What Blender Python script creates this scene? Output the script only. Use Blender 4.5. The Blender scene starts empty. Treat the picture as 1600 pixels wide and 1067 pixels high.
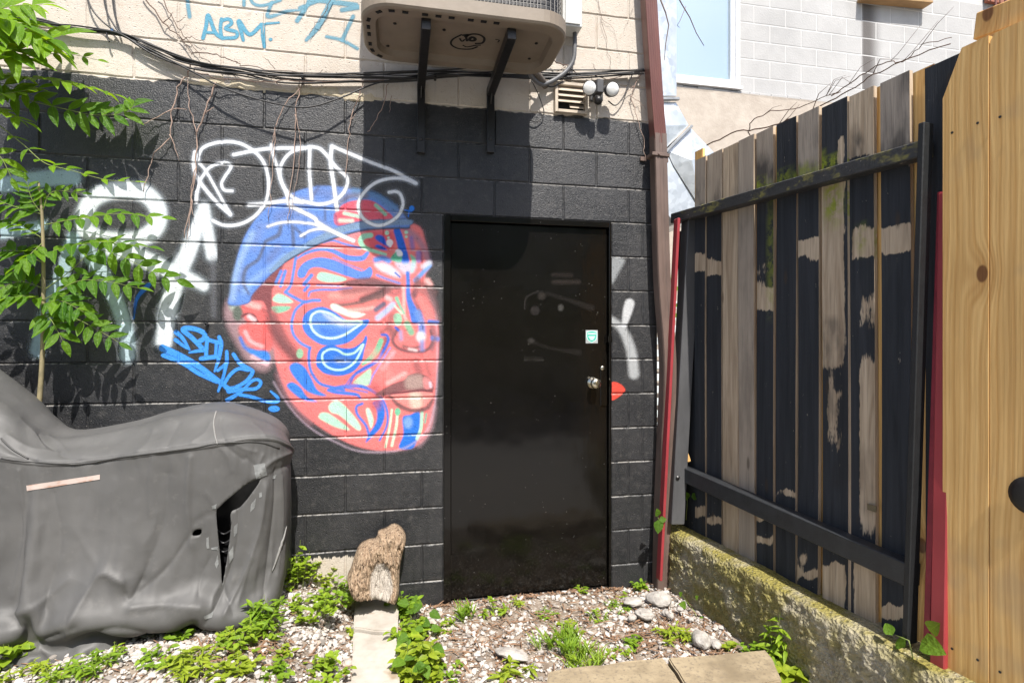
import bpy, bmesh, math, random
import numpy as np
from mathutils import Vector, Matrix
from mathutils.bvhtree import BVHTree

SC = bpy.context.scene
COL = SC.collection
R = math.radians
random.seed(7)
RNG = np.random.default_rng(11)

# ------------------------------------------------------------ camera
# The painted wall is the plane y = 0 (yard at y < 0).  q = distance in front of it.
YAW, FPX, DW, CZ = R(11.6), 850.0, 3.042, 1.456
cam = bpy.data.cameras.new('Camera')
cam.sensor_width = 36.0
cam.lens = FPX / 1600.0 * 36.0
cam.clip_start, cam.clip_end = 0.05, 500
camo = bpy.data.objects.new('Camera', cam)
camo.location = (0, -DW, CZ)
camo.rotation_euler = (R(90), 0, -YAW)
COL.objects.link(camo)
SC.camera = camo

# ------------------------------------------------------------ sky and sun
SUN_TRAVEL = Vector((-0.085, 1.0, -1.5)).normalized()
elev = math.asin(-SUN_TRAVEL.z)
world = bpy.data.worlds.new('World')
SC.world = world
world.use_nodes = True
wn = world.node_tree
sky = wn.nodes.new('ShaderNodeTexSky')
sky.sky_type = 'NISHITA'
sky.sun_disc = False
sky.sun_elevation = elev
to_sun = -SUN_TRAVEL
sky.sun_rotation = math.atan2(to_sun.x, to_sun.y)
sky.air_density, sky.dust_density, sky.ozone_density = 1.0, 2.0, 1.0
bg = wn.nodes['Background']
bg.inputs['Strength'].default_value = 0.142
wn.links.new(sky.outputs[0], bg.inputs['Color'])
sun = bpy.data.lights.new('Sun', 'SUN')
sun.energy = 5.0
sun.angle = R(0.53)
sun.color = (1.0, 0.955, 0.89)
suno = bpy.data.objects.new('Sun', sun)
suno.rotation_euler = SUN_TRAVEL.to_track_quat('-Z', 'Y').to_euler()
suno.location = (2, -8, 12)
COL.objects.link(suno)

SC.view_settings.view_transform = 'Standard'
SC.view_settings.look = 'None'
SC.view_settings.exposure = 0.68
SC.view_settings.gamma = 1.0
SC.view_settings.use_curve_mapping = False
SC.render.resolution_x, SC.render.resolution_y = 1024, 682
SC.render.engine = 'CYCLES'
SC.cycles.max_bounces = 4
SC.cycles.transparent_max_bounces = 12

# ------------------------------------------------------------ survey helpers
SA, CA = math.sin(YAW), math.cos(YAW)
def ray(px, py):
    u, v = (px - 800) / FPX, (533.5 - py) / FPX
    return Vector((CA * u + SA, -SA * u + CA, v))
CAM = Vector((0, -DW, CZ))
def wp(px, py, q=0.0):                       # point on the plane at distance q before the wall
    d = ray(px, py)
    return CAM + d * ((DW - q) / d.y)
def gp(px, py, z=0.0):                       # point on a level plane
    d = ray(px, py)
    return CAM + d * ((z - CZ) / d.z)
FS = 0.137                                   # fence runs 8 degrees off square
def fp(px, py, x0=1.665):                    # point on a plane parallel to the fence
    d = ray(px, py)
    # x = x0 + FS * (-y)
    t = (x0 - FS * CAM.y - CAM.x) / (d.x + FS * d.y)
    return CAM + d * t
def proj(P):                                  # world -> survey pixel (vectorised)
    P = np.asarray(P, float)
    X = P[..., 0]; Y = P[..., 1] + DW; Z = P[..., 2] - CZ
    cx = CA * X - SA * Y; cy = SA * X + CA * Y
    return 800 + FPX * cx / cy, 533.5 - FPX * Z / cy

# ------------------------------------------------------------ object helpers
def link(name, me, mat=None, parent=None):
    o = bpy.data.objects.new(name, me)
    COL.objects.link(o)
    if mat is not None and not me.materials:
        me.materials.append(mat)
    if parent is not None:
        o.parent = parent
    return o
def tag(o, label=None, cat=None, group=None, kind=None):
    if label: o['label'] = label
    if cat: o['category'] = cat
    if group: o['group'] = group
    if kind: o['kind'] = kind
    return o
def thing(name, loc, label, cat, group=None):
    o = bpy.data.objects.new(name, None)
    o.empty_display_size = 0.1
    COL.objects.link(o)
    o.location = loc
    return tag(o, label, cat, group)
def wchild(o, parent):                        # parent while keeping world-space mesh coordinates
    o.parent = parent
    o.matrix_parent_inverse = Matrix.Translation(parent.location).inverted()
    return o
class MB:
    def __init__(s): s.v = []; s.f = []
    def add(s, v, f):
        n = len(s.v); s.v += [tuple(p) for p in v]; s.f += [tuple(i + n for i in q) for q in f]; return s
    def box(s, c, h, ax=None, bev=0.0):
        c = Vector(c)
        ax = ax or (Vector((1, 0, 0)), Vector((0, 1, 0)), Vector((0, 0, 1)))
        if bev <= 0:
            v = [c + ax[0] * (h[0] * i) + ax[1] * (h[1] * j) + ax[2] * (h[2] * k) for k in (-1, 1) for j in (-1, 1) for i in (-1, 1)]
            f = [(0, 2, 3, 1), (4, 5, 7, 6), (0, 1, 5, 4), (2, 6, 7, 3), (0, 4, 6, 2), (1, 3, 7, 5)]
            return s.add(v, f)
        bm = bmesh.new()
        bmesh.ops.create_cube(bm, size=2)
        for q in bm.verts:
            q.co = Vector((q.co.x * h[0], q.co.y * h[1], q.co.z * h[2]))
        bmesh.ops.bevel(bm, geom=bm.edges[:], offset=bev, segments=1, affect='EDGES')
        bm.verts.index_update()
        v = [c + ax[0] * q.co.x + ax[1] * q.co.y + ax[2] * q.co.z for q in bm.verts]
        f = [[q.index for q in g.verts] for g in bm.faces]
        bm.free()
        return s.add(v, f)
    def beam(s, p0, p1, w, h, up=(0, 0, 1), bev=0.003):
        p0, p1 = Vector(p0), Vector(p1)
        d = (p1 - p0); L = d.length; d.normalize()
        a = d.cross(Vector(up))
        if a.length < 1e-4: a = d.cross(Vector((1, 0, 0)))
        a.normalize(); b = a.cross(d).normalized()
        return s.box((p0 + p1) / 2, (w / 2, h / 2, L / 2), (a, b, d), bev)
    def tube(s, pts, r, n=6, cap=True):
        pts = [Vector(p) for p in pts]
        m = len(pts)
        rr = r if hasattr(r, '__len__') else [r] * m
        base = len(s.v)
        ref = Vector((0.31, 0.17, 0.93))
        for i, p in enumerate(pts):
            t = (pts[min(i + 1, m - 1)] - pts[max(i - 1, 0)])
            if t.length < 1e-7: t = Vector((0, 0, 1))
            t.normalize()
            a = t.cross(ref)
            if a.length < 1e-3: a = t.cross(Vector((1, 0, 0)))
            a.normalize(); b = t.cross(a)
            for k in range(n):
                th = 2 * math.pi * k / n
                s.v.append(tuple(p + (a * math.cos(th) + b * math.sin(th)) * rr[i]))
        for i in range(m - 1):
            for k in range(n):
                k2 = (k + 1) % n
                s.f.append((base + i * n + k, base + i * n + k2, base + (i + 1) * n + k2, base + (i + 1) * n + k))
        if cap:
            s.f.append(tuple(base + k for k in range(n))[::-1])
            s.f.append(tuple(base + (m - 1) * n + k for k in range(n)))
        return s
    def lathe(s, c, axis, prof, n=20):       # prof: (along, radius)
        c = Vector(c); ax = Vector(axis).normalized()
        a = ax.cross(Vector((0, 0, 1)))
        if a.length < 1e-3: a = Vector((1, 0, 0))
        a.normalize(); b = ax.cross(a)
        base = len(s.v)
        for (t, r) in prof:
            for k in range(n):
                th = 2 * math.pi * k / n
                s.v.append(tuple(c + ax * t + (a * math.cos(th) + b * math.sin(th)) * r))
        for i in range(len(prof) - 1):
            for k in range(n):
                k2 = (k + 1) % n
                s.f.append((base + i * n + k, base + (i + 1) * n + k, base + (i + 1) * n + k2, base + i * n + k2))
        s.f.append(tuple(base + k for k in range(n)))
        s.f.append(tuple(base + (len(prof) - 1) * n + k for k in range(n))[::-1])
        return s
    def prism(s, poly, n, depth):            # polygon of 3D points extruded along n
        n = Vector(n); m = len(poly)
        v = [Vector(p) for p in poly] + [Vector(p) + n * depth for p in poly]
        f = [tuple(range(m))[::-1], tuple(range(m, 2 * m))]
        f += [(i, (i + 1) % m, m + (i + 1) % m, m + i) for i in range(m)]
        return s.add(v, f)
    def mesh(s, name, smooth=False):
        me = bpy.data.meshes.new(name)
        me.from_pydata(s.v, [], s.f)
        bm = bmesh.new(); bm.from_mesh(me)
        bmesh.ops.recalc_face_normals(bm, faces=bm.faces[:])
        bm.to_mesh(me); bm.free()
        me.polygons.foreach_set('use_smooth', [bool(smooth)] * len(me.polygons))
        me.update()
        return me
    def build(s, name, mat, parent=None, smooth=False):
        o = link(name, s.mesh(name, smooth), mat)
        if parent is not None: wchild(o, parent)
        return o
def fast_mesh(name, V, F, smooth=False, uv=None):
    """V (n,3) float, F (m,4) or (m,3) int -> mesh through foreach_set"""
    V = np.ascontiguousarray(V, dtype=np.float32); F = np.ascontiguousarray(F, dtype=np.int32)
    me = bpy.data.meshes.new(name)
    me.vertices.add(len(V)); me.vertices.foreach_set('co', V.ravel())
    k = F.shape[1]
    me.loops.add(F.size); me.loops.foreach_set('vertex_index', F.ravel())
    me.polygons.add(len(F))
    me.polygons.foreach_set('loop_start', np.arange(0, F.size, k, dtype=np.int32))
    me.polygons.foreach_set('loop_total', np.full(len(F), k, dtype=np.int32))
    me.polygons.foreach_set('use_smooth', np.full(len(F), bool(smooth)))
    me.update(calc_edges=True)
    return me
def fattr(me, name, arr):
    a = me.attributes.new(name, 'FLOAT', 'POINT')
    a.data.foreach_set('value', np.ascontiguousarray(arr, dtype=np.float32).ravel())
def cattr(me, name, rgba):
    a = me.attributes.new(name, 'FLOAT_COLOR', 'POINT')
    a.data.foreach_set('color', np.ascontiguousarray(rgba, dtype=np.float32).ravel())
def vnoise(x, y, seed=0):                     # smooth value noise, vectorised
    x = np.asarray(x, float); y = np.asarray(y, float)
    xi = np.floor(x).astype(np.int64); yi = np.floor(y).astype(np.int64)
    fx = x - xi; fy = y - yi
    fx = fx * fx * (3 - 2 * fx); fy = fy * fy * (3 - 2 * fy)
    def h(a, b):
        n = (a * 374761393 + b * 668265263 + seed * 974711) & 0xffffffff
        n = ((n ^ (n >> 13)) * 1274126177) & 0xffffffff
        return ((n ^ (n >> 16)) & 0xffff) / 65535.0
    return (h(xi, yi) * (1 - fx) + h(xi + 1, yi) * fx) * (1 - fy) + (h(xi, yi + 1) * (1 - fx) + h(xi + 1, yi + 1) * fx) * fy
def fbm(x, y, seed=0, oct=4):
    s = 0; a = 0.5; t = 0
    for i in range(oct):
        s = s + a * vnoise(x * 2 ** i, y * 2 ** i, seed + i * 17); t += a; a *= 0.5
    return s / t
def spline(pts, per=8, closed=False):         # Catmull-Rom through points of any dimension
    P = np.asarray(pts, float)
    n = len(P)
    if n < 3 and not closed:
        return np.array([P[0] + (P[-1] - P[0]) * t for t in np.linspace(0, 1, per + 1)])
    out = []
    rng = range(n if closed else n - 1)
    for i in rng:
        if closed:
            p0, p1, p2, p3 = P[(i - 1) % n], P[i], P[(i + 1) % n], P[(i + 2) % n]
        else:
            p1, p2 = P[i], P[i + 1]
            p0 = P[i - 1] if i > 0 else 2 * p1 - p2
            p3 = P[i + 2] if i + 2 < n else 2 * p2 - p1
        for t in np.arange(per) / per:
            out.append(0.5 * ((2 * p1) + (-p0 + p2) * t + (2 * p0 - 5 * p1 + 4 * p2 - p3) * t * t + (-p0 + 3 * p1 - 3 * p2 + p3) * t ** 3))
    if not closed: out.append(P[-1])
    return np.array(out)

# ------------------------------------------------------------ material helpers
class NT:
    def __init__(s, name):
        s.m = bpy.data.materials.new(name); s.m.use_nodes = True
        s.t = s.m.node_tree; s.b = s.t.nodes['Principled BSDF']; s.out = s.t.nodes['Material Output']
    def n(s, typ, **kw):
        o = s.t.nodes.new('ShaderNode' + typ)
        for k, v in kw.items(): setattr(o, k, v)
        return o
    def l(s, a, b): s.t.links.new(a, b)
    def set(s, sock, v):
        if isinstance(v, bpy.types.NodeSocket): s.l(v, sock)
        elif isinstance(v, tuple) and len(v) == 3 and sock.type == 'RGBA': sock.default_value = (*v, 1)
        else: sock.default_value = v
    def pos(s): return s.n('NewGeometry').outputs['Position']
    def obj(s): return s.n('TexCoord').outputs['Object']
    def rnd(s): return s.n('ObjectInfo').outputs['Random']
    def mapv(s, v, scale=(1, 1, 1), loc=(0, 0, 0), rot=(0, 0, 0)):
        m = s.n('Mapping'); s.l(v, m.inputs[0])
        m.inputs['Scale'].default_value = scale; m.inputs['Location'].default_value = loc; m.inputs['Rotation'].default_value = rot
        return m.outputs[0]
    def noise(s, v, scale, detail=4, rough=0.55, dist=0.0):
        o = s.n('TexNoise'); s.l(v, o.inputs['Vector'])
        o.inputs['Scale'].default_value = scale; o.inputs['Detail'].default_value = min(detail, 3)
        o.inputs['Roughness'].default_value = rough; o.inputs['Distortion'].default_value = dist
        return o.outputs['Fac']
    def vor(s, v, scale, feature='F1', out='Distance', rand=1.0):
        o = s.n('TexVoronoi', feature=feature); s.l(v, o.inputs['Vector'])
        o.inputs['Scale'].default_value = scale; o.inputs['Randomness'].default_value = rand
        return o.outputs[out]
    def ramp(s, fac, stops, interp='LINEAR'):
        o = s.n('ValToRGB'); s.set(o.inputs[0], fac)
        o.color_ramp.interpolation = interp
        e = o.color_ramp.elements
        while len(e) < len(stops): e.new(0.5)
        for i, (p, c) in enumerate(stops):
            e[i].position = p
            e[i].color = (c, c, c, 1) if not hasattr(c, '__len__') else (*c, 1)
        return o.outputs['Color']
    def step(s, v, a, b):                      # smooth 0..1 from a to b
        o = s.n('MapRange', interpolation_type='SMOOTHSTEP')
        s.set(o.inputs['Value'], v); o.inputs['From Min'].default_value = a; o.inputs['From Max'].default_value = b
        return o.outputs[0]
    def math(s, op, a, b=0.0, clamp=False):
        o = s.n('Math', operation=op, use_clamp=clamp); s.set(o.inputs[0], a); s.set(o.inputs[1], b); return o.outputs[0]
    def mix(s, fac, a, b, blend='MIX'):
        o = s.n('Mix', data_type='RGBA', blend_type=blend)
        s.set(o.inputs[0], fac); s.set(o.inputs[6], a); s.set(o.inputs[7], b)
        return o.outputs[2]
    def sep(s, v):
        o = s.n('SeparateXYZ'); s.l(v, o.inputs[0]); return o.outputs
    def attr(s, name, out='Fac'):
        return s.n('Attribute', attribute_name=name).outputs[out]
    def bump(s, h, strength=0.3, dist=0.01, normal=None):
        o = s.n('Bump'); s.set(o.inputs['Height'], h)
        o.inputs['Strength'].default_value = strength; o.inputs['Distance'].default_value = dist
        if normal is not None: s.l(normal, o.inputs['Normal'])
        return o.outputs[0]
    def fin(s, color, rough=0.6, metal=0.0, normal=None, spec=None, **kw):
        s.set(s.b.inputs['Base Color'], color); s.set(s.b.inputs['Roughness'], rough); s.set(s.b.inputs['Metallic'], metal)
        if normal is not None: s.l(normal, s.b.inputs['Normal'])
        if spec is not None: s.b.inputs['Specular IOR Level'].default_value = spec
        for k, v in kw.items(): s.set(s.b.inputs[k], v)
        return s.m
def simple(name, c, rough=0.6, metal=0.0, var=0.25, scale=14, bump=0.15, bdist=0.004, obj=False, spec=None, streak=None):
    N = NT(name); v = N.obj() if obj else N.pos()
    if streak: v2 = N.mapv(v, streak)
    else: v2 = v
    f = N.noise(v2, scale, 5, 0.6)
    col = N.mix(N.ramp(f, [(0.25, 0.0), (0.75, 1.0)]), tuple(x * (1 - var) for x in c), tuple(min(1, x * (1 + var)) for x in c))
    r = N.math('ADD', N.math('MULTIPLY', N.noise(v2, scale * 2.3, 3), 0.25), rough - 0.12, clamp=True)
    return N.fin(col, r, metal, N.bump(N.noise(v2, scale * 6, 4), bump, bdist), spec)
def lin(c):
    c = np.asarray(c, float) / 255.0
    return np.where(c <= 0.04045, c / 12.92, ((c + 0.055) / 1.055) ** 2.4)
# ============================================================ SETTING: ground
def ground_z(x, q):
    t = np.clip((-0.16 - np.asarray(x, float)) / 0.42, 0, 1)
    t = t * t * (3 - 2 * t)
    return 0.215 * t + 0.018 * (fbm(np.asarray(x) * 3.1 + 40, np.asarray(q) * 3.1, 3) - 0.5) - 0.012
def make_ground():
    xs = np.concatenate([[-60, -30, -15, -8, -5], np.linspace(-3.4, 2.6, 241), [4, 7, 15, 30, 60]])
    qs = np.concatenate([[-40, -20, -10, -5, -1], np.linspace(-0.2, 1.6, 91), [2.2, 3, 5, 9, 15, 30, 60]])
    X, Q = np.meshgrid(xs, qs)
    Z = ground_z(X, Q) + 0.012 * (fbm(X * 22, Q * 22, 9) - 0.5)
    V = np.stack([X, -Q, Z], -1).reshape(-1, 3)
    nx, ny = len(xs), len(qs)
    i = np.arange(nx * ny).reshape(ny, nx)
    F = np.stack([i[:-1, :-1], i[1:, :-1], i[1:, 1:], i[:-1, 1:]], -1).reshape(-1, 4)
    N = NT('soil')
    p = N.pos()
    c = N.mix(N.ramp(N.noise(p, 9, 6, 0.7), [(0.3, 0.0), (0.7, 1.0)]), (0.13, 0.092, 0.065), (0.32, 0.265, 0.21))
    c = N.mix(N.step(N.noise(p, 60, 3), 0.55, 0.72), c, (0.42, 0.38, 0.33))
    # unseen yard beyond the bed: assumed grey gravel, toned for door reflection and bounce
    yd = N.step(N.math('ADD', N.sep(p)[1], N.math('MULTIPLY', N.noise(p, 3, 3), .3)), -0.95, -1.15)
    c = N.mix(yd, c, N.mix(N.noise(p, 40, 3), (0.25, 0.24, 0.225), (0.46, 0.445, 0.42)))
    mat = N.fin(c, 0.95, 0, N.bump(N.noise(p, 70, 5, 0.7), 0.8, 0.012))
    tag(link('ground', fast_mesh('ground', V, F, True), mat), kind='structure')
make_ground()

# ============================================================ BLOCK BUILDING
CH, BL, Z0, XA = 0.2032, 0.4064, 0.131, 0.117
X_END, X_BEG = 1.523, -3.4
DOOR = (0.2355, 1.2255, 2.163)
def course_joints(k):
    off = XA if k % 2 == 0 else XA + BL / 2
    js = [off + BL * i for i in range(-10, 6)]
    js = [j for j in js if X_BEG + 0.08 < j < X_END - 0.06]
    if k % 2 == 1 and k <= 9: js.append(1.425)
    return sorted(js)
NEAR_K = {k: course_joints(k) for k in range(-1, 20)}
CHW, CHD, GAP = 0.0062, 0.0065, 0.0016
def relief(x, z):
    x = np.asarray(x, float); z = np.asarray(z, float)
    k = np.floor((z - Z0) / CH).astype(int)
    f = (z - Z0) / CH - k
    d = np.minimum(f, 1 - f) * CH
    for kk in np.unique(k):
        m = k == kk
        js = np.array(NEAR_K.get(int(kk), [0.0]))
        xm = x[m]
        dx = np.min(np.abs(xm[:, None] - js[None, :]), 1)
        d[m] = np.minimum(d[m], dx)
    return CHD * np.clip(1 - (d - GAP) / CHW, 0, 1)

building = thing('block_building', (0, 0, 0), 'black and beige painted concrete block building with face mural and black steel door', 'building')

def joint_wear_glint(N, p, z):
    """thin pale line on the top arris of each course: bare mortar plus painted sun glint"""
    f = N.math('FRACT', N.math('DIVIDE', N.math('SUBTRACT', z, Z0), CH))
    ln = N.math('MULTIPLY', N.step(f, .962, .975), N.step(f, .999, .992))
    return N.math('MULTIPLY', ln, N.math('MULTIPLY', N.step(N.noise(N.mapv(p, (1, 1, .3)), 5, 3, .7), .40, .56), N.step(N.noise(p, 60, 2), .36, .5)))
def wall_material():
    N = NT('painted_block'); p = N.pos(); x, y, z = N.sep(p)
    n1 = N.noise(p, 3.0, 4, 0.65); n2 = N.noise(p, 26, 3, 0.7); n3 = N.noise(p, 150, 2, 0.7)
    # black coat
    blk = N.mix(N.ramp(n1, [(0.3, 0.0), (0.72, 1.0)]), (0.010, 0.0112, 0.0132), (0.034, 0.034, 0.036))
    blk = N.mix(N.step(n2, 0.48, 0.8), blk, (0.052, 0.050, 0.049))
    blk = N.mix(N.math('MULTIPLY', N.step(n3, 0.52, 0.7), 0.6), blk, (0.066, 0.063, 0.061))
    fleck = N.step(N.vor(N.mapv(p, (1, 1, 1)), 55), 0.085, 0.05)
    fleck = N.math('MULTIPLY', fleck, N.step(N.noise(p, 7, 3), 0.55, 0.68))
    blk = N.mix(fleck, blk, (0.42, 0.38, 0.33))
    drip = N.noise(N.mapv(p, (22, 22, 1.6)), 1.0, 5, 0.6)
    blk = N.mix(N.math('MULTIPLY', N.step(drip, 0.58, 0.75), 0.3), blk, (0.012, 0.012, 0.013))
    blk = N.mix(N.math('MULTIPLY', joint_wear_glint(N, p, z), .55), blk, (0.36, 0.34, 0.315))  # worn joint edges, with the sun glint put into the colour
    # old beige coat
    bei = N.mix(N.ramp(n1, [(0.25, 0.0), (0.75, 1.0)]), (0.44, 0.38, 0.315), (0.55, 0.50, 0.435))
    bei = N.mix(N.math('MULTIPLY', N.step(n2, 0.52, 0.75), 0.5), bei, (0.42, 0.33, 0.245))
    bei = N.mix(N.math('MULTIPLY', N.step(N.noise(p, 11, 4, 0.75), 0.60, 0.72), 0.5), bei, (0.30, 0.245, 0.20))
    bei = N.mix(N.math('MULTIPLY', N.step(N.noise(N.mapv(p, (30, 30, 3)), 1, 4), 0.6, 0.8), 0.35), bei, (0.27, 0.25, 0.25))
    # boundary of the coats: ragged line near z = 2.77, plus a bare strip low on the left
    edge = N.math('ADD', z, N.math('MULTIPLY', N.math('SUBTRACT', N.noise(p, 6, 5, 0.7), 0.5), 0.085))
    up = N.step(edge, 2.764, 2.772)
    low = N.math('MULTIPLY', N.step(N.math('ADD', z, N.math('MULTIPLY', N.math('SUBTRACT', N.noise(N.mapv(p, (1, 1, 0.15)), 60, 3), 0.5), 0.09)), 0.305, 0.298), N.step(x, -0.20, -0.23))
    fac = N.math('MAXIMUM', up, low)
    col = N.mix(fac, blk, bei)
    rough = N.math('ADD', N.math('MULTIPLY', n2, 0.25), N.math('ADD', 0.30, N.math('MULTIPLY', fac, 0.3)), clamp=True)
    h = N.math('ADD', N.math('MULTIPLY', n3, 0.8), N.math('MULTIPLY', N.noise(p, 45, 2, 0.7), 0.55))
    pit = N.step(N.vor(p, 38), 0.16, 0.06)
    h = N.math('SUBTRACT', h, N.math('MULTIPLY', pit, 0.9))
    return N.fin(col, rough, 0, N.bump(h, 0.8, 0.0048), 0.5)
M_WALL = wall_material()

def block_mesh(x0, x1, z0, z1, y0=0.0, chw=CHW, chd=CHD, gap=GAP, sx=6, sz=4, seed=0):
    """face of one block: chamfered edge, slightly uneven"""
    xs = np.concatenate([[x0 + gap, x0 + gap + chw], np.linspace(x0 + gap + chw, x1 - gap - chw, sx + 1)[1:-1], [x1 - gap - chw, x1 - gap]])
    zs = np.concatenate([[z0 + gap, z0 + gap + chw], np.linspace(z0 + gap + chw, z1 - gap - chw, sz + 1)[1:-1], [z1 - gap - chw, z1 - gap]])
    X, Z = np.meshgrid(xs, zs)
    Y = np.full(X.shape, y0)
    e = np.zeros(X.shape, bool); e[0] = e[-1] = True; e[:, 0] = e[:, -1] = True
    Y[e] += chd
    e2 = np.zeros(X.shape, bool); e2[1] = e2[-2] = True; e2[:, 1] = e2[:, -2] = True
    jz = (vnoise(X * 31 + seed, Z * 31, 5) - 0.5); jx = (vnoise(X * 31, Z * 31 + seed, 8) - 0.5)
    Z2 = Z + np.where(e2 & ~e, jz * 0.006, 0); X2 = X + np.where(e2 & ~e, jx * 0.006, 0)
    V = np.stack([X2, Y, Z2], -1).reshape(-1, 3)
    ny, nx = X.shape
    i = np.arange(nx * ny).reshape(ny, nx)
    F = np.stack([i[:-1, :-1], i[:-1, 1:], i[1:, 1:], i[1:, :-1]], -1).reshape(-1, 4)
    return fast_mesh('block', V, F, False)
cnt = 0
for k in range(-1, 17):
    z0, z1 = Z0 + CH * k, Z0 + CH * (k + 1)
    if k == -1: z0 = -0.05
    js = [X_BEG] + NEAR_K[k] + [X_END]
    for a, b in zip(js[:-1], js[1:]):
        segs = [(a, b)]
        if k <= 9:
            segs = []
            if a < DOOR[0]: segs.append((a, min(b, DOOR[0])))
            if b > DOOR[1]: segs.append((max(a, DOOR[1]), b))
        for (s0, s1) in segs:
            if s1 - s0 < 0.03: continue
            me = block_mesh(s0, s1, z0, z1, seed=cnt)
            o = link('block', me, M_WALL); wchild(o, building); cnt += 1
# mortar bed and the body of the house behind the face
core = MB()
def cbox(mb, x0, x1, y0, y1, z0, z1):
    mb.box(((x0 + x1) / 2, (y0 + y1) / 2, (z0 + z1) / 2), ((x1 - x0) / 2, (y1 - y0) / 2, (z1 - z0) / 2))
cbox(core, X_BEG, DOOR[0], 0.0056, 0.19, -0.06, DOOR[2])
cbox(core, DOOR[1], X_END - 0.001, 0.0056, 0.19, -0.06, DOOR[2])
cbox(core, X_BEG, X_END - 0.001, 0.0056, 0.19, DOOR[2], 3.6)
core.build('mortar_bed', M_WALL, building)
body = MB(); cbox(body, X_BEG, X_END - 0.002, 0.195, 2.2, -0.06, 5.2)
body.build('house_body', M_WALL, building)
upw = MB(); cbox(upw, X_BEG, X_END - 0.001, 0.004, 0.19, 3.602, 5.2)
upw.build('upper_wall', M_WALL, building)

# ragged lip of old mortar along the paint line
def lip():
    xs = np.linspace(-1.06, -0.10, 130)
    prof = [(0.0, 0.034), (-0.5, 0.030), (-1.0, 0.008), (-0.85, -0.012), (0.0, -0.020)]
    V = []; F = []
    for i, x in enumerate(xs):
        a = (0.001 + 0.026 * max(0, fbm(x * 16, 3.0, 4) - .3)) * min(1, (x + 1.06) * 7 + .05, (-0.10 - x) * 7 + .05)
        dz = 0.02 * (vnoise(x * 14, 1.0, 3) - 0.5)
        for (py, pz) in prof:
            V.append((x, py * a + 0.003, 2.776 + pz * (0.6 + 0.8 * vnoise(x * 22, pz * 60, 6)) + dz))
    n = len(prof)
    for i in range(len(xs) - 1):
        for j in range(n - 1):
            F.append((i * n + j, i * n + j + 1, (i + 1) * n + j + 1, (i + 1) * n + j))
    N = NT('old_mortar'); p = N.pos()
    c = N.mix(N.noise(p, 20, 5), (0.38, 0.31, 0.20), (0.62, 0.55, 0.42))
    m = N.fin(c, 0.9, 0, N.bump(N.noise(p, 90, 4), 0.8, 0.006))
    wchild(link('mortar_lip', fast_mesh('lip', np.array(V), np.array(F), False), m), building)
lip()
# mortar lump and screw pipe stub
st = MB(); c0 = wp(324, 507, 0.0)
st.lathe(c0 + Vector((0, 0.002, 0)), (0, -1, 0), [(0, .008), (.03, .008), (.03, .0055), (.012, .0055)], 12)
st.build('pipe_stub', simple('dark_steel', (0.06, 0.06, 0.065), 0.4, 0.6), building, True)

# ------------------------------------------------------------ door
M_DOOR = None
def door_material():
    N = NT('glossy_black_paint'); p = N.pos()
    n = N.noise(p, 4, 5, 0.6)
    c = N.mix(n, (0.0025, 0.0022, 0.002), (0.007, 0.006, 0.005))
    spots = N.math('MULTIPLY', N.step(N.vor(p, 34), 0.07, 0.04), N.step(N.noise(p, 5, 2), 0.48, 0.6))
    c = N.mix(spots, c, (0.22, 0.21, 0.19))
    dust = N.math('MULTIPLY', N.step(N.sep(p)[2], 0.55, 0.02), N.step(N.noise(p, 90, 4, 0.8), 0.5, 0.75))
    c = N.mix(N.math('MULTIPLY', dust, 0.10), c, (0.18, 0.17, 0.14))
    r = N.math('ADD', 0.06, N.math('ADD', N.math('MULTIPLY', n, 0.16), N.math('MULTIPLY', spots, 0.3)))
    b = N.bump(N.noise(N.mapv(p, (1, 1, 0.25)), 26, 4), 0.10, 0.003)
    b = N.bump(N.noise(p, 3.0, 2), 0.45, 0.014, b)
    return N.fin(c, r, 0, b, 0.36)
M_DOOR = door_material()
dx0, dx1 = 0.279, 1.209
leaf = MB()
leaf.box(((dx0 + dx1) / 2, 0.045, 1.0655), ((dx1 - dx0) / 2, 0.021, 1.0595), None, 0.002)
door = leaf.build('door', M_DOOR, building)
door['label'] = 'glossy black steel door with round knob and teal sticker'
fr = MB()
for (a, b, c, d) in ((DOOR[0] + .001, dx0 - .003, -0.04, DOOR[2] - .001), (dx1 + .003, DOOR[1] - .001, -0.04, DOOR[2] - .001)):
    fr.box(((a + b) / 2, 0.042, (c + d) / 2), ((b - a) / 2, 0.046, (d - c) / 2), None, 0.002)
fr.box(((dx0 + dx1) / 2, 0.042, 2.1455), ((dx1 - dx0) / 2 + .002, 0.0455, 0.0165), None, 0.002)
fr.box(((dx0 + dx1) / 2, 0.07, -0.02), ((dx1 - dx0) / 2 + .002, 0.055, 0.02), None, 0.002)
fr.build('door_frame', M_DOOR, building)
bk = MB(); cbox(bk, DOOR[0], DOOR[1], 0.14, 0.16, -0.05, DOOR[2]); bk.build('dark_backing', simple('void_black', (0.004, 0.004, 0.004), 0.9), building)
for zz in (1.99, 1.12, 0.21):
    h = MB()
    h.lathe((dx0 - .0015, 0.0195, zz - .05), (0, 0, 1), [(0, .008), (.1, .008)], 10)
    h.box((dx0 + .024, 0.0232, zz), (.022, .0012, .048))
    for dz in (-.03, 0, .03): h.lathe((dx0 + .03, 0.0222, zz + dz), (0, -1, 0), [(0, .0045), (.002, .003)], 8)
    o = h.build('hinge', M_DOOR); wchild(o, building); o.parent = door; o.matrix_parent_inverse = Matrix()
M_STEEL = simple('brushed_nickel', (0.62, 0.57, 0.47), 0.26, 1.0, 0.08, 40, 0.05)
def dchild(o): o.parent = door; return o
kc = wp(926, 598, -0.024); kc.y = 0.0235
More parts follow.
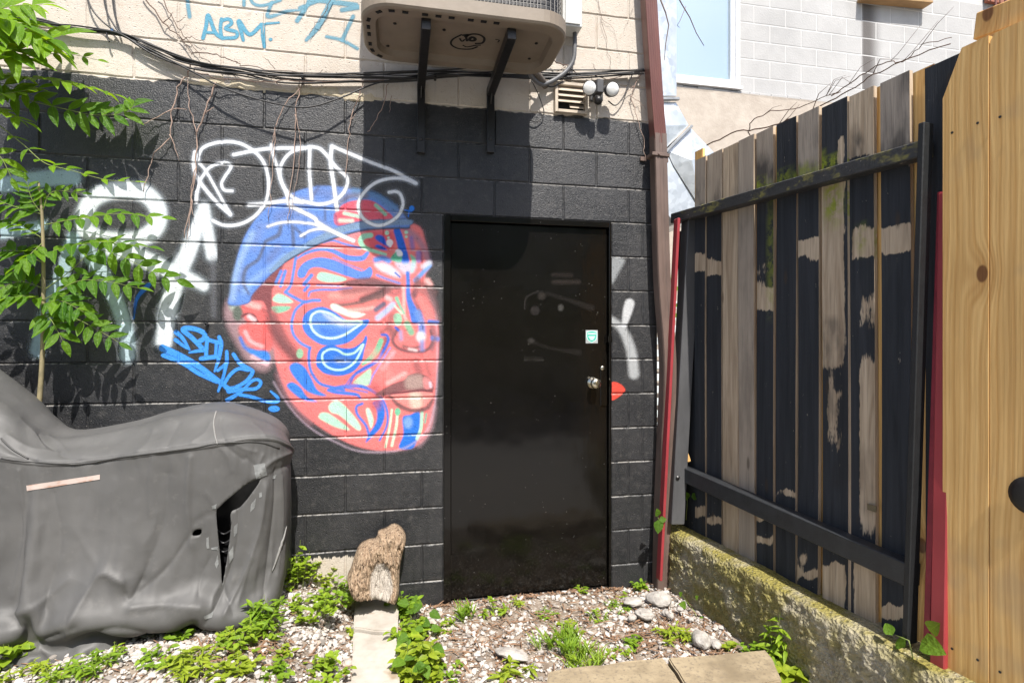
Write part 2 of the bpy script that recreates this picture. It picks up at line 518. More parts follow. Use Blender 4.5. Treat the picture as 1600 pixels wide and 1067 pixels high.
k = MB().lathe(kc, (0, -1, 0), [(0, .034), (.006, .034), (.009, .016), (.03, .013), (.036, .024), (.045, .0305), (.058, .031), (.068, .026), (.073, .013), (.0735, .006)], 26)
dchild(k.build('door_knob', M_STEEL, None, True))
ky = MB().lathe(kc + Vector((0, -.0735, 0)), (0, -1, 0), [(0, .009), (.003, .0085), (.003, .002)], 14)
dchild(ky.build('keyhole', simple('brass_core', (0.45, 0.38, 0.25), 0.35, 1.0), None))
dl = wp(941, 575, -0.024); dl.y = 0.0235
dchild(MB().lathe(dl, (0, -1, 0), [(0, .015), (.008, .014), (.012, .009)], 16).build('deadbolt', M_STEEL, None, True))
pl = wp(941, 604, -.02); gd = MB()
gd.box((1.186, 0.0205, pl.z), (.021, .0035, .115), None, .002)
for dz in (-.1, -.085, .085, .1): gd.lathe((1.172, 0.0175, pl.z + dz), (0, -1, 0), [(0, .004), (.003, .0025)], 8)
dchild(gd.build('latch_guard', M_DOOR, None))
bolt = wp(945, 530, -.02)
bt = MB().box((1.213, -0.008, bolt.z), (.012, .006, .02), None, .002); bt.lathe((1.213, -0.012, bolt.z - .03), (0, 0, 1), [(0, .006), (.06, .006)], 10)
dchild(bt.build('bolt_keeper', M_DOOR, None))
# teal shield sticker
sc = (wp(915, 516, -.024) + wp(934, 536, -.024)) / 2
sb = MB().box((sc.x, 0.0232, sc.z), (.0375, .0004, .039)); sbo = dchild(sb.build('sticker', simple('sticker_grey', (0.33, 0.35, 0.35), .5, 0, .1), None))
def flat(poly, y, mat, name, th=.0004, par=None):
    m = MB().prism([(x, y, z) for x, z in poly], (0, -1, 0), th)
    o = m.build(name, mat, None)
    if par: o.parent = par
    return o
sh = [(-.033, .031), (-.02, .034), (0, .037), (.02, .034), (.033, .031), (.034, 0), (.026, -.022), (0, -.037), (-.026, -.022), (-.034, 0)]
M_TEAL = simple('teal_print', (0.03, 0.42, 0.32), .4, 0, .08); M_PALE = simple('pale_print', (0.55, 0.68, 0.66), .4, 0, .05)
flat([(sc.x + a, sc.z + b) for a, b in sh], 0.0227, M_PALE, 'shield_border', .0004, door)
flat([(sc.x + a * .86, sc.z + b * .86) for a, b in sh], 0.0222, M_TEAL, 'shield', .0004, door)
for (w, h, dz) in ((.025, .0045, .017), (.021, .0035, .0), (.016, .0035, -.009), (.010, .003, -.017)):
    flat([(sc.x - w, sc.z + dz - h), (sc.x + w, sc.z + dz - h), (sc.x + w, sc.z + dz + h), (sc.x - w, sc.z + dz + h)], 0.0217, M_PALE, 'shield_band', .0003, door)
# ============================================================ GRAFFITI: paint films that follow the block relief
ILL = 1.32
class Canvas:
    """drawing board in survey pixels; shapes carry soft spray edges"""
    def __init__(s, x0, y0, x1, y1, sc=2.0):
        s.x0, s.y0, s.sc = x0, y0, sc
        s.w, s.h = int((x1 - x0) * sc) + 1, int((y1 - y0) * sc) + 1
        s.rgb = np.zeros((s.h, s.w, 3)); s.a = np.zeros((s.h, s.w))
    def _dist(s, P, pad, closed, wid=None):
        P = (np.asarray(P, float) - (s.x0, s.y0)) * s.sc
        lo = np.maximum(np.floor(P.min(0) - pad * s.sc), 0).astype(int)
        hi = np.minimum(np.ceil(P.max(0) + pad * s.sc) + 1, (s.w, s.h)).astype(int)
        if (hi <= lo).any(): return None
        X, Y = np.meshgrid(np.arange(lo[0], hi[0]), np.arange(lo[1], hi[1]))
        D = np.full(X.shape, 1e9); ins = np.zeros(X.shape, bool)
        n = len(P)
        for i in range(n if closed else n - 1):
            a, b = P[i], P[(i + 1) % n]
            d = b - a; L2 = d @ d
            t = np.clip(((X - a[0]) * d[0] + (Y - a[1]) * d[1]) / max(L2, 1e-9), 0, 1)
            e = np.hypot(X - a[0] - t * d[0], Y - a[1] - t * d[1])
            if wid is not None: e = e - (wid[i] + (wid[(i + 1) % n] - wid[i]) * t) * s.sc
            D = np.minimum(D, e)
            if closed and wid is None:
                c = ((a[1] > Y) != (b[1] > Y)) & (X < (b[0] - a[0]) * (Y - a[1]) / (b[1] - a[1] + 1e-12) + a[0])
                ins ^= c
        if closed and wid is None: D = np.where(ins, -D, D)
        return (slice(lo[1], hi[1]), slice(lo[0], hi[0])), D / s.sc
    def _put(s, sl, m, col):
        a0 = s.a[sl]; an = m + a0 * (1 - m)
        col = lin(col) / ILL
        s.rgb[sl] = np.where(an[..., None] > 1e-5, (s.rgb[sl] * (a0 * (1 - m))[..., None] + col * m[..., None]) / np.maximum(an, 1e-5)[..., None], col)
        s.a[sl] = an
    def fill(s, P, col, soft=1.7, op=1.0, per=5):
        P = spline(P, per, True); r = s._dist(P, soft * 2 + 2, True)
        if r is None: return s
        sl, D = r
        m = np.clip(0.5 - D / (2 * soft), 0, 1); m = m * m * (3 - 2 * m) * op
        s._put(sl, m, col); return s
    def stroke(s, P, w, col, soft=1.35, op=1.0, per=6, closed=False):
        P = np.asarray(P, float)
        wid = np.full(len(P), w) if not hasattr(w, '__len__') else np.interp(np.linspace(0, 1, len(P)), np.linspace(0, 1, len(w)), w)
        Q = spline(np.column_stack([P, wid]), per, closed)
        r = s._dist(Q[:, :2], max(wid) / 2 + soft * 2 + 2, closed, Q[:, 2] / 2)
        if r is None: return s
        sl, D = r
        m = np.clip(0.5 - D / (2 * soft), 0, 1); m = m * m * (3 - 2 * m) * op
        s._put(sl, m, col); return s
    def dot(s, c, rx, ry, col, soft=1.0, op=1.0):
        th = np.linspace(0, 2 * np.pi, 13)[:-1]
        return s.fill(np.column_stack([c[0] + rx * np.cos(th), c[1] + ry * np.sin(th)]), col, soft, op, 3)
    def sample(s, px, py):
        fx = np.clip((px - s.x0) * s.sc, 0, s.w - 1.001); fy = np.clip((py - s.y0) * s.sc, 0, s.h - 1.001)
        ix, iy = fx.astype(int), fy.astype(int); fx, fy = fx - ix, fy - iy
        A = np.dstack([s.rgb * s.a[..., None], s.a])
        v = (A[iy, ix] * (1 - fx)[:, None] + A[iy, ix + 1] * fx[:, None]) * (1 - fy)[:, None] + (A[iy + 1, ix] * (1 - fx)[:, None] + A[iy + 1, ix + 1] * fx[:, None]) * fy[:, None]
        a = v[:, 3]
        return v[:, :3] / np.maximum(a, 1e-4)[:, None], a
def paint_material(name, rough, wear):
    N = NT(name); p = N.pos()
    at = N.n('Attribute', attribute_name='paint')
    col = at.outputs['Color']; al = at.outputs['Alpha']
    n = N.noise(p, 24, 3, 0.7)
    col = N.mix(N.math('MULTIPLY', N.step(n, 0.45, 0.8), 0.16), col, (0.03, 0.03, 0.035))
    fl = N.math('MULTIPLY', N.step(N.vor(p, 60), 0.10, 0.05), N.step(N.noise(p, 8, 3), 0.5, 0.62))
    col = N.mix(N.math('MULTIPLY', fl, 0.8), col, (0.02, 0.02, 0.022))
    col = N.mix(N.math('MULTIPLY', joint_wear_glint(N, p, N.sep(p)[2]), .6), col, (0.55, 0.52, 0.50))
    hole = N.math('MULTIPLY', N.step(N.noise(p, 70, 2, 0.7), 0.60, 0.72), wear)
    al = N.math('MULTIPLY', al, N.math('SUBTRACT', 1.0, hole), clamp=True)
    h = N.math('ADD', N.math('MULTIPLY', N.noise(p, 150, 2, 0.7), 0.8), N.math('MULTIPLY', N.noise(p, 45, 2, 0.7), 0.55))
    N.fin(col, rough, 0, N.bump(h, 0.8, 0.005), 0.4)
    tr = N.n('BsdfTransparent'); mx = N.n('MixShader')
    N.l(al, mx.inputs[0]); N.l(tr.outputs[0], mx.inputs[1]); N.l(N.b.outputs[0], mx.inputs[2]); N.l(mx.outputs[0], N.out.inputs[0])
    return N.m
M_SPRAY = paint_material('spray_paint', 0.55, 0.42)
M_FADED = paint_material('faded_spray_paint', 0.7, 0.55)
def film(name, cv, parent, lift, mat, step=0.003, label=None, plane_y=None, keep=None):
    X0 = min(wp(cv.x0, cv.y0).x, wp(cv.x0, cv.y0 + cv.h / cv.sc).x); X1 = wp(cv.x0 + cv.w / cv.sc, cv.y0).x
    zz = [wp(a, b).z for a in (cv.x0, cv.x0 + cv.w / cv.sc) for b in (cv.y0, cv.y0 + cv.h / cv.sc)]
    xs = np.arange(X0, X1, step); zs = np.arange(min(zz), max(zz), step)
    X, Z = np.meshgrid(xs, zs)
    px, py = proj(np.stack([X, np.zeros_like(X), Z], -1))
    rgb, a = cv.sample(px.ravel(), py.ravel())
    ok = (px.ravel() > cv.x0) & (px.ravel() < cv.x0 + cv.w / cv.sc) & (py.ravel() > cv.y0) & (py.ravel() < cv.y0 + cv.h / cv.sc)
    a = a * ok
    if keep is not None: a = a * keep(X.ravel(), Z.ravel())
    A = a.reshape(X.shape)
    big = np.maximum(np.maximum(A[:-1, :-1], A[1:, :-1]), np.maximum(A[:-1, 1:], A[1:, 1:])) > 0.02
    i = np.arange(X.size).reshape(X.shape)
    F = np.stack([i[:-1, :-1], i[:-1, 1:], i[1:, 1:], i[1:, :-1]], -1)[big]
    used = np.unique(F); remap = np.full(X.size, -1); remap[used] = np.arange(len(used))
    xu, zu = X.ravel()[used], Z.ravel()[used]
    Y = (relief(xu, zu) - lift) if plane_y is None else np.full(len(xu), plane_y)
    me = fast_mesh(name, np.stack([xu, Y, zu], -1), remap[F], True)
    cattr(me, 'paint', np.column_stack([rgb[used], a[used]]))
    o = link(name, me, mat)
    if parent is building: wchild(o, parent)
    else: o.parent = parent
    if label: o['label'] = label
    return o
def T(x0, y0, s):
    return lambda *pts: [(x0 + x / s, y0 + y / s) for x, y in pts]
Z7, Z8 = T(340, 280, 4.444), T(340, 480, 4.444)
E5, E6, E7 = T(340, 380, 5.333), T(520, 340, 6.667), T(440, 440, 6.667)
CO, BLU, DBL, MIN, WHT, SHD = (241, 126, 124), (95, 140, 226), (45, 118, 222), (178, 228, 203), (238, 236, 240), (122, 84, 86)

# ---- portrait
def portrait():
    c = Canvas(335, 330, 700, 715, 1.5)
    face = [(652, 352), (664, 375), (669, 398), (671, 415), (664, 432), (668, 455), (677, 478), (684, 505), (685, 550), (681, 600), (678, 640), (673, 668), (660, 690), (636, 701), (600, 704), (562, 698), (525, 682), (490, 660), (462, 636), (444, 606), (432, 570), (424, 530), (424, 490), (392, 470), (420, 430), (470, 385), (540, 352), (600, 345)]
    c.fill(face, (150, 130, 138), 9, 0.75)
    c.fill(face, CO, 3.0)
    # ear
    c.fill(E5((95, 465), (55, 560), (80, 690), (140, 810), (220, 950), (300, 1040), (400, 1067), (460, 1000), (475, 900), (440, 780), (410, 620), (330, 520), (200, 455)), (172, 140, 145), 7, 0.85)
    c.fill(E5((190, 490), (330, 520), (430, 600), (470, 760), (450, 880), (380, 900), (290, 870), (200, 780), (180, 700), (240, 660), (200, 580)), (232, 108, 106), 4)
    c.fill(E5((100, 500), (150, 455), (195, 480), (180, 530), (120, 560)), (178, 200, 185), 5, 0.8)
    c.dot(E5((168, 585))[0], 8, 12, (95, 104, 94), 3.5)
    c.stroke(E5((205, 610), (240, 590), (300, 600), (330, 650)), 4, (120, 60, 66), 2)
    c.stroke(E5((265, 612), (305, 640)), 7, (236, 205, 208), 2.5)
    c.stroke(E5((250, 500), (340, 530)), 9, (245, 178, 172), 4)
    c.stroke(E5((230, 740), (280, 820), (370, 860)), 6, (236, 178, 180), 3)
    c.stroke(E5((190, 790), (230, 870), (300, 900)), 5, (80, 120, 205), 2.5)
    c.fill(E5((250, 890), (340, 892), (410, 900), (440, 950), (420, 990), (350, 965), (280, 925)), (64, 138, 226), 2.5)
    c.stroke(E5((290, 945), (360, 985), (410, 1005)), 6, (235, 185, 192), 3)
    # side-burn and jaw shade
    c.fill(E5((265, 455), (400, 300), (540, 140), (560, 160), (490, 330), (455, 400), (455, 560), (420, 570), (380, 490), (310, 480)), (134, 72, 76), 2.5)
    c.stroke(E5((455, 640), (500, 780), (580, 880), (660, 960)), 18, (112, 68, 72), 8, 0.9)
    c.stroke(E5((520, 700), (560, 830), (640, 930)), 8, (112, 70, 72), 6, 0.6)
    # forehead
    c.stroke(E6((20, 200), (200, 150), (420, 120), (600, 110)), 14, (246, 150, 160), 6, 0.7)
    c.fill(E6((340, 150), (480, 130), (630, 150), (640, 300), (560, 340), (400, 320)), (226, 78, 96), 5, 0.8)
    c.stroke(E6((770, 130), (880, 220), (950, 330), (1000, 470)), 10, (150, 130, 155), 5, 0.7)
    c.stroke(Z7((735, 440), (800, 426), (880, 450), (990, 478)), 3.2, BLU)
    c.stroke(Z7((548, 555), (620, 512), (715, 488), (800, 500), (900, 545), (1000, 550), (1040, 515)), [2.5, 5, 5, 8, 9, 6], BLU)
    c.stroke(Z7((800, 545), (900, 590), (1010, 630)), 1.6, BLU)
    c.fill(Z7((562, 682), (556, 640), (600, 580), (690, 545), (790, 555), (900, 600), (1000, 640), (1058, 608), (1076, 650), (1050, 692), (980, 695), (880, 668), (800, 640), (700, 612), (640, 625), (602, 682)), BLU, 1.0)
    c.stroke(Z7((548, 505), (528, 640), (508, 735), (472, 785)), 4.6, BLU)
    c.stroke(Z7((472, 785), (530, 820), (600, 852), (660, 842), (708, 842)), 5, BLU)
    c.stroke(Z7((652, 668), (600, 730)), 6, BLU); c.stroke(Z7((632, 738), (604, 772)), 5, BLU)
    c.stroke(Z7((930, 755), (820, 768), (720, 768), (645, 782), (632, 812)), 3.2, BLU)
    c.stroke(Z7((690, 736), (860, 742)), 2, BLU)
    c.stroke(Z7((442, 640), (405, 722)), 5, BLU); c.stroke(Z7((470, 640), (438, 742)), 5.5, BLU)
    c.fill(Z7((690, 672), (720, 645), (800, 660), (895, 690), (860, 712), (760, 716), (700, 698)), MIN, 1.0)
    c.fill(Z7((385, 825), (420, 795), (470, 810), (525, 855), (440, 862), (390, 848)), MIN)
    c.fill(Z7((380, 885), (440, 880), (510, 885), (480, 915), (420, 930), (385, 915)), (140, 200, 168))
    c.stroke(E6((395, 185), (320, 200), (290, 250), (330, 310), (430, 350), (550, 385)), [8, 9, 8, 6, 4], (160, 220, 188))
    c.stroke(E6((670, 140), (700, 235), (738, 380), (755, 450)), [11, 12, 13, 13], (14, 100, 216))
    c.fill(E6((440, 205), (475, 180), (530, 200), (560, 265), (590, 312), (530, 282), (460, 240)), (20, 90, 208))
    c.fill(E6((440, 295), (475, 280), (540, 310), (565, 342), (500, 332), (450, 312)), (20, 90, 208))
    for (x, y, r, k) in ((563, 160, 3.4, MIN), (580, 210, 2, MIN), (592, 262, 5.4, WHT), (597, 296, 2.2, WHT), (680, 358, 4.6, WHT), (700, 385, 4.2, WHT), (765, 155, 2.8, MIN), (765, 200, 2.2, MIN)):
        c.dot(E6((x, y))[0], r, r, k)
    c.fill(E6((600, 430), (660, 360), (720, 410), (705, 472), (650, 462)), (96, 184, 150)); c.dot(E6((695, 375))[0], 4.6, 4.6, WHT)
    c.stroke(E6((815, 395), (845, 450), (825, 560)), [3, 7, 5], (140, 205, 172), 1.5)
    c.stroke(E6((815, 215), (832, 315)), 7, (90, 112, 195), 3, 0.7); c.stroke(E6((895, 370), (895, 445)), 9, (92, 122, 205), 3, 0.7)
    # brows
    c.stroke(E6((450, 440), (520, 425), (580, 450)), 9, (92, 140, 216), 3)
    c.fill(E6((440, 480), (560, 480), (680, 560), (700, 625), (600, 600), (480, 540)), (226, 226, 240), 4, 0.95)
    c.stroke(E6((650, 575), (700, 620)), 2.6, (70, 110, 200), 1)
    c.fill(E6((650, 470), (740, 470), (860, 470), (850, 560), (760, 590), (690, 540)), (204, 214, 234), 4, 0.8)
    c.stroke(E6((1005, 500), (940, 570), (860, 655)), 7, (116, 165, 228), 2.5)
    c.stroke(E6((940, 510), (1005, 470)), 8, (214, 220, 230), 3, 0.8)
    c.stroke(E6((460, 600), (560, 640), (695, 685)), 4, (138, 142, 212), 1.5)
    c.fill(Z7((850, 735), (920, 700), (1060, 682), (1180, 715), (1290, 742), (1250, 768), (1100, 756), (960, 748)), (116, 78, 84), 3, 0.9)
    # eye
    c.stroke(E7((520, 150), (700, 130), (860, 100), (1000, 75)), [8, 12, 10, 5], (250, 166, 156), 5, 0.9)
    c.fill(E6((-20, 900), (120, 890), (280, 860), (420, 800), (570, 735), (610, 760), (500, 850), (350, 905), (150, 930), (0, 940)), (140, 98, 96), 3.5)
    c.stroke(E6((100, 960), (280, 930), (450, 880)), 7, (245, 128, 122), 3)
    c.fill(E7((510, 245), (560, 232), (680, 290), (850, 330), (862, 350), (760, 378), (620, 335), (530, 292)), (226, 243, 230), 2)
    c.stroke(E7((700, 300), (840, 290), (960, 270)), 5, (246, 190, 180), 3, 0.8)
    c.stroke(E6((470, 1045), (560, 970), (625, 905)), 9, (188, 200, 234), 3); c.stroke(E6((450, 960), (530, 900)), 8, (112, 104, 126), 3)
    c.stroke(E6((560, 830), (600, 850)), 7, (246, 190, 190), 3)
    # goggles of colour
    c.fill(E7((215, 440), (240, 340), (330, 280), (440, 265), (560, 320), (690, 405), (840, 398), (908, 396), (898, 450), (820, 530), (720, 620), (600, 660), (440, 662), (320, 605), (240, 525)), (66, 128, 222), 1.2)
    c.fill(E7((300, 420), (330, 330), (420, 310), (560, 360), (700, 425), (800, 430), (700, 540), (560, 590), (420, 575), (330, 520)), (98, 148, 232), 3)
    c.fill(E7((430, 330), (560, 370), (720, 425), (800, 432), (690, 470), (540, 430)), (196, 206, 240), 5, 0.9)
    c.fill(E7((400, 470), (560, 500), (640, 520), (540, 575), (420, 560)), (60, 120, 220), 5, 0.8)
    c.stroke(E7((835, 418), (640, 408), (520, 340), (400, 310), (320, 345), (300, 425), (330, 510), (410, 572), (530, 590), (640, 560), (740, 500)), 3.6, (206, 240, 220), 0.8, 1, 6, True)
    c.fill(E7((360, 860), (370, 760), (420, 690), (520, 655), (620, 690), (740, 690), (840, 625), (876, 562), (892, 600), (862, 720), (830, 840), (740, 940), (600, 982), (460, 960), (390, 910)), (44, 116, 218), 1.0)
    c.fill(E7((560, 780), (700, 790), (740, 830), (640, 870), (560, 850)), (90, 120, 170), 4, 0.6)
    c.stroke(E7((850, 655), (760, 740), (660, 756), (580, 712), (500, 705), (430, 750), (430, 830), (480, 890), (580, 920), (680, 900), (775, 820)), 3.4, (188, 232, 215), 0.8, 1, 6, True)
    # cheek lines
    c.stroke(E7((240, 208), (150, 290), (115, 380), (105, 470), (130, 560), (200, 640), (295, 690)), 4.4, BLU)
    c.stroke(E7((295, 690), (285, 760), (290, 870), (320, 960), (400, 1060), (530, 1100), (650, 1130)), 4.4, (70, 126, 222))
    c.dot(E7((190, 748))[0], 5.6, 7.6, (150, 196, 160))
    c.stroke(E7((1090, 600), (1060, 720), (980, 830)), 9, (140, 82, 86), 4, 0.8)
    c.stroke(E7((1035, 615), (990, 720), (910, 810), (845, 860)), [8, 9, 7, 4], (128, 196, 158))
    c.stroke(E7((1045, 552), (1095, 560), (1110, 620), (1050, 740), (990, 830), (860, 900), (760, 970), (712, 1060)), 4.2, (52, 106, 212))
    c.stroke(E7((1000, 838), (880, 910), (740, 985), (672, 1070)), 2.2, (80, 120, 222))
    c.stroke(E7((1130, 690), (1030, 850), (950, 980), (915, 1070)), 2.8, (156, 146, 226))
    c.stroke(E7((1160, 740), (1060, 900)), 7, (246, 178, 186), 4, 0.8)
    c.fill(Z8((1065, 430), (1050, 535), (990, 537), (940, 525), (1000, 470)), (186, 228, 196))
    c.fill(Z8((500, 410), (540, 385), (600, 412), (650, 490), (690, 570), (755, 612), (700, 612), (620, 582), (560, 520), (512, 455)), (58, 130, 226))
    c.fill(Z8((480, 545), (520, 520), (580, 560), (620, 620), (690, 655), (600, 645), (530, 600)), (58, 130, 226))
    c.stroke(Z8((770, 575), (830, 590), (960, 605), (990, 630)), [5, 6, 3], (70, 124, 226))
    c.stroke(Z8((790, 570), (900, 548), (1000, 550), (1090, 590), (1150, 650), (1180, 740), (1172, 830), (1125, 922)), [7, 6, 5, 4, 3.5, 3, 3], (70, 124, 226))
    c.stroke(Z8((900, 560), (1040, 590)), 2, (70, 124, 226))
    c.fill(Z8((770, 690), (800, 655), (850, 655), (910, 712), (960, 772), (995, 830), (985, 855), (940, 830), (850, 752), (790, 730)), (190, 238, 212))
    c.fill(Z8((700, 762), (720, 732), (770, 735), (850, 790), (912, 842), (900, 852), (820, 832), (740, 792)), (184, 232, 205))
    c.fill(Z8((1030, 712), (1050, 700), (1072, 740), (1082, 790), (1065, 840), (1045, 780)), (196, 240, 214))
    c.fill(Z8((1078, 662), (1140, 650), (1162, 740), (1135, 830), (1082, 890), (1030, 938), (1050, 880), (1100, 800), (1106, 720)), (40, 116, 222))
    c.stroke(Z8((1005, 668), (965, 690), (972, 745), (1030, 820), (1052, 890)), 3.8, (70, 124, 226))
    c.stroke(Z8((1210, 712), (1195, 830), (1165, 970)), 3.2, (206, 242, 210)); c.stroke(Z8((1250, 722), (1240, 830), (1210, 960)), 3.8, (206, 242, 210))
    c.dot(Z8((1250, 725))[0], 4.6, 6, (120, 200, 160))
    c.fill(Z8((1285, 765), (1340, 745), (1402, 725), (1402, 850), (1370, 962), (1320, 985), (1258, 972), (1290, 880)), (38, 118, 222))
    c.dot(Z8((1322, 800))[0], 7, 9, (150, 185, 235), 4, 0.7)
    c.stroke(Z8((1420, 730), (1412, 840), (1385, 912)), 5, (190, 235, 208)); c.stroke(Z8((1450, 740), (1440, 800)), 3, (130, 180, 160))
    c.stroke(Z8((1500, 700), (1470, 850), (1400, 950)), 9, (168, 140, 150), 5, 0.6)
    c.stroke(Z8((390, 520), (465, 640), (560, 760), (680, 862), (820, 935), (950, 990), (1080, 1006), (1250, 992), (1380, 930), (1455, 850), (1500, 720), (1520, 560), (1525, 300), (1515, 60)), 3.2, (206, 186, 204), 2, 0.45)
    c.stroke(Z8((420, 470), (470, 600), (560, 720), (640, 800)), 9, (170, 120, 128), 6, 0.5)
    # nose
    c.stroke(E6((845, 800), (880, 900), (915, 1010)), 8, (122, 84, 92), 4, 0.8)
    c.stroke(E6((910, 850), (975, 950), (1015, 1060)), 13, (248, 134, 130), 4)
    c.stroke(E6((900, 760), (960, 790), (1060, 900)), 9, (110, 92, 92), 6, 0.6)
    c.stroke(E6((985, 660), (1010, 700)), 9, (246, 186, 182), 4)
    c.stroke(E6((735, 740), (742, 860), (742, 1000), (760, 1060)), 5, (248, 184, 178), 2)
    c.stroke(E6((780, 580), (785, 690), (785, 780), (800, 870), (840, 980), (860, 1060)), [6, 6, 7, 9, 13, 14], (72, 122, 214), 1.6)
    c.stroke(E6((665, 840), (700, 920), (745, 1000)), [6, 4, 3], (140, 200, 168), 1.2); c.stroke(E6((645, 920), (720, 1000)), 3, (200, 236, 214))
    c.dot(E6((665, 1040))[0], 5.5, 6.5, (172, 222, 190))
    c.dot(Z8((1252, 85))[0], 6.5, 10, (160, 212, 178)); c.stroke(Z8((1315, 115), (1345, 175)), 10, (140, 186, 152), 2.5)
    c.stroke(Z8((1390, 40), (1415, 110), (1420, 180)), 11, (104, 146, 216), 3, 0.9)
    c.stroke(Z8((1250, 150), (1215, 225), (1255, 285), (1350, 308), (1445, 300), (1492, 245), (1480, 165)), 5, (116, 78, 84), 2.5, 0.95)
    c.stroke(Z8((1290, 270), (1350, 285), (1400, 275)), 5, (150, 96, 96), 3); c.stroke(Z8((1270, 170), (1275, 220)), 6, (160, 160, 205), 3, 0.8)
    c.dot(Z8((1412, 205))[0], 7, 8, (240, 238, 244), 4); c.stroke(Z8((1420, 240), (1420, 290)), 7, (130, 160, 220), 4, 0.8)
    c.stroke(Z8((1330, 290), (1380, 300)), 4, (236, 200, 200), 2)
    c.stroke(Z8((1235, 140), (1255, 160)), 3.5, (50, 100, 210)); c.stroke(Z8((1470, 100), (1525, 104)), 6, (66, 130, 226), 2); c.stroke(Z8((1495, 215), (1525, 220)), 7, (100, 140, 225), 3)
    # extra modelling in greys and browns
    c.stroke(E6((120, 770), (330, 745), (560, 725)), 14, (146, 88, 92), 8, 0.85)
    c.stroke(E6((300, 850), (430, 800), (560, 735)), 8, (92, 68, 70), 4, 0.9)
    c.stroke(Z8((1090, 560), (1110, 620), (1100, 680)), 14, (186, 88, 92), 8, 0.8)
    c.stroke(Z8((1060, 300), (1130, 380), (1180, 470)), 14, (250, 156, 150), 9, 0.5)
    c.stroke(E7((520, 1010), (640, 1040), (760, 1060)), 10, (206, 96, 98), 7, 0.4)
    c.stroke(E6((1010, 760), (1050, 900), (1085, 1060)), 9, (150, 112, 116), 6, 0.6)
    c.stroke(E6((360, 690), (480, 690), (600, 705)), 6, (120, 84, 88), 3, 0.8)
    c.stroke(E6((560, 760), (640, 800), (700, 770)), 7, (150, 96, 100), 4, 0.6)
    c.stroke(E6((880, 640), (860, 720), (850, 800)), 9, (128, 84, 92), 4, 0.8)
    c.stroke(E6((900, 690), (1000, 740), (1060, 780)), 10, (112, 84, 84), 5, 0.7)
    c.stroke(Z8((1210, 60), (1190, 130), (1215, 190)), 10, (150, 96, 98), 5, 0.7)
    c.stroke(Z8((1480, 120), (1510, 200), (1490, 290)), 8, (130, 96, 104), 4, 0.7)
    c.stroke(Z8((1140, 170), (1190, 150), (1220, 175)), 7, (150, 88, 90), 4, 0.7)
    c.stroke(E5((380, 560), (420, 640), (440, 720)), 5, (165, 84, 84), 3, 0.7)
    c.stroke(E5((470, 560), (480, 640), (560, 780), (640, 900)), 9, (150, 88, 90), 6, 0.7)
    # mouth
    c.stroke(Z8((1380, 400), (1400, 450)), 13, (146, 88, 90), 5, 0.75); c.stroke(Z8((1450, 400), (1470, 470)), 8, (150, 92, 92), 5, 0.6)
    c.stroke(Z8((1180, 525), (1300, 460)), 6, (250, 186, 182), 4, 0.9)
    c.fill(Z8((1105, 602), (1200, 540), (1300, 500), (1325, 470), (1400, 458), (1480, 498), (1502, 550), (1480, 580), (1320, 578), (1200, 602)), (138, 88, 90), 1.8)
    c.fill(Z8((1310, 485), (1400, 468), (1430, 500), (1425, 555), (1315, 565)), (206, 186, 174), 5, 0.5)
    c.fill(Z8((1430, 490), (1480, 505), (1492, 550), (1440, 565)), (230, 140, 140), 3); c.stroke(Z8((1475, 525), (1480, 550)), 4, (226, 205, 220), 2)
    c.fill(Z8((1195, 612), (1330, 582), (1480, 590), (1492, 640), (1440, 690), (1360, 708), (1280, 680)), (244, 146, 140), 1.5)
    c.fill(Z8((1335, 598), (1405, 596), (1420, 685), (1350, 696)), (224, 220, 200), 5, 0.7)
    c.stroke(Z8((1195, 615), (1260, 680), (1350, 716), (1450, 702), (1494, 640)), [4, 7, 6, 7, 5], (118, 84, 86), 2.5, 0.9)
    c.stroke(Z8((1105, 605), (1250, 594), (1400, 578), (1490, 584)), 3.4, (118, 62, 70), 1.3)
    c.stroke(Z8((1120, 610), (1180, 600)), 7, (130, 84, 86), 4, .8)
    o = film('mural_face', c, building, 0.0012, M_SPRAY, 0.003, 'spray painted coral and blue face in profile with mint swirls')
    # cap
    c = Canvas(345, 280, 665, 480, 1.6)
    cap = Z7((80, 870), (95, 780), (115, 660), (150, 500), (200, 380), (280, 260), (370, 180), (500, 110), (600, 70), (720, 50), (860, 58), (960, 80), (1100, 110), (1200, 170), (1290, 250), (1330, 335), (1200, 338), (1050, 348), (880, 385), (740, 432), (600, 495), (480, 560), (400, 630), (330, 700), (240, 800), (210, 860))
    c.fill(cap, (112, 130, 172), 5, 0.7); c.fill(cap, (98, 140, 216), 2.2)
    for k_, (a_, b_) in enumerate((((300, 330), (250, 470)), ((420, 260), (520, 220)), ((600, 150), (560, 260)), ((700, 90), (820, 110)), ((860, 120), (900, 90)), ((420, 480), (360, 560)), ((170, 640), (150, 760)), ((700, 300), (760, 340)), ((1180, 190), (1270, 260)))):
        c.stroke(Z7(a_, b_), 13, (104, 116, 160) if k_ % 2 else (120, 140, 190), 9, 0.55)
    c.stroke(Z7((105, 830), (125, 680), (170, 540), (240, 380)), 9, (150, 180, 222), 5, 0.9)
    c.stroke(Z7((190, 780), (250, 700), (380, 610), (480, 530)), 9, (140, 175, 232), 5, 0.8)
    c.stroke(Z7((440, 330), (420, 390), (340, 430), (320, 470), (280, 560), (200, 620), (180, 720), (220, 800)), [6, 7, 6, 5, 6, 6, 6, 3], (88, 98, 124), 2.5, 0.85)
    c.stroke(Z7((520, 330), (528, 460)), 6, (84, 100, 138), 2, 0.9); c.stroke(Z7((540, 340), (600, 400)), 5, (84, 100, 138), 2, 0.8)
    c.stroke(Z7((745, 200), (748, 280)), 4, (84, 100, 138), 2, 0.8); c.stroke(Z7((660, 120), (700, 60)), 5, (84, 100, 150), 2.5, 0.8)
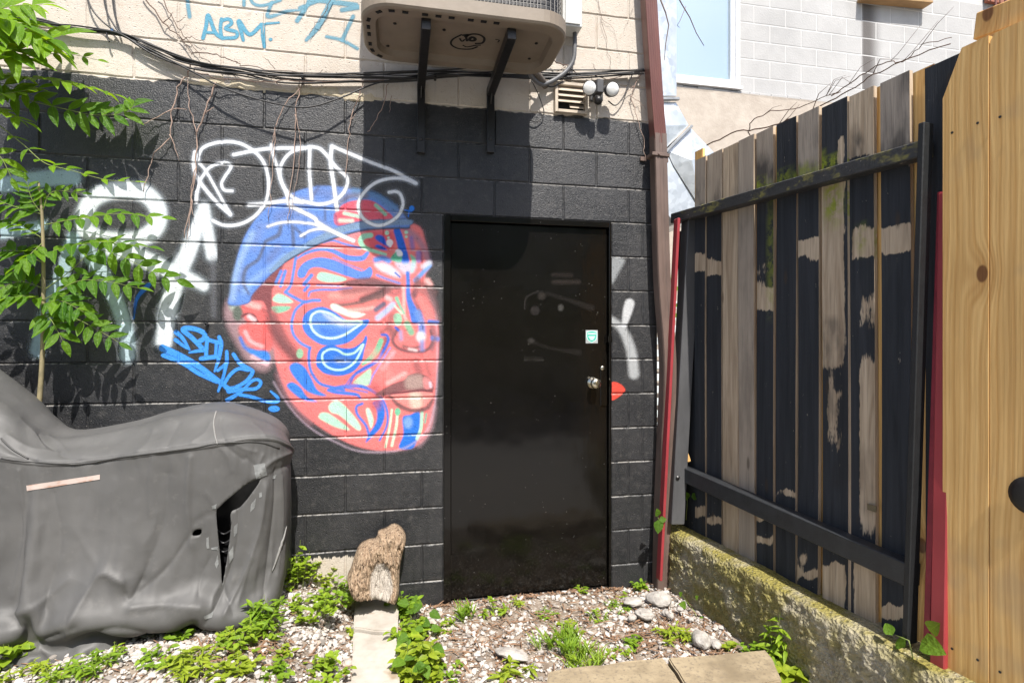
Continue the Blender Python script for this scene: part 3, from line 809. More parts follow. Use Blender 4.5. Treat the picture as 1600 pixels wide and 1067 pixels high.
    c.stroke(Z7((640, 300), (700, 380)), 12, (110, 150, 225), 6, 0.7)
    c.stroke(Z7((1340, 300), (1150, 305), (980, 325), (850, 355), (720, 412), (600, 475), (470, 550), (370, 640)), [8, 11, 11, 11, 11, 10, 9, 6], (122, 152, 186), 2)
    c.stroke(Z7((1330, 338), (1050, 350), (880, 388), (740, 436), (600, 500), (470, 575)), 2.5, (70, 78, 92), 1.5, 0.8)
    c.stroke(Z7((1300, 275), (1100, 285), (960, 300), (840, 325)), 2.5, (70, 80, 100), 1.5, 0.7)
    c.stroke(Z7((950, 85), (1100, 118), (1230, 200)), 10, (96, 138, 186), 4, 0.9)
    c.stroke(Z7((830, 180), (920, 120), (1030, 120)), 9, (110, 100, 104), 5, 0.75)
    c.fill(Z7((808, 260), (840, 205), (900, 162), (1000, 145), (1080, 155), (1160, 210), (1218, 272), (1100, 280), (960, 296), (830, 322)), (226, 92, 112), 1.4)
    c.stroke(Z7((830, 310), (815, 250)), 5, (150, 90, 130), 2, 0.7)
    c.stroke(Z7((1098, 182), (1165, 245)), 5.5, (150, 205, 176)); c.stroke(Z7((880, 238), (990, 262)), 5.5, (190, 222, 200), 1.5); c.stroke(Z7((850, 288), (935, 290)), 6, (222, 214, 200), 2.5)
    c.dot(Z7((1348, 205))[0], 4.2, 4.6, (30, 130, 235)); c.stroke(Z7((1300, 215), (1345, 225)), 2, (30, 120, 225)); c.stroke(Z7((1330, 220), (1325, 260)), 2, (30, 120, 225))
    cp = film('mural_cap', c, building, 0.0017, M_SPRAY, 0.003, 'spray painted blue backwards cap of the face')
    cp.parent = o; cp.matrix_parent_inverse = Matrix()
portrait()

# ---- white one-line tag across the cap
def white_tag():
    c = Canvas(292, 212, 662, 385, 2.2)
    A, B = T(290, 210, 7.115), T(470, 210, 5.615)
    W = (240, 243, 248)
    def s(P, w):
        c.stroke(P, w + 3, (205, 215, 228), 4.5, 0.35); c.stroke(P, w, W, 1.1)
    s(A((105, 200), (90, 330), (140, 500), (330, 740), (500, 895)), 5.4)
    s(A((500, 885), (430, 770), (330, 590), (220, 400), (130, 300)), 4.0)
    s(A((125, 640), (120, 750)), 5.5)
    s(A((140, 290), (150, 230), (200, 150), (330, 100), (480, 85), (620, 110), (760, 190), (860, 300), (910, 440), (925, 580), (900, 720), (820, 860), (700, 960), (560, 1010), (420, 1010), (300, 960)), 4.8)
    s(A((170, 500), (260, 380), (380, 322), (470, 325), (505, 370), (440, 470), (402, 550), (430, 620), (520, 632)), 4.4)
    s(A((130, 640), (160, 530)), 4.5)
    s(A((535, 230), (760, 185), (950, 160), (1200, 155), (1340, 150)) + B((90, 112), (170, 130), (240, 200), (310, 290), (390, 360), (408, 425), (370, 520), (280, 590), (160, 615), (20, 590)), 5.2)
    s(A((955, 120), (980, 250), (1030, 400), (1060, 520), (1120, 660), (1150, 770)), 4.8)
    s(A((1350, 150), (1180, 200), (1080, 310), (1048, 440), (1090, 580), (1180, 690), (1270, 740)), 4.8)
    s(A((705, 785), (900, 770), (1100, 745), (1300, 755)), 5.6)
    s(A((1150, 790), (1420, 925)) + B((150, 775), (300, 862), (462, 935)), 5.8)
    s(A((915, 1025), (1050, 985), (1200, 975), (1350, 988)) + B((100, 785), (172, 808)), 3.8)
    s(B((0, 892), (80, 848), (180, 830), (270, 850)), 3.6)
    s(B((80, 125), (75, 300), (85, 450), (95, 570)), 5.2)
    s(B((272, 110), (262, 250), (290, 450), (318, 660)), 6.0)
    s(B((272, 105), (450, 180), (620, 250), (830, 330), (1010, 432)), 5.0)
    s(B((1010, 432), (900, 392), (780, 390), (650, 430), (550, 520), (505, 620), (540, 730), (640, 795), (740, 790), (850, 720), (895, 620), (880, 540), (840, 505), (775, 510)), 4.8)
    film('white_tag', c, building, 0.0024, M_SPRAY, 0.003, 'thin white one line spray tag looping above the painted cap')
white_tag()
# ---- big pale letters behind the sapling
def big_letters():
    c = Canvas(0, 262, 340, 572, 1.6)
    A = T(0, 250, 3.232)
    W = (226, 233, 238); P2 = (165, 190, 200)  # P2: the white paint with shade put in as a bluish tint
    def s(P, w, col=W, soft=4):
        w2 = [a + 6 for a in w] if hasattr(w, '__len__') else w + 6
        c.stroke(P, w2, (190, 205, 215), 8, 0.35); c.stroke(P, w, col, soft)
    s(A((-20, 135), (150, 105), (300, 90), (370, 90)), 24, P2)
    s(A((-20, 372), (120, 352), (215, 330)), 17, P2)
    c.stroke(A((430, 270), (480, 190), (600, 150), (730, 170), (800, 255), (780, 350), (680, 405), (520, 400), (430, 350)), 31, (200, 212, 220), 7, 0.4, 6, True)
    c.stroke(A((430, 270), (480, 190), (600, 150), (730, 170), (800, 255), (780, 350), (680, 405), (520, 400), (430, 350)), 25, W, 4, 1, 6, True)
    s(A((370, 400), (320, 560), (240, 750), (190, 960)), 21, P2)
    s(A((440, 460), (520, 580), (590, 720), (640, 880), (645, 985)), 22, (185, 206, 216))
    s(A((560, 445), (700, 490), (850, 560), (960, 600), (1030, 638)), [24, 26, 24, 18, 14])
    s(A((1015, 270), (960, 440), (890, 600), (850, 760), (828, 920)), [16, 24, 26, 26, 24])
    s(A((1030, 240), (1055, 400), (1070, 480)), 17)
    c.stroke(A((1075, 500), (1080, 780)), 9, (120, 122, 128), 5, 0.5)
    c.stroke(A((752, 630), (692, 700), (675, 800)), [8, 6, 3], (35, 110, 215), 1.2)
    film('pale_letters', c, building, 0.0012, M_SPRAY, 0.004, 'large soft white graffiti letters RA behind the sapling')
big_letters()
def blue_tag():
    c = Canvas(244, 505, 445, 648, 2.4)
    A = T(240, 500, 7.114); K = (62, 152, 248)
    for P, w in (
        (((100, 310), (300, 400), (480, 500), (650, 620), (850, 775)), [11, 10, 9, 8, 7]), (((110, 390), (330, 480), (500, 590), (700, 680)), 7),
        (((250, 135), (330, 210), (402, 330)), [7, 6, 3]), (((245, 220), (330, 285), (400, 330)), [6, 5, 2]),
        (((540, 310), (420, 190), (330, 115), (370, 90), (480, 105), (565, 150), (560, 205), (500, 245)), 7.5),
        (((400, 362), (480, 345), (570, 335)), [3, 5, 6]), (((600, 200), (590, 300), (585, 415)), 6), (((590, 215), (680, 240), (745, 255)), 6),
        (((530, 430), (600, 418), (690, 410)), 7), (((700, 250), (690, 400)), 5), (((730, 190), (752, 270), (725, 430), (680, 570)), [6, 7, 6, 3]),
        (((815, 350), (815, 450), (790, 570), (760, 680), (720, 790)), [5, 6, 5.5, 5, 3.5]), (((715, 560), (800, 490)), 5),
        (((890, 380), (960, 480), (1080, 550), (1100, 585), (1030, 680), (900, 752), (810, 755)), 6), (((790, 700), (860, 600), (950, 540), (1050, 555)), 5.5),
        (((840, 785), (1000, 770), (1140, 760), (1192, 700), (1160, 662), (1090, 680), (980, 790), (820, 892)), [9, 6, 5.5, 5.5, 5, 5, 5, 7]),
        (((960, 830), (1080, 850), (1240, 900), (1370, 908), (1378, 860), (1302, 790)), [5, 5.5, 5, 5, 5, 3])):
        c.stroke(A(*P), w, K, 0.8)
    c.dot(A((1340, 985))[0], 9, 5, K, 0.9)
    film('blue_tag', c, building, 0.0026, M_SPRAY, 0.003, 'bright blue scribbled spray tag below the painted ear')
blue_tag()
def teal_tags():
    A = T(250, 0, 4.571); K = (88, 160, 188)
    c = Canvas(312, 18, 440, 82, 2.2)
    for P, w in ((((308, 275), (330, 190), (345, 112), (395, 235), (445, 275)), 6), (((335, 235), (400, 238)), 4.5), (((440, 140), (432, 205), (440, 270)), 5.5),
                 (((440, 150), (490, 140), (512, 170), (470, 207), (545, 232), (540, 270), (450, 275)), 5.5), (((595, 290), (578, 220), (565, 155), (640, 250), (725, 185), (735, 260), (745, 335)), [5, 6, 7, 6, 6, 6, 5]),
                 (((720, 175), (850, 165)), [4, 3])):
        c.stroke(A(*P), w, K, 0.8)
    c.dot(A((790, 285))[0], 2.8, 2.6, K)
    film('teal_tag', c, building, 0.0015, M_FADED, 0.003, 'teal lettering ABM on the beige blocks')
    c = Canvas(286, -30, 562, 84, 1.8)
    for P, w in ((((190, -100), (195, 0), (212, 122)), 6), (((600, -60), (600, 40)), 5.5), (((640, -20), (670, 30), (740, 42), (860, 5)), 5), (((800, 20), (770, 122), (900, 85), (1000, 76)), [5, 6, 5, 3]),
                 (((1100, -60), (1050, 40), (980, 152)), 7), (((1000, 60), (1200, -20)), 6), (((1220, 20), (1130, 190), (1045, 290)), [9, 9, 5]), (((1300, 75), (1425, 55)), 7), (((1380, 120), (1300, 290)), 6), (((1190, 265), (1300, 290), (1410, 350)), 5), (((1100, 0), (1400, 40)), 8)):
        c.stroke(A(*P), w, (112, 168, 190), 1.5, 0.85)
    film('teal_scrawl', c, building, 0.0012, M_FADED, 0.0035, 'faded teal scrawl cut off by the top of the picture')
teal_tags()
def door_side():
    c = Canvas(948, 395, 1012, 625, 2.2); A = T(680, 320, 3.334)
    W = (222, 224, 226)
    c.fill(A((914, 285), (985, 285), (960, 345), (915, 415)), (180, 184, 186), 3.5, 0.65)
    c.stroke(A((1012, 515), (1000, 560), (985, 625)), [15, 14, 8], W, 2.5, 0.85)
    c.stroke(A((905, 590), (975, 650), (1020, 760), (1035, 880)), [10, 13, 15, 16], (205, 208, 210), 4, 0.72)
    c.fill(A((914, 930), (955, 928), (990, 965), (945, 1008), (914, 1012)), (225, 78, 62), 1.0)
    film('white_smears', c, building, 0.0014, M_SPRAY, 0.003, 'white spray strokes and a red blot right of the door', None, lambda x, z: (x > DOOR[1] + .003).astype(float))
    c = Canvas(820, 410, 935, 570, 2); A = T(680, 320, 3.334)
    g = (62, 56, 52)
    c.stroke(A((590, 460), (700, 495), (820, 535)), [4, 5, 9], g, 3, 0.2); c.stroke(A((500, 710), (600, 745), (755, 770)), [5, 3, 8], g, 3, 0.18)
    c.stroke(A((620, 362), (715, 365)), 5, (74, 62, 58), 3, 0.2); c.stroke(A((625, 400), (755, 400)), 6, (84, 72, 66), 3, 0.22)
    c.dot(A((560, 472))[0], 6, 6, (92, 84, 78), 3, 0.22); c.dot(A((505, 708))[0], 5, 4, (92, 88, 84), 2.5, 0.22)
    c.stroke(A((420, 800), (560, 805)), 5, (60, 56, 50), 3, 0.2)
    c.stroke(A((470, 540), (480, 480), (540, 450)), 2, (52, 46, 42), 1.5, 0.5); c.dot(A((525, 550))[0], 7, 7, (46, 40, 38), 2, 0.5)
    c.dot(A((660, 535))[0], 4, 5, (92, 90, 86), 2, 0.5)
    film('scuff_marks', c, door, 0, M_FADED, 0.004, None, 0.0233)
door_side()
# ============================================================ THINGS ON THE WALL
M_TRAY = simple('tan_enamel', (0.20, 0.16, 0.118), 0.5, 0, 0.12, 8, 0.08)
M_BLACKM = simple('black_steel', (0.018, 0.017, 0.017), 0.38, 0.2, 0.3, 20, 0.15)
M_DARKHOLE = simple('dark_opening', (0.006, 0.006, 0.006), 0.9, 0, 0.1)
M_RUBBER = simple('black_cable', (0.022, 0.021, 0.021), 0.42, 0, 0.3, 30, 0.1)
M_CASE = simple('pale_grey_enamel', (0.52, 0.52, 0.50), 0.4, 0, 0.06, 8, 0.05)

def rrect(x0, x1, y0, y1, r, n=8):
    pts = []
    for (cx, cy, a0) in ((x1 - r, y1 - r, 0), (x0 + r, y1 - r, 90), (x0 + r, y0 + r, 180), (x1 - r, y0 + r, 270)):
        for i in range(n + 1):
            a = R(a0 + 90 * i / n)
            pts.append((cx + r * math.cos(a), cy + r * math.sin(a)))
    return pts
def rings(mb, loops, cap0=True, cap1=True):
    b = len(mb.v); n = len(loops[0])
    for lp in loops: mb.v += [tuple(p) for p in lp]
    for i in range(len(loops) - 1):
        for k in range(n):
            k2 = (k + 1) % n
            mb.f.append((b + i * n + k, b + i * n + k2, b + (i + 1) * n + k2, b + (i + 1) * n + k))
    if cap0: mb.f.append(tuple(b + k for k in range(n))[::-1])
    if cap1: mb.f.append(tuple(b + (len(loops) - 1) * n + k for k in range(n)))
    return mb
def ac_unit():
    x0, x1, y0, y1, zb = -0.172, 0.776, -0.665, -0.185, 2.885
    t = thing('air_conditioner', ((x0 + x1) / 2, (y0 + y1) / 2, zb), 'tan outdoor air conditioner unit on wall brackets above the door', 'air conditioner')
    L = lambda inset, z, r: [(x, y, z) for x, y in rrect(x0 + inset, x1 - inset, y0 + inset, y1 - inset, r)]
    m = rings(MB(), [L(0.02, zb + .07, .125), L(0.0, zb + .07, .14), L(0.0, zb + .014, .14), L(.006, zb + .004, .135), L(.014, zb, .13), L(.062, zb, .085), L(.074, zb + .026, .075), L(.085, zb + .028, .07)], True, True)
    m.build('base_tray', M_TRAY, t, False)
    body = rings(MB(), [L(.03, zb + .072, .12), L(.03, zb + .86, .12)], True, True)
    N = NT('dark_fins'); p = N.pos(); wv = N.n('TexWave', bands_direction='X'); N.l(p, wv.inputs['Vector']); wv.inputs['Scale'].default_value = 60
    body.build('coil', N.fin(N.mix(wv.outputs['Fac'], (0.012, 0.012, 0.013), (0.10, 0.10, 0.105)), .5, .5), t)
    lid = rings(MB(), [L(.004, zb + .862, .14), L(.0, zb + .87, .14), L(.0, zb + .90, .14), L(.02, zb + .91, .12)], True, True)
    lid.build('top_cover', M_TRAY, t)
    g = MB(); loop = L(.022, 0, .128)
    pts = [Vector(p) for p in loop]
    for j in range(0, 36):
        z = zb + .078 + j * .0225
        for a, b in zip(pts, pts[1:] + pts[:1]):
            g.beam(a + Vector((0, 0, z)), b + Vector((0, 0, z)), .0028, .0028, bev=0)
    per = []
    for a, b in zip(pts, pts[1:] + pts[:1]):
        n = max(1, int((b - a).length / .016))
        per += [a + (b - a) * (i / n) for i in range(n)]
    for p in per:
        g.box((p.x, p.y, zb + .466), (.0016, .0016, .394))
    g.build('coil_guard', simple('guard_wire', (0.14, 0.135, 0.125), .45, .3, .1), t)
    # knock-out slots round the rim and drain holes
    pr = L(.030, 0, .115); P = [Vector(p) for p in pr]; Lp = [0]
    for a, b in zip(P, P[1:] + P[:1]): Lp.append(Lp[-1] + (b - a).length)
    tot = Lp[-1]; k = 0; s = 0.03
    slot = MB().box((0, 0, 0), (.013, .0075, .002)).mesh('slot')
    while s < tot:
        i = max(j for j in range(len(Lp)) if Lp[j] <= s); i = min(i, len(P) - 1)
        a, b = P[i], P[(i + 1) % len(P)]
        f = (s - Lp[i]) / max((b - a).length, 1e-6)
        q = a + (b - a) * f; ang = math.atan2((b - a).y, (b - a).x)
        s += 0.058 if k % 3 else 0.085; k += 1
        if q.x > -.03 and (q.y > -.5 or q.x > .45): continue
        o = link('knockout_slot', slot, M_DARKHOLE); o.parent = t
        o.location = (q.x - t.location.x, q.y - t.location.y, -.0015); o.rotation_euler.z = ang
    hole = MB().lathe((0, 0, 0), (0, 0, -1), [(0, .008), (.0025, .008)], 10).mesh('drain_hole')
    for (px, py) in ((638, 20), (617, 37), (606, 72), (761, 34), (827, 92), (838, 68), (694, 47)):
        w = gp(px, py, zb + .027)
        o = link('drain_hole', hole, M_DARKHOLE); o.parent = t; o.location = w - Vector(t.location)
    # round doodle in marker under the tray
    dd = MB(); A = T(540, 0, 4.21)
    def rib(P, w, closed=False):
        Q = spline([tuple(gp(a, b, zb + .026))[:2] for a, b in A(*P)], 6, closed)
        if closed: Q = np.vstack([Q, Q[:1]])
        n = len(Q); b0 = len(dd.v)
        for i in range(n):
            d = Q[min(i + 1, n - 1)] - Q[max(i - 1, 0)]; d = d / (np.hypot(*d) + 1e-9); nn = np.array([-d[1], d[0]]) * w / 2
            dd.v += [(Q[i][0] + nn[0], Q[i][1] + nn[1], zb + .0265), (Q[i][0] - nn[0], Q[i][1] - nn[1], zb + .0265)]
        for i in range(n - 1): dd.f.append((b0 + 2 * i, b0 + 2 * i + 1, b0 + 2 * i + 3, b0 + 2 * i + 2))
    rib([(765, 230), (705, 262), (695, 295), (740, 322), (820, 326), (870, 310)], .010); rib([(800, 275), (795, 245), (830, 228), (880, 232), (912, 255), (900, 285), (850, 290)], .012)
    rib([(815, 260), (832, 248), (852, 258), (845, 270), (822, 270)], .016, True); rib([(750, 255), (765, 275), (785, 262)], .009); rib([(770, 300), (800, 312), (850, 302), (890, 300)], .008); rib([(765, 235), (810, 232), (780, 245)], .012); rib([(985, 262), (1010, 268), (1000, 282)], .006)
    dd.build('marker_doodle', M_DARKHOLE, t)
    return zb
AC_Z = ac_unit()
for i, (pxw, pxf) in enumerate(((645, 682), (762, 806))):
    xw, xf = wp(pxw, 135, .01).x, wp(pxf, 30, .62).x
    xw = (xw + xf) / 2
    t = thing('wall_bracket', (xw, 0, 2.5), 'black steel L bracket under the air conditioner, ' + ('left one of the pair' if i == 0 else 'right one of the pair'), 'bracket', 'air conditioner wall brackets')
    a = MB().box((xw, -.306, AC_Z - .026), (.021, .305, .0245), None, .002); a.build('arm', M_BLACKM, t)
    zlo = wp(pxw, 238, .02).z; leg = MB().box((xw, -.012, (zlo + 2.883) / 2), (.021, .011, (2.883 - zlo) / 2), None, .002)
    leg.build('upright', M_BLACKM, t)
    gus = MB().prism([(xw - .003, -.023, 2.861), (xw - .003, -.09, 2.861), (xw - .003, -.023, 2.79)], (1, 0, 0), .006); gus.build('gusset', M_BLACKM, t)
    for z in (zlo + .075,): MB().lathe((xw, -.023, z), (0, -1, 0), [(0, .011), (.004, .011), (.008, .006)], 6).build('bolt', M_BLACKM, t)
# disconnect box and conduit
c = wp(893, 20, .10); t = thing('disconnect_box', (c.x, 0, c.z - .1), 'pale grey electrical box on the wall right of the air conditioner', 'electrical box')
xb0, xb1, zb0 = wp(872, 20, .02).x, wp(909, 20, .1).x, wp(900, 49, .07).z
m = MB().box(((xb0 + xb1) / 2, -.056, zb0 + .2), ((xb1 - xb0) / 2, .054, .2), None, .004); m.build('box', M_CASE, t)
m = MB().box(((xb0 + xb1) / 2, -.1135, zb0 + .2), ((xb1 - xb0) / 2 - .014, .003, .188), None, .002); m.build('cover', M_CASE, t)
P = spline([wp(898, 48, .05), wp(898, 72, .05), wp(895, 96, .05), wp(880, 116, .05), (wp(850, 132, .06)), wp(832, 122, .12), wp(826, 108, .2)], 6)
tag(MB().tube(P, .0125, 10).build('conduit', simple('grey_conduit', (0.10, 0.10, 0.105), .5, 0, .2), None, True), 'dark grey flexible conduit curving down from the pale electrical box', 'conduit')
P = spline([wp(822, 104, .22), wp(835, 112, .14), wp(848, 128, .06), wp(852, 134, .01)], 6)
tag(MB().tube(P, .02, 10).build('insulated_pipe', simple('pipe_foam', (0.12, 0.10, 0.085), .9, 0, .4, 60, .6), None, True), 'lagged pipe running from under the air conditioner into the wall', 'pipe')

# vent
v0, v1 = wp(866, 129, .01), wp(917, 181, .01)
t = thing('vent_cover', ((v0.x + v1.x) / 2, 0, v1.z), 'beige plastic louvred vent cover with a broken slat', 'vent')
M_VENT = simple('aged_plastic', (0.44, 0.37, 0.29), .55, 0, .15, 20, .1)
w, h = v1.x - v0.x, v0.z - v1.z
cx, cz = (v0.x + v1.x) / 2, (v0.z + v1.z) / 2
fr = MB()
for s in (-1, 1):
    fr.box((cx + s * (w / 2 - .009), -.016, cz), (.009, .015, h / 2), None, .002)
    fr.box((cx, -.016, cz + s * (h / 2 - .009)), (w / 2 - .0185, .0148, .009), None, .002)
fr.build('frame', M_VENT, t)
MB().box((cx, -.003, cz), (w / 2 - .019, .0015, h / 2 - .019)).build('duct_opening', M_DARKHOLE, t)
for i in range(4):
    z = cz + h / 2 - .032 - i * (h - .045) / 4
    ax = (Vector((1, 0, 0)), Vector((0, .6, .8)), Vector((0, -.8, .6)))
    sl = MB()
    if i == 3:
        sl.box((cx + .035, -.014, z), (w / 2 - .056, .019, .0015), ax); 
    else: sl.box((cx, -.016, z), (w / 2 - .0195, .0245, .0018), ax)
    sl.build('slat', M_VENT, t)

# flood light
fc = wp(936, 140, .06)
t = thing('flood_light', (fc.x, 0, fc.z), 'dark grey twin head security flood light with motion sensor', 'flood light')
M_GUN = simple('gunmetal_plastic', (0.055, 0.055, 0.058), .45, 0, .15); M_LENS = simple('white_lens', (0.82, 0.82, 0.80), .25, 0, .02)
MB().box((fc.x, -.012, fc.z + .0), (.04, .011, .05), None, .004).build('wall_plate', M_GUN, t)
MB().box((fc.x, -.052, fc.z + .012), (.022, .03, .04), None, .005).build('housing', M_GUN, t)
for px, py, yaw in ((921, 138, -.42), (957, 140, -.12)):
    c = wp(px, py, .125); d = Vector((yaw, -1, -.36)).normalized()
    hd = MB().lathe(c, -d, [(0, .037), (.004, .040), (.05, .038), (.075, .026), (.082, .012)], 24).build('lamp_head', M_GUN, t, True)
    ln = MB().lathe(c + d * .001, d, [(0, .036), (.003, .035), (.008, .02), (.009, .006)], 24).build('lens', M_LENS, None, True)
    ln.parent = hd
    MB().tube([c - d * .06, Vector((fc.x, -.06, fc.z + .01))], .008, 8).build('swivel_arm', M_GUN, t)
s = wp(934, 158, .09)
MB().lathe(s + Vector((0, .02, .02)), Vector((0, -.8, -.6)), [(0, .02), (.012, .024), (.04, .024), (.05, .02), (.056, .008)], 18).build('motion_sensor', M_BLACKM, t, True)
P = spline([wp(950, 158, .03), wp(962, 165, .03), wp(975, 150, .03), wp(983, 128, .03), wp(990, 113, .04)], 6)
tag(MB().tube(P, .0035, 6).build('lamp_cord', M_RUBBER, None, True), 'thin black cord running from the flood light up to the cables', 'cord')
# tuft of torn wire hanging by the vent
P = spline([wp(830, 125, .04), wp(842, 150, .03), wp(850, 178, .02), wp(838, 190, .02), wp(828, 188, .02)], 6)
tag(MB().tube(P, .003, 5).build('loose_wire', M_RUBBER, None, True), 'loose black wire looping onto the black blocks beside the vent', 'wire')

# downspout
M_BROWN = simple('brown_aluminium', (0.135, 0.052, 0.042), .38, .1, .2, 10, .06, streak=(1, 1, .2))
M_OLDB = simple('weathered_brown_metal', (0.125, 0.085, 0.070), .6, .1, .3, 16, .15, streak=(1, 1, .25))
def profile_tube(path, prof, name, mat, parent):
    mb = MB(); n = len(prof); b = len(mb.v)
    for i, p in enumerate(path):
        for (a, c) in prof: mb.v.append((p[0] + a, p[1] + c, p[2]))
    for i in range(len(path) - 1):
        for k in range(n):
            k2 = (k + 1) % n
            mb.f.append((b + i * n + k, b + i * n + k2, b + (i + 1) * n + k2, b + (i + 1) * n + k))
    return mb.build(name, mat, parent)
rp = [(-.038, .03), (-.038, -.03)]
for i in range(6):
    x = -.034 + i * .0136
    rp += [(x - .003, -.034), (x + .0015, -.031), (x + .004, -.031)]
rp += [(.038, -.03), (.038, .03)]
t = thing('downspout', (1.6, -.07, 0), 'brown ribbed metal downspout leaning against the corner of the block wall', 'downspout')
q = .075
up = [wp(1008, -90, q), wp(1017, 60, q), wp(1023, 150, q), wp(1029, 226, q)]
profile_tube([tuple(p) for p in up][::-1], rp, 'upper_pipe', M_BROWN, t)
lo_c = spline([wp(1028, 212, q - .004), wp(1031, 330, q), wp(1035, 450, q), wp(1042, 540, q), wp(1043, 600, q), wp(1039, 700, q - .01), wp(1035, 800, q - .02), wp(1032, 925, q - .03)], 4)
lp = [(-.040, .032), (-.040, -.03), (-.036, -.0385), (-.012, -.0385), (-.008, -.036), (.008, -.036), (.012, -.0385), (.036, -.0385), (.040, -.03), (.040, .032)]
profile_tube([tuple(p) for p in lo_c][::-1], lp, 'lower_pipe', M_OLDB, t)
b = wp(1029, 245, q)
st = MB().box((b.x - .005, b.y, b.z), (.055, .043, .010), (Vector((1, 0, -.05)), Vector((0, 1, 0)), Vector((.05, 0, 1))), .002)
st.box((b.x - .065, -.008, b.z + .004), (.02, .006, .012)); st.lathe((b.x - .02, b.y - .043, b.z), (0, -1, 0), [(0, .008), (.006, .005)], 8); st.box((b.x + .056, b.y + .01, b.z - .01), (.006, .012, .02))
st.build('strap', M_OLDB, t)

# cables
def path(pts, q, per=8, jit=0.0, seed=0):
    out = []
    rr = random.Random(seed)
    for i, p in enumerate(pts):
        qq = p[2] if len(p) > 2 else q
        out.append(tuple(wp(p[0] + rr.uniform(-jit, jit), p[1] + rr.uniform(-jit, jit), qq + rr.uniform(0, .012) * (jit > 0))))
    return spline(out, per)
main = [(-70, 0), (0, 20), (60, 36), (120, 45), (186, 54), (240, 78), (300, 103), (370, 113), (450, 123), (560, 123), (640, 120), (700, 114), (760, 113), (860, 116), (1004, 112)]
G = 'cables strung along the beige wall'
rr = random.Random(5)
for i in range(9):
    P = []
    ph = rr.uniform(0, 6)
    for (x, y) in main:
        sag = 7 * math.sin(x / 170.0 + ph) if x > 190 else 3 * math.sin(x / 60 + ph)
        if x > 980: sag *= .3
        if 170 < x < 200: sag *= .3
        P.append((x + rr.uniform(-8, 8), y + sag + rr.uniform(-2.5, 2.5), .026 + .007 * (i % 3) + (.05 if 560 < x < 830 else 0) * 0))
    o = MB().tube(path(P, .03), rr.choice((.0028, .0036, .0045)), 6).build('cable', M_RUBBER, None, True)
    tag(o, 'black cable in the bundle slung along the beige wall', 'cable', G)
for i, (P, lb) in enumerate((
    ([(128, -40), (139, 5), (158, 32), (187, 53), (230, 76), (300, 112, .05), (350, 138, .07), (420, 160, .085), (478, 168, .09), (530, 154, .07), (590, 130, .04), (660, 118, .03)], 'dark cable sagging in a long loop onto the black blocks'),
    ([(158, -40), (165, 12), (176, 36), (190, 54), (215, 68)], 'black cable rising out of the picture, left of the cable knot'),
    ([(172, -40), (178, 15), (184, 38), (192, 54), (225, 78)], 'black cable rising straight up from the cable knot'),
    ([(166, 48), (168, 60), (171, 66)], 'short cut cable end hanging with a blue tie'),
    ([(770, 112, .05), (800, 105, .06), (835, 122, .06), (860, 136, .04), (880, 128, .03)], 'black cable bunched beneath the right air conditioner bracket'))):
    tag(MB().tube(path(P, .035), .0042, 7).build('cable', M_RUBBER, None, True), lb, 'cable', G)
MB()
kn = wp(176, 49, .03); tag(MB().box(kn, (.006, .008, .012), None, .002).build('cable_tie', simple('blue_plastic', (.03, .12, .3), .4), None), 'small blue tie holding the cables together', 'cable tie')
for x, lb in ((473, 'small black clip holding the cables near the middle of the beige wall'), (680, 'small black clip on the cables behind the left bracket')):
    p = wp(x, 121, .02); tag(MB().box(p, (.007, .02, .012), None, .002).build('cable_clip', M_BLACKM, None), lb, 'cable clip')

# dry creeper stems
M_STEM = simple('dry_stem', (0.33, 0.235, 0.19), .85, 0, .3, 40, .3)
M_DSTEM = simple('dark_stem', (0.13, 0.085, 0.065), .85, 0, .3, 40, .3)
GV = 'dry creeper stems on the wall'
def wiggle(P, q, seed, amp=2.0, n=5):
    r2 = random.Random(seed); out = []
    for a, b in zip(P[:-1], P[1:]):
        for i in range(n):
            f = i / n
            out.append((a[0] + (b[0] - a[0]) * f + r2.uniform(-amp, amp), a[1] + (b[1] - a[1]) * f + r2.uniform(-amp, amp), q + r2.uniform(-.004, .006)))
    out.append((P[-1][0], P[-1][1], q))
    return [tuple(wp(x, y, max(.005, z))) for x, y, z in out]
def creeper(name, main, twigs, lb, q=.02, r=.004, mat=M_STEM, seed=0, cat='vine'):
    P = wiggle(main, q, seed)
    t = thing(name, P[0], lb, cat, GV)
    MB().tube(P, np.linspace(r, r * .55, len(P)), 5).build('stem', mat, t, True)
    for j, tw in enumerate(twigs):
        Q = wiggle(tw, q, seed * 10 + j + 1, 1.4)
        MB().tube(Q, np.linspace(r * .7, r * .3, len(Q)), 5).build('twig', mat, t, True)
creeper('dry_vine', [(338, 128), (318, 180), (308, 210), (306, 260), (300, 310), (288, 372)], [[(308, 210), (296, 165), (293, 120)], [(306, 262), (298, 300), (303, 340)], [(318, 180), (334, 168)], [(300, 310), (296, 345), (293, 375)]], 'forked dry vine stem hanging beside the letter A', .022, .0042, M_STEM, 1)
creeper('dry_vine', [(300, 96), (292, 118), (277, 138), (268, 175), (266, 215), (240, 240), (224, 300)], [[(266, 210), (280, 252)], [(268, 172), (240, 185), (222, 195)], [(268, 170), (292, 172)]], 'dry vine stem branching left over the black blocks', .024, .004, M_STEM, 2)
creeper('dry_vine', [(478, 122), (468, 140), (442, 166), (430, 200), (426, 250), (423, 300), (420, 345)], [[(430, 200), (424, 230), (420, 262)]], 'thin dry vine hanging over the left half of the white tag', .02, .003, M_STEM, 3)
creeper('dry_vine', [(470, 125), (461, 180), (460, 228), (453, 300), (450, 348)], [[(461, 180), (469, 214), (468, 250), (459, 305), (454, 345)]], 'double dry vine stem crossing the middle of the white tag', .02, .0032, M_STEM, 4)
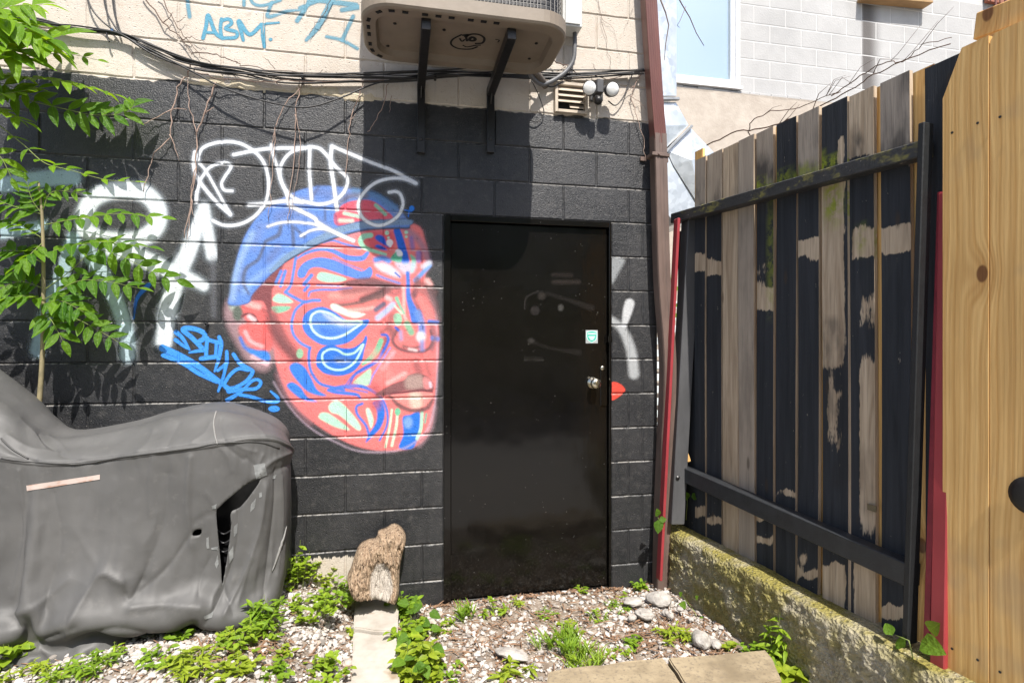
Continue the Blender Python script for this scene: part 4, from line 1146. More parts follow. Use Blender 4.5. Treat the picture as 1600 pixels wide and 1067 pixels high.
creeper('dry_vine', [(566, 130), (560, 155), (546, 185), (545, 225), (541, 278)], [[(546, 190), (556, 178)]], 'dry vine stem hanging at the left edge of the air conditioner shadow', .02, .0034, M_STEM, 5)
creeper('dry_vine', [(606, 130), (600, 160), (588, 188), (574, 206)], [[(612, 150), (608, 176)]], 'short dry vine under the left end of the air conditioner', .02, .003, M_STEM, 6)
creeper('dry_vine', [(222, -10), (256, 36), (284, 62), (300, 86)], [[(284, 62), (300, 58), (320, 66)], [(256, 36), (270, 20)]], 'dry vine stem coming down from the top left of the beige wall', .02, .0036, M_DSTEM, 7)
creeper('dry_vine', [(246, -10), (268, 24), (286, 56), (310, 86), (330, 100)], [[(276, 35), (290, 28)]], 'thinner dry vine stem beside the one at top left', .02, .0026, M_DSTEM, 8)
creeper('dry_vine', [(300, 84), (340, 86), (365, 97), (376, 103), (440, 112), (500, 118)], [[(372, 100), (366, 92)], [(430, 108), (418, 94), (412, 90)], [(500, 118), (505, 108)]], 'dry vine running along the top of the cables', .04, .003, M_DSTEM, 9)
creeper('dry_vine', [(520, -8), (508, 20), (490, 42), (484, 55)], [[(508, 20), (514, 5)]], 'wispy dry vine at the top of the teal scrawl', .02, .002, M_DSTEM, 10)
creeper('dry_vine', [(300, 112), (340, 122), (400, 128), (460, 126), (520, 128), (600, 126)], [[(356, 124), (340, 132)], [(430, 128), (440, 136)]], 'dry vine tangled under the cables along the paint edge', .045, .003, M_DSTEM, 11)
creeper('dry_vine', [(860, 92), (885, 104), (910, 116), (950, 124), (1000, 112)], [[(885, 104), (870, 112)], [(930, 110), (926, 100)]], 'dry vine tangle between the conduit and the downspout', .03, .0034, M_DSTEM, 12)
creeper('dry_vine', [(1004, 112), (990, 140), (985, 152), (996, 182), (1004, 215), (1008, 250)], [[(985, 150), (1000, 160), (1010, 172)], [(990, 135), (970, 150)]], 'dry vine stems dropping beside the downspout', .02, .003, M_STEM, 13)
creeper('dry_vine', [(930, -10), (945, 50), (952, 90), (956, 112)], [[(940, 30), (960, 45), (970, 100)], [(990, 10), (975, 50)]], 'hair thin dry vines on the beige wall right of the air conditioner', .008, .0013, M_DSTEM, 14)

# ============================================================ BACK BUILDING, DUCT
QB = -2.41
def backbuilding():
    t = thing('white_building', (3.2, 2.6, 0), 'whitewashed concrete block building behind the fence, with a large window', 'building')
    N = NT('whitewashed_block'); p = N.pos()
    c = N.mix(N.ramp(N.noise(p, 2.2, 6, .65), [(.3, 0.), (.7, 1.)]), (0.325, 0.32, 0.314), (0.43, 0.423, 0.414))
    c = N.mix(N.math('MULTIPLY', N.rnd(), .5), c, (0.37, 0.366, 0.36))
    x = N.sep(p)[0]; xs = wp(1350, 60, QB).x
    band = N.math('MULTIPLY', N.step(x, xs - .05, xs), N.step(x, xs + .27, xs + .06))
    band = N.math('MULTIPLY', band, N.step(N.math('ADD', N.sep(p)[2], N.math('MULTIPLY', N.noise(p, 5, 4), 1.2)), 3.5, 5.2))
    c = N.mix(N.math('MULTIPLY', band, .85), c, (0.06, 0.05, 0.045))
    mw = N.fin(c, .85, 0, N.bump(N.noise(p, 60, 5, .7), .5, .006))
    N = NT('parged_base'); p = N.pos()
    c = N.mix(N.ramp(N.noise(p, 4, 6, .7), [(.3, 0.), (.7, 1.)]), (0.36, 0.31, 0.26), (0.47, 0.415, 0.355))
    mb_ = N.fin(c, .9, 0, N.bump(N.noise(p, 40, 5, .7), .6, .006))
    zl = wp(1160, 148, QB).z; xw0, xw1 = wp(1050, 60, QB).x, wp(1152, 60, QB).x; zw = wp(1150, 139, QB).z
    y = -QB
    XL, XR = 1.9, 9.2
    mort = MB(); cbox(mort, xw1, XR, y + .0025, y + .25, zl, 7.0); cbox(mort, XL, xw1, y + .007, y + .25, zw - .004, zw) ; cbox(mort, XL, xw0 - .3, y + .007, y + .25, zw, 7.0)
    mort.build('mortar_bed', simple('white_mortar', (.47, .462, .45), .9, 0, .06, 10, .2), t)
    k = 0; z = zl; joff = wp(1228, 80, QB).x
    while z < 5.5:
        js = sorted([xw1] + [joff + (k % 2) * BL / 2 + BL * i for i in range(-3, 14)] + [XR])
        js = [j for j in js if xw1 <= j <= XR]
        for a, b in zip(js[:-1], js[1:]):
            if b - a < .03: continue
            if proj((b, y, z))[0] < 1100 or proj((a, y, z))[0] > 1640: continue
            o = link('block', block_mesh(a, b, z, z + CH, y, .006, .004, .004, 3, 2, k * 7 + int(a * 10)), mw); wchild(o, t)
        z += CH; k += 1
    fo = MB(); cbox(fo, XL, XR, y - .05, y + .25, -.1, zl - .012)
    fo.build('parged_base', mb_, t)
    # rough mortar drip line between base and blocks
    dr = MB(); r2 = random.Random(3); xx = XL
    while xx < 6.5:
        w_ = r2.uniform(.05, .22); dr.box((xx + w_ / 2, y - .02, zl - .006 - r2.uniform(0, .012)), (w_ / 2, .03, r2.uniform(.012, .03)), None, .004); xx += w_ + .002
    dr.build('mortar_drips', mw, t)
    # window
    M_FR = simple('white_vinyl', (0.74, 0.75, 0.76), .35, 0, .03)
    N = NT('window_glass'); p = N.pos()
    glass = N.fin(N.mix(N.noise(p, .8, 2), (0.50, 0.60, 0.66), (0.62, 0.70, 0.74)), .08, .75, None)
    wtop = zw + 1.5; xl = xw0 - .25
    fr = MB()
    cbox(fr, xw1 - .045, xw1, y - .05, y + .05, zw, wtop); cbox(fr, xl, xw1 - .0455, y - .05, y + .05, zw, zw + .045)
    cbox(fr, xl, xw1 - .05, y - .05, y + .05, wtop - .05, wtop)
    f = fr.build('window', M_FR, t)
    s2 = MB(); cbox(s2, xw1 - .10, xw1 - .0465, y - .03, y + .04, zw + .046, wtop - .051); cbox(s2, xl, xw1 - .1005, y - .03, y + .04, zw + .046, zw + .075)
    o = s2.build('sash', M_FR, None); o.parent = f; o.matrix_parent_inverse = Matrix.Translation(t.location).inverted() @ Matrix.Translation((0, 0, 0)); o.matrix_parent_inverse = Matrix()
    pn = MB(); cbox(pn, xl, xw1 - .101, y + .0, y + .01, zw + .0755, wtop - .051)
    o = pn.build('pane', glass, None); o.parent = f
    si = MB(); cbox(si, xl, xw1 + .02, y - .075, y - .006, zw - .035, zw - .002); o = si.build('sill', M_FR, None); o.parent = f
    # the opening at far right with bars
    a, b = wp(1553, 40, QB), wp(1660, -60, QB)
    op = MB(); cbox(op, a.x, b.x, y - .012, y - .004, a.z, b.z + .4); op.build('dark_window', simple('dark_glass', (.05, .09, .12), .1, .2), t)
    N = NT('red_brick_strip'); br = N.n('TexBrick'); p = N.pos(); mp = N.mapv(p, (5, 5, 5), (0, 0, 0), (R(90), 0, 0)); N.l(mp, br.inputs['Vector'])
    br.inputs['Color1'].default_value = (.30, .075, .035, 1); br.inputs['Color2'].default_value = (.22, .06, .03, 1); br.inputs['Mortar'].default_value = (.3, .25, .2, 1)
    c1, c2 = wp(1536, 4, QB), wp(1660, -30, QB)
    rb = MB(); cbox(rb, c1.x, c2.x, y - .06, y - .014, c1.z - .02, c2.z + .3); rb.build('red_lintel', N.fin(br.outputs['Color'], .8), t)
    for i in range(5):
        px = 1556 + i * 15; p0, p1 = wp(px, 42, QB + .12), wp(px, -30, QB + .12)
        MB().tube([p0, p1], .012, 8).build('window_bar', simple('rust_bar', (.16, .06, .05), .6, .3, .2) if i == 0 else bpy.data.materials['rust_bar'], t)
    rl = MB().beam(wp(1550, 43, QB + .12), wp(1650, 51, QB + .12), .03, .03); rl.build('bottom_rail', bpy.data.materials['rust_bar'], t)
backbuilding()
sh = MB().beam(wp(1346, -2, QB + .07), wp(1450, 8, QB + .07), .13, .03)
sh.beam(wp(1349, -12, QB + .06), wp(1448, -3, QB + .06), .10, .03)
tag(sh.build('wooden_ledge', simple('raw_plywood', (0.33, 0.20, 0.09), .8, 0, .3, 12, .2, streak=(.3, 1, 1)), None), 'rough wooden ledge sticking out of the white block wall', 'ledge')

def duct():
    M_GALV = None
    N = NT('galvanised_sheet'); p = N.pos()
    v = N.vor(p, 26, 'F1', 'Color'); vv = N.sep(v)[0]
    c = N.mix(vv, (0.50, 0.53, 0.55), (0.66, 0.69, 0.71))
    M_GALV = N.fin(c, N.math('ADD', .32, N.math('MULTIPLY', N.noise(p, 9, 3), .2)), .75, N.bump(N.noise(p, 5, 2), .25, .01))
    qd = -1.05
    t = thing('metal_duct', wp(1060, 330, qd), 'galvanised sheet metal duct with a mitred elbow behind the fence', 'duct')
    def wedge(pix, depth, name, ridge=True):
        poly = [wp(a, b, qd) for a, b in pix]
        m = MB()
        n = len(poly); c = sum(poly, Vector()) / n
        m.v = [tuple(p) for p in poly] + [tuple(p + Vector((0, depth, 0))) for p in poly]
        for i in range(n): m.f.append((i, (i + 1) % n, n + (i + 1) % n, n + i))
        if ridge:                                   # cross-broken panel: shallow pyramid
            m.v.append(tuple(c - Vector((0, .035, 0)))); k = 2 * n
            for i in range(n): m.f.append((i, (i + 1) % n, k))
        else: m.f.append(tuple(range(n)))
        m.f.append(tuple(range(n, 2 * n)))
        return m.build(name, M_GALV, t)
    wedge([(985, -120), (1057, -120), (1057, 150), (985, 150)], .42, 'riser')
    wedge([(985, 160), (1056, 160), (1076, 196), (1040, 232), (985, 250)], .42, 'upper_mitre')
    wedge([(1042, 236), (1079, 200), (1115, 238), (1098, 330), (1052, 258)], .42, 'elbow')
    wedge([(985, 254), (1040, 236), (1052, 262), (1096, 334), (1078, 350), (1055, 350), (1040, 330), (985, 330)], .40, 'throat', False)
    fl = MB()
    fl.beam(wp(975, 155, qd + .015), wp(1061, 155, qd + .015), .03, .022); fl.beam(wp(1040, 238, qd + .02), wp(1081, 197, qd + .02), .03, .02)
    fl.build('flange', simple('flange_steel', (.30, .31, .32), .45, .6, .15), t)
duct()
# things glimpsed in the slot between wall and fence
def slot():
    y = 2.2
    t = thing('lattice_panel', (2.3, 1.9, 0), 'bright slatted panel seen through the gap beside the downspout', 'panel')
    for i in range(12):
        z = .5 + i * .12
        MB().box((2.55, 1.95, z), (.35, .012, .035), None, .003).build('slat', simple('slat_white', (.6, .66, .68), .5, 0, .1) if i == 0 else bpy.data.materials['slat_white'], t)
slot()
# ============================================================ FENCE, KERB, POSTS
FD = Vector((FS, -1, 0)).normalized()         # along the fence, towards the camera
FN = Vector((-1, -FS, 0)).normalized()        # towards the yard
def board_material():
    N = NT('half_painted_board'); p = N.pos()
    # grain runs up the board
    g = N.mapv(p, (30, 30, 1.6))
    gr = N.noise(g, 1.0, 4, .65, .6); fine = N.noise(N.mapv(p, (160, 160, 5)), 1, 2, .6)
    wood = N.mix(N.ramp(gr, [(.25, 0.), (.75, 1.)]), (0.27, 0.195, 0.125), (0.60, 0.485, 0.355))
    tone = N.attr('tone')
    wood = N.mix(N.math('MULTIPLY', tone, .8), wood, (0.29, 0.26, 0.23))
    wood = N.mix(N.math('MULTIPLY', N.step(fine, .5, .75), .35), wood, (0.07, 0.055, 0.045))
    blk = N.mix(N.ramp(gr, [(.3, 0.), (.8, 1.)]), (0.016, 0.019, 0.023), (0.038, 0.042, 0.050))
    chips = N.step(N.noise(N.mapv(p, (60, 60, 22)), 1, 5, .7), .70, .74)
    blk = N.mix(N.math('MULTIPLY', chips, .7), blk, (0.25, 0.22, 0.18))
    rag = N.math('ADD', N.attr('bare'), N.math('MULTIPLY', N.math('SUBTRACT', N.noise(N.mapv(p, (34, 34, 8)), 1, 5, .8), .5), 1.15))
    c = N.mix(N.step(rag, .40, .60), blk, wood)
    soot = N.math('MULTIPLY', N.attr('soot'), N.step(N.noise(N.mapv(p, (14, 14, 5)), 1, 4), .35, .65))
    c = N.mix(N.math('MULTIPLY', soot, .85), c, (0.02, 0.02, 0.022))
    mo = N.math('MULTIPLY', N.attr('moss'), N.step(N.noise(p, 22, 5, .7), .35, .6))
    c = N.mix(mo, c, N.mix(N.noise(p, 60, 3), (0.14, 0.18, 0.012), (0.34, 0.38, 0.03)))
    knot = N.step(N.vor(N.mapv(p, (7, 7, 2.2)), 1), .10, .04)
    c = N.mix(N.math('MULTIPLY', knot, .6), c, (0.05, 0.035, 0.025))
    return N.fin(c, .78, 0, N.bump(N.math('ADD', gr, N.math('MULTIPLY', fine, .6)), .55, .004), .3)
M_BOARD = board_material()
def cedar_material(name, a, b):
    N = NT(name); p = N.pos(); X, Y, Z = N.sep(p)
    cv = N.n('CombineXYZ'); N.l(N.math('MULTIPLY', Y, 4.6), cv.inputs[0]); N.l(N.math('MULTIPLY', Z, 2.6), cv.inputs[1])
    vo = N.n('TexVoronoi', voronoi_dimensions='2D'); N.l(cv.outputs[0], vo.inputs['Vector']); vo.inputs['Scale'].default_value = 1.0
    kd = vo.outputs['Distance']; pick = N.step(N.sep(vo.outputs['Color'])[0], .38, .40)
    near = N.math('MULTIPLY', N.step(kd, .34, .02), pick)
    # growth rings run up the board and bend round the knots
    wob = N.math('ADD', Y, N.math('ADD', N.math('MULTIPLY', N.noise(N.mapv(p, (5, 5, .8)), 1.0, 2), .10), N.math('MULTIPLY', near, .03)))
    w = N.math('SINE', N.math('MULTIPLY', wob, 420.0))
    w2 = N.math('SINE', N.math('MULTIPLY', wob, 160.0))
    fine = N.noise(N.mapv(p, (260, 260, 7)), 1, 3, .65)
    f = N.math('ADD', N.math('MULTIPLY', w, .10), N.math('ADD', N.math('MULTIPLY', w2, .14), N.math('ADD', N.math('MULTIPLY', fine, .5), .25)))
    c = N.mix(N.ramp(f, [(.25, 0.), (.75, 1.)]), a, b)
    c = N.mix(N.math('MULTIPLY', N.step(N.noise(N.mapv(p, (7, 7, 1.1)), 1, 3), .42, .7), .45), c, tuple(x * .74 for x in a))
    c = N.mix(N.math('MULTIPLY', near, .45), c, (a[0] * .62, a[1] * .5, a[2] * .38))
    core = N.math('MULTIPLY', N.step(kd, .085, .06), pick)
    c = N.mix(core, c, (a[0] * .30, a[1] * .22, a[2] * .2))
    c = N.mix(N.math('MULTIPLY', N.step(N.noise(p, 2.6, 3, .7), .54, .7), .3), c, (.26, .22, .17))
    return N.fin(c, .6, 0, N.bump(N.math('ADD', fine, N.math('MULTIPLY', w, .15)), .3, .003), .35)
M_CEDAR = cedar_material('fresh_cedar', (0.58, 0.325, 0.105), (0.78, 0.50, 0.195))
M_BPAINT = simple('chipped_black_paint', (0.024, 0.026, 0.029), .5, 0, .3, 18, .3, .004)

fence = thing('wooden_fence', (1.7, -.6, .3), 'board fence half painted black with bare weathered boards and a mossy rail', 'fence')
X0F = 1.665
def q_of(px, x0=X0F): return -fp(px, 500, x0).y
def board(px0, px1, zt, zb, spec, off=0.0, th=.018, name='board', mat=None, x0=X0F, tilt=0.0, zt2=None):
    """one vertical board from two survey columns; spec = list of (kind, y0, y1[, side0, side1]) along the column"""
    qa, qb = q_of(px0, x0), q_of(px1, x0)
    nx, nz = 5, 64
    U, W = np.meshgrid(np.linspace(0, 1, nx), np.linspace(0, 1, nz))
    Q = qa + (qb - qa) * U
    zt2 = zt if zt2 is None else zt2
    ZT = zt + (zt2 - zt) * U
    Z = zb + (ZT - zb) * W
    Q = Q + tilt * (Z - 1.3)
    bow = .003 * np.sin(W * 5 + px0)
    Xp = x0 + FS * Q; Yp = -Q
    front = np.stack([Xp + FN.x * (off + bow), Yp + FN.y * (off + bow), Z], -1)
    back = front - np.array([FN.x, FN.y, 0]) * th
    V = np.concatenate([front.reshape(-1, 3), back.reshape(-1, 3)])
    i = np.arange(nx * nz).reshape(nz, nx)
    F = [np.stack([i[:-1, :-1], i[:-1, 1:], i[1:, 1:], i[1:, :-1]], -1).reshape(-1, 4)]
    m = nx * nz
    F.append(np.stack([i[:-1, :-1], i[1:, :-1], i[1:, 1:], i[:-1, 1:]], -1).reshape(-1, 4) + m)
    ex = []; base = 2 * m
    for e in (i[:, 0], i[::-1, -1], i[0, ::-1], i[-1, :]):         # raw sawn edges, unpainted
        k = len(e); ex += [V[e], V[e + m]]
        a_ = base + np.arange(k); b_ = a_ + k; base += 2 * k
        F.append(np.stack([a_[:-1], a_[1:], b_[1:], b_[:-1]], -1))
    V = np.concatenate([V] + ex); nv = len(V)
    me = fast_mesh(name, V, np.concatenate(F), False)
    at = {k: np.zeros(nv) for k in ('bare', 'tone', 'soot', 'moss')}
    px, py = proj(V)
    UU = np.concatenate([U.ravel(), U.ravel(), np.full(nv - 2 * m, .5)])
    for s in spec:
        k, y0, y1, v = s[0], s[1], s[2], s[3]
        s0, s1 = (s[4], s[5]) if len(s) > 5 else (-1, 2)
        sm = s[6] if len(s) > 6 else 5
        msk = np.clip((py - y0) / sm + .5, 0, 1) * np.clip((y1 - py) / sm + .5, 0, 1) * np.clip((UU - s0) / .15 + .5, 0, 1) * np.clip((s1 - UU) / .15 + .5, 0, 1)
        at[k] = np.maximum(at[k], v * msk) if v >= 0 else at[k] * (1 - msk)
    at['bare'][2 * m:] = 1; at['tone'][2 * m:] = .1; at['soot'][2 * m:] *= .2
    for k, v in at.items(): fattr(me, k, v)
    o = link(name, me, mat or M_BOARD); wchild(o, fence)
    return o
ZB = .30
def topz(px): return np.interp(px, [1085, 1460], [2.515, 2.44])
BARE = ('bare', -500, 2000, 1.0)
B = [
 (1086, 1102, [('bare', 200, 338, 1), ('tone', 200, 338, .9), ('soot', 280, 350, .8, -1, 2, 30), ('bare', 398, 424, 1), ('bare', 790, 808, .8)]),
 (1104, 1127, [('bare', 190, 330, 1), ('tone', 190, 330, .6), ('soot', 290, 340, .7, -1, 2, 30), ('bare', 406, 432, 1), ('bare', 806, 820, .8)]),
 (1129, 1152, [BARE, ('soot', 290, 330, .2)]),
 (1154, 1178, [BARE, ('tone', -500, 2000, .75), ('soot', 330, 700, .25)]),
 (1182, 1208, [('bare', 100, 305, 1), ('tone', 100, 300, .7), ('soot', 240, 330, 1, -1, 2, 40), ('bare', 400, 445, .45, -1, 2, 40), ('bare', 447, 482, 1), ('moss', 280, 310, .8), ('moss', 330, 480, .5, .7, 2, 60), ('bare', 795, 812, 1), ('bare', 838, 850, .8)]),
 (1213, 1244, [('moss', 268, 296, .7), ('bare', 765, 775, .8)]),
 (1247, 1279, [('bare', 100, 280, 1), ('tone', 100, 280, .85), ('soot', 215, 290, .95, -1, 2, 45), ('moss', 255, 285, .6), ('bare', 373, 404, 1), ('bare', 890, 905, .8), ('bare', 860, 885, .7, .0, .5)]),
 (1285, 1325, [('bare', 215, 262, 1, .6, .95, 12), ('bare', 262, 280, .9, .65, 1.2), ('moss', 243, 275, 1, -1, .62, 6), ('bare', 280, 575, 1, -1, .84, 30), ('moss', 280, 345, .9, .1, .75, 40), ('bare', 575, 720, .58, .1, .8, 80), ('bare', 880, 2000, 1, -1, .85), ('soot', 500, 760, .6)]),
 (1329, 1367, [('bare', 0, 245, 1), ('soot', 205, 265, 1, .05, .6, 30), ('bare', 355, 402, 1, .1, 2, 14), ('moss', 355, 395, .6, .3, .7), ('bare', 450, 520, .6, .45, 1.2, 50), ('bare', 560, 830, 1, .42, 2, 60), ('soot', 700, 800, .3), ('bare', 860, 2000, 1, .1, 2)]),
 (1378, 1424, [('bare', 0, 255, 1), ('tone', 0, 255, .95), ('soot', 195, 260, .9, -1, 2, 60), ('soot', 0, 250, .7, .55, 2, 20), ('bare', 353, 393, 1, -1, 2, 4), ('bare', 945, 968, 1)]),
 (1446, 1520, [('bare', 60, 70, .4)]),
]
for (a, b, sp) in B:
    board(a, b, topz(a) + RNG.uniform(-.006, .006), ZB, sp, RNG.uniform(-.003, .004), tilt=RNG.uniform(-.004, .004))
board(1056, 1084.5, 2.13, ZB, [], -.012, .016)
# natural boards closing the gaps behind
for (a, b, dz) in ((1080, 1092, .06), (1097, 1110, -.004), (1122, 1134, 0), (1174, 1188, .004), (1203, 1219, .004), (1240, 1252, 0), (1274, 1292, .006), (1362, 1384, .006), (1418, 1452, .008)):
    board(a, b, topz(a) + dz, ZB, [BARE], -.024, .016, 'backing_board', M_CEDAR)
# rails
def rail_mat():
    N = NT('mossy_black_rail'); p = N.pos(); nz = N.sep(N.n('NewGeometry').outputs['Normal'])[2]
    n = N.noise(p, 14, 5, .7)
    c = N.mix(n, (0.016, 0.017, 0.018), (0.045, 0.045, 0.046))
    c = N.mix(N.step(N.noise(N.mapv(p, (50, 20, 80)), 1, 5, .7), .66, .70), c, (0.33, 0.29, 0.23))
    m = N.math('MULTIPLY', N.step(N.noise(N.mapv(p, (1, 1, 2)), 7, 5, .7), .52, .66), N.step(N.math('ADD', nz, N.noise(p, 30, 3)), .35, .6))
    c = N.mix(m, c, (0.17, 0.155, 0.045))
    return N.fin(c, .6, 0, N.bump(N.noise(p, 60, 4), .5, .004))
M_RAIL = rail_mat()
def fpt(px, py, off=0.0, x0=X0F):
    return fp(px, py, x0) + FN * off
ra, rb = fpt(1060, 339, .032), fpt(1470, 222, .032)
MB().beam(fpt(1062, 343, .034), fpt(1460, 235, .034), .066, .058, bev=.004).build('rail', M_RAIL, fence)
MB().beam(fpt(1074, 737, .034), fpt(1440, 897, .034), .060, .085, bev=.004).build('rail', M_BPAINT, fence)
# fixing block of the low rail and nail plate
MB().box(fpt(1079, 742, .06), (.022, .02, .055), (FD, FN, Vector((0, 0, 1))), .003).build('rail_hanger', simple('grey_hanger', (.08, .08, .085), .5, .2), fence)
# post at the near end
MB().beam(fpt(1436, 1000, .05), fpt(1462, 196, .05), .05, .022, up=FD, bev=.003).build('post', simple('deep_black_paint', (0.008, 0.009, 0.010), .6, 0, .3, 18, .3), fence)
# little tag and chip of wood
MB().box(fpt(1364, 793, .006), (.018, .002, .012), (FD, FN, Vector((0, 0, 1)))).build('stamp_patch', simple('stamp', (.14, .11, .06), .8), fence)
sp = MB(); P = spline([fpt(1084, 560, .03), fpt(1081, 640, .045), fpt(1080, 690, .05), fpt(1083, 720, .03)], 5)
sp.tube([tuple(p) for p in P], np.linspace(.004, .012, len(P)), 5).build('splintered_strip', M_CEDAR, fence)

# dark post with red edge in the corner
t = thing('corner_post', fp(1055, 815, 1.6), 'dark grey post leaning at the wall end of the fence', 'post')
pb, pt = wp(1054, 816, .10), wp(1080, 343, .10)
m = MB().beam(pb, pt, .082, .085, up=(0, 1, 0), bev=.004); m.build('shaft', simple('charcoal_paint', (0.075, 0.075, 0.078), .5, 0, .2, 12, .2, streak=(1, 1, .3)), t)
bl = wp(1059, 746, .145); MB().lathe(bl, (0, -1, 0), [(0, .012), (.004, .012), (.008, .006)], 8).build('bolt', M_BLACKM, t)
M_RED = simple('red_paint', (0.30, 0.035, 0.042), .45, 0, .18, 10, .1, streak=(1, 1, .3))
r = MB(); r.beam(wp(1030, 905, .13), wp(1058, 342, .13), .017, .05, up=(0, 1, 0), bev=.003)
tag(r.build('red_pole', M_RED, None), 'slim red pole leaning beside the dark corner post', 'pole')
blk = MB().box(wp(1079, 338, .09), (.035, .03, .012), None, .003)
tag(blk.build('wood_offcut', M_CEDAR, None), 'small raw wood block on top of the corner post', 'wood block')
# red post by the gate
r = MB(); r.beam(fp(1466, 1085, 1.60), fp(1480, 300, 1.665), .022, .046, up=FD, bev=.003)
tag(r.build('red_post', M_RED, None), 'red painted post between the black fence and the raw wood panel', 'post')
r = MB(); r.beam(fp(1449, 1000, 1.625), fp(1471, 300, 1.665), .012, .022, up=FD, bev=.002)
tag(r.build('red_strip', simple('dark_red_paint', (.22, .018, .03), .5, 0, .3, 14, .2), None), 'narrow dark red strip behind the red post', 'strip')

# raw cedar panel at the right edge
pan = thing('cedar_fence', (1.85, -1.7, .3), 'raw golden wood board fence at the right edge of the picture', 'fence')
XP = 1.615
def pboard(qa, qb, zt, ear, name='board', x0=XP, th=.019, zb=.05):
    def P(q, z): return Vector((x0 + FS * q, -q, z))
    poly = [P(qa, zb), P(qb, zb), P(qb, zt), P(qa + ear[0], zt), P(qa, zt - ear[1])]
    b = MB().prism(poly, -FN, th).build(name, M_CEDAR, pan)
    return b
qa = -fp(1473, 500, XP).y
qs = [qa, qa + .136, qa + .278, qa + .42, qa + .56, qa + .70, qa + .84]
zt = fp(1507, 73, XP).z
for i in range(6):
    pboard(qs[i] + (.0015 if i else 0), qs[i + 1] - .0015, zt, (.058, .145) if i == 0 else (.012, .02), x0=XP + (.002 if i % 2 else 0))
# backing board and top timber
cap = MB().beam(fp(1530, 44, XP + .05), fp(1640, 3, XP + .05), .05, .085, bev=.003); cap.build('top_timber', M_CEDAR, pan)
scr = MB().lathe((0, 0, 0), FN, [(0, .0045), (.0012, .004), (.0013, .0015)], 8).mesh('screw')
for i in range(5):
    for zz in (.42, 2.16):
        for dq in (.03, .105):
            q_ = qs[i] + dq; o = link('screw', scr, M_BLACKM); o.parent = pan
            o.location = Vector((XP + FS * q_, -q_, zz + (.004 if dq > .05 else 0))) + FN * .0018 - Vector(pan.location)
lc = fp(1612, 775, XP) + FN * .0015
la = MB().lathe(lc, FN, [(0, .058), (.004, .057), (.007, .04), (.008, .012)], 24).build('latch_plate', M_BLACKM, pan, True)

# creeper along the fence top
def fcreeper(pts, lb, seed, r=.004):
    r2 = random.Random(seed); P = []
    for a, b in zip(pts[:-1], pts[1:]):
        for i in range(5):
            f = i / 5; P.append(tuple(fp(a[0] + (b[0] - a[0]) * f + r2.uniform(-2, 2), a[1] + (b[1] - a[1]) * f + r2.uniform(-1.5, 1.5), X0F + .07 + r2.uniform(-.01, .01))))
    t = thing('bare_creeper', P[0], lb, 'vine')
    MB().tube(P, np.linspace(r, r * .5, len(P)), 5).build('stem', M_DSTEM, t, True)
    for k in range(4):
        i = r2.randrange(2, len(P) - 2); p = Vector(P[i])
        MB().tube([p, p + FD * r2.uniform(.03, .07) + Vector((0, 0, r2.uniform(.01, .06))), p + FD * r2.uniform(.09, .15) + Vector((0, 0, r2.uniform(0, .09)))], [r * .5, r * .4, r * .2], 4).build('twig', M_DSTEM, t, True)
fcreeper([(1106, 226), (1150, 206), (1200, 200), (1240, 184), (1290, 162), (1330, 140), (1362, 118), (1420, 92), (1500, 62)], 'bare creeper stem trailing along the top of the fence boards', 1)
fcreeper([(1170, 210), (1172, 190), (1205, 174), (1250, 168), (1290, 150), (1320, 142)], 'short bare creeper arching above the middle of the fence', 2, .003)
fcreeper([(1300, 150), (1345, 118), (1385, 96), (1410, 98), (1440, 70), (1500, 55)], 'wispy bare creeper rising past the white wall above the fence', 3, .0026)
P = [tuple(wp(a, b, -.1)) for a, b in ((1055, -12), (1066, 8), (1078, 28), (1088, 52), (1100, 72))]
t = thing('bare_branch', P[0], 'bare dark branch crossing the window of the white building', 'branch')
MB().tube(P, np.linspace(.0045, .002, len(P)), 5).build('stem', M_DSTEM, t, True)
P = [tuple(wp(a, b, -.1)) for a, b in ((1028, -10), (1040, 20), (1045, 40), (1040, 70), (1038, 95))]
MB().tube(P, np.linspace(.005, .002, len(P)), 5).build('stem', M_DSTEM, t, True)
P = [tuple(wp(a, b, -.1)) for a, b in ((1072, 10), (1062, 34), (1058, 40), (1062, 44))]
MB().tube(P, np.linspace(.0025, .0015, len(P)), 4).build('twig', M_DSTEM, t, True)

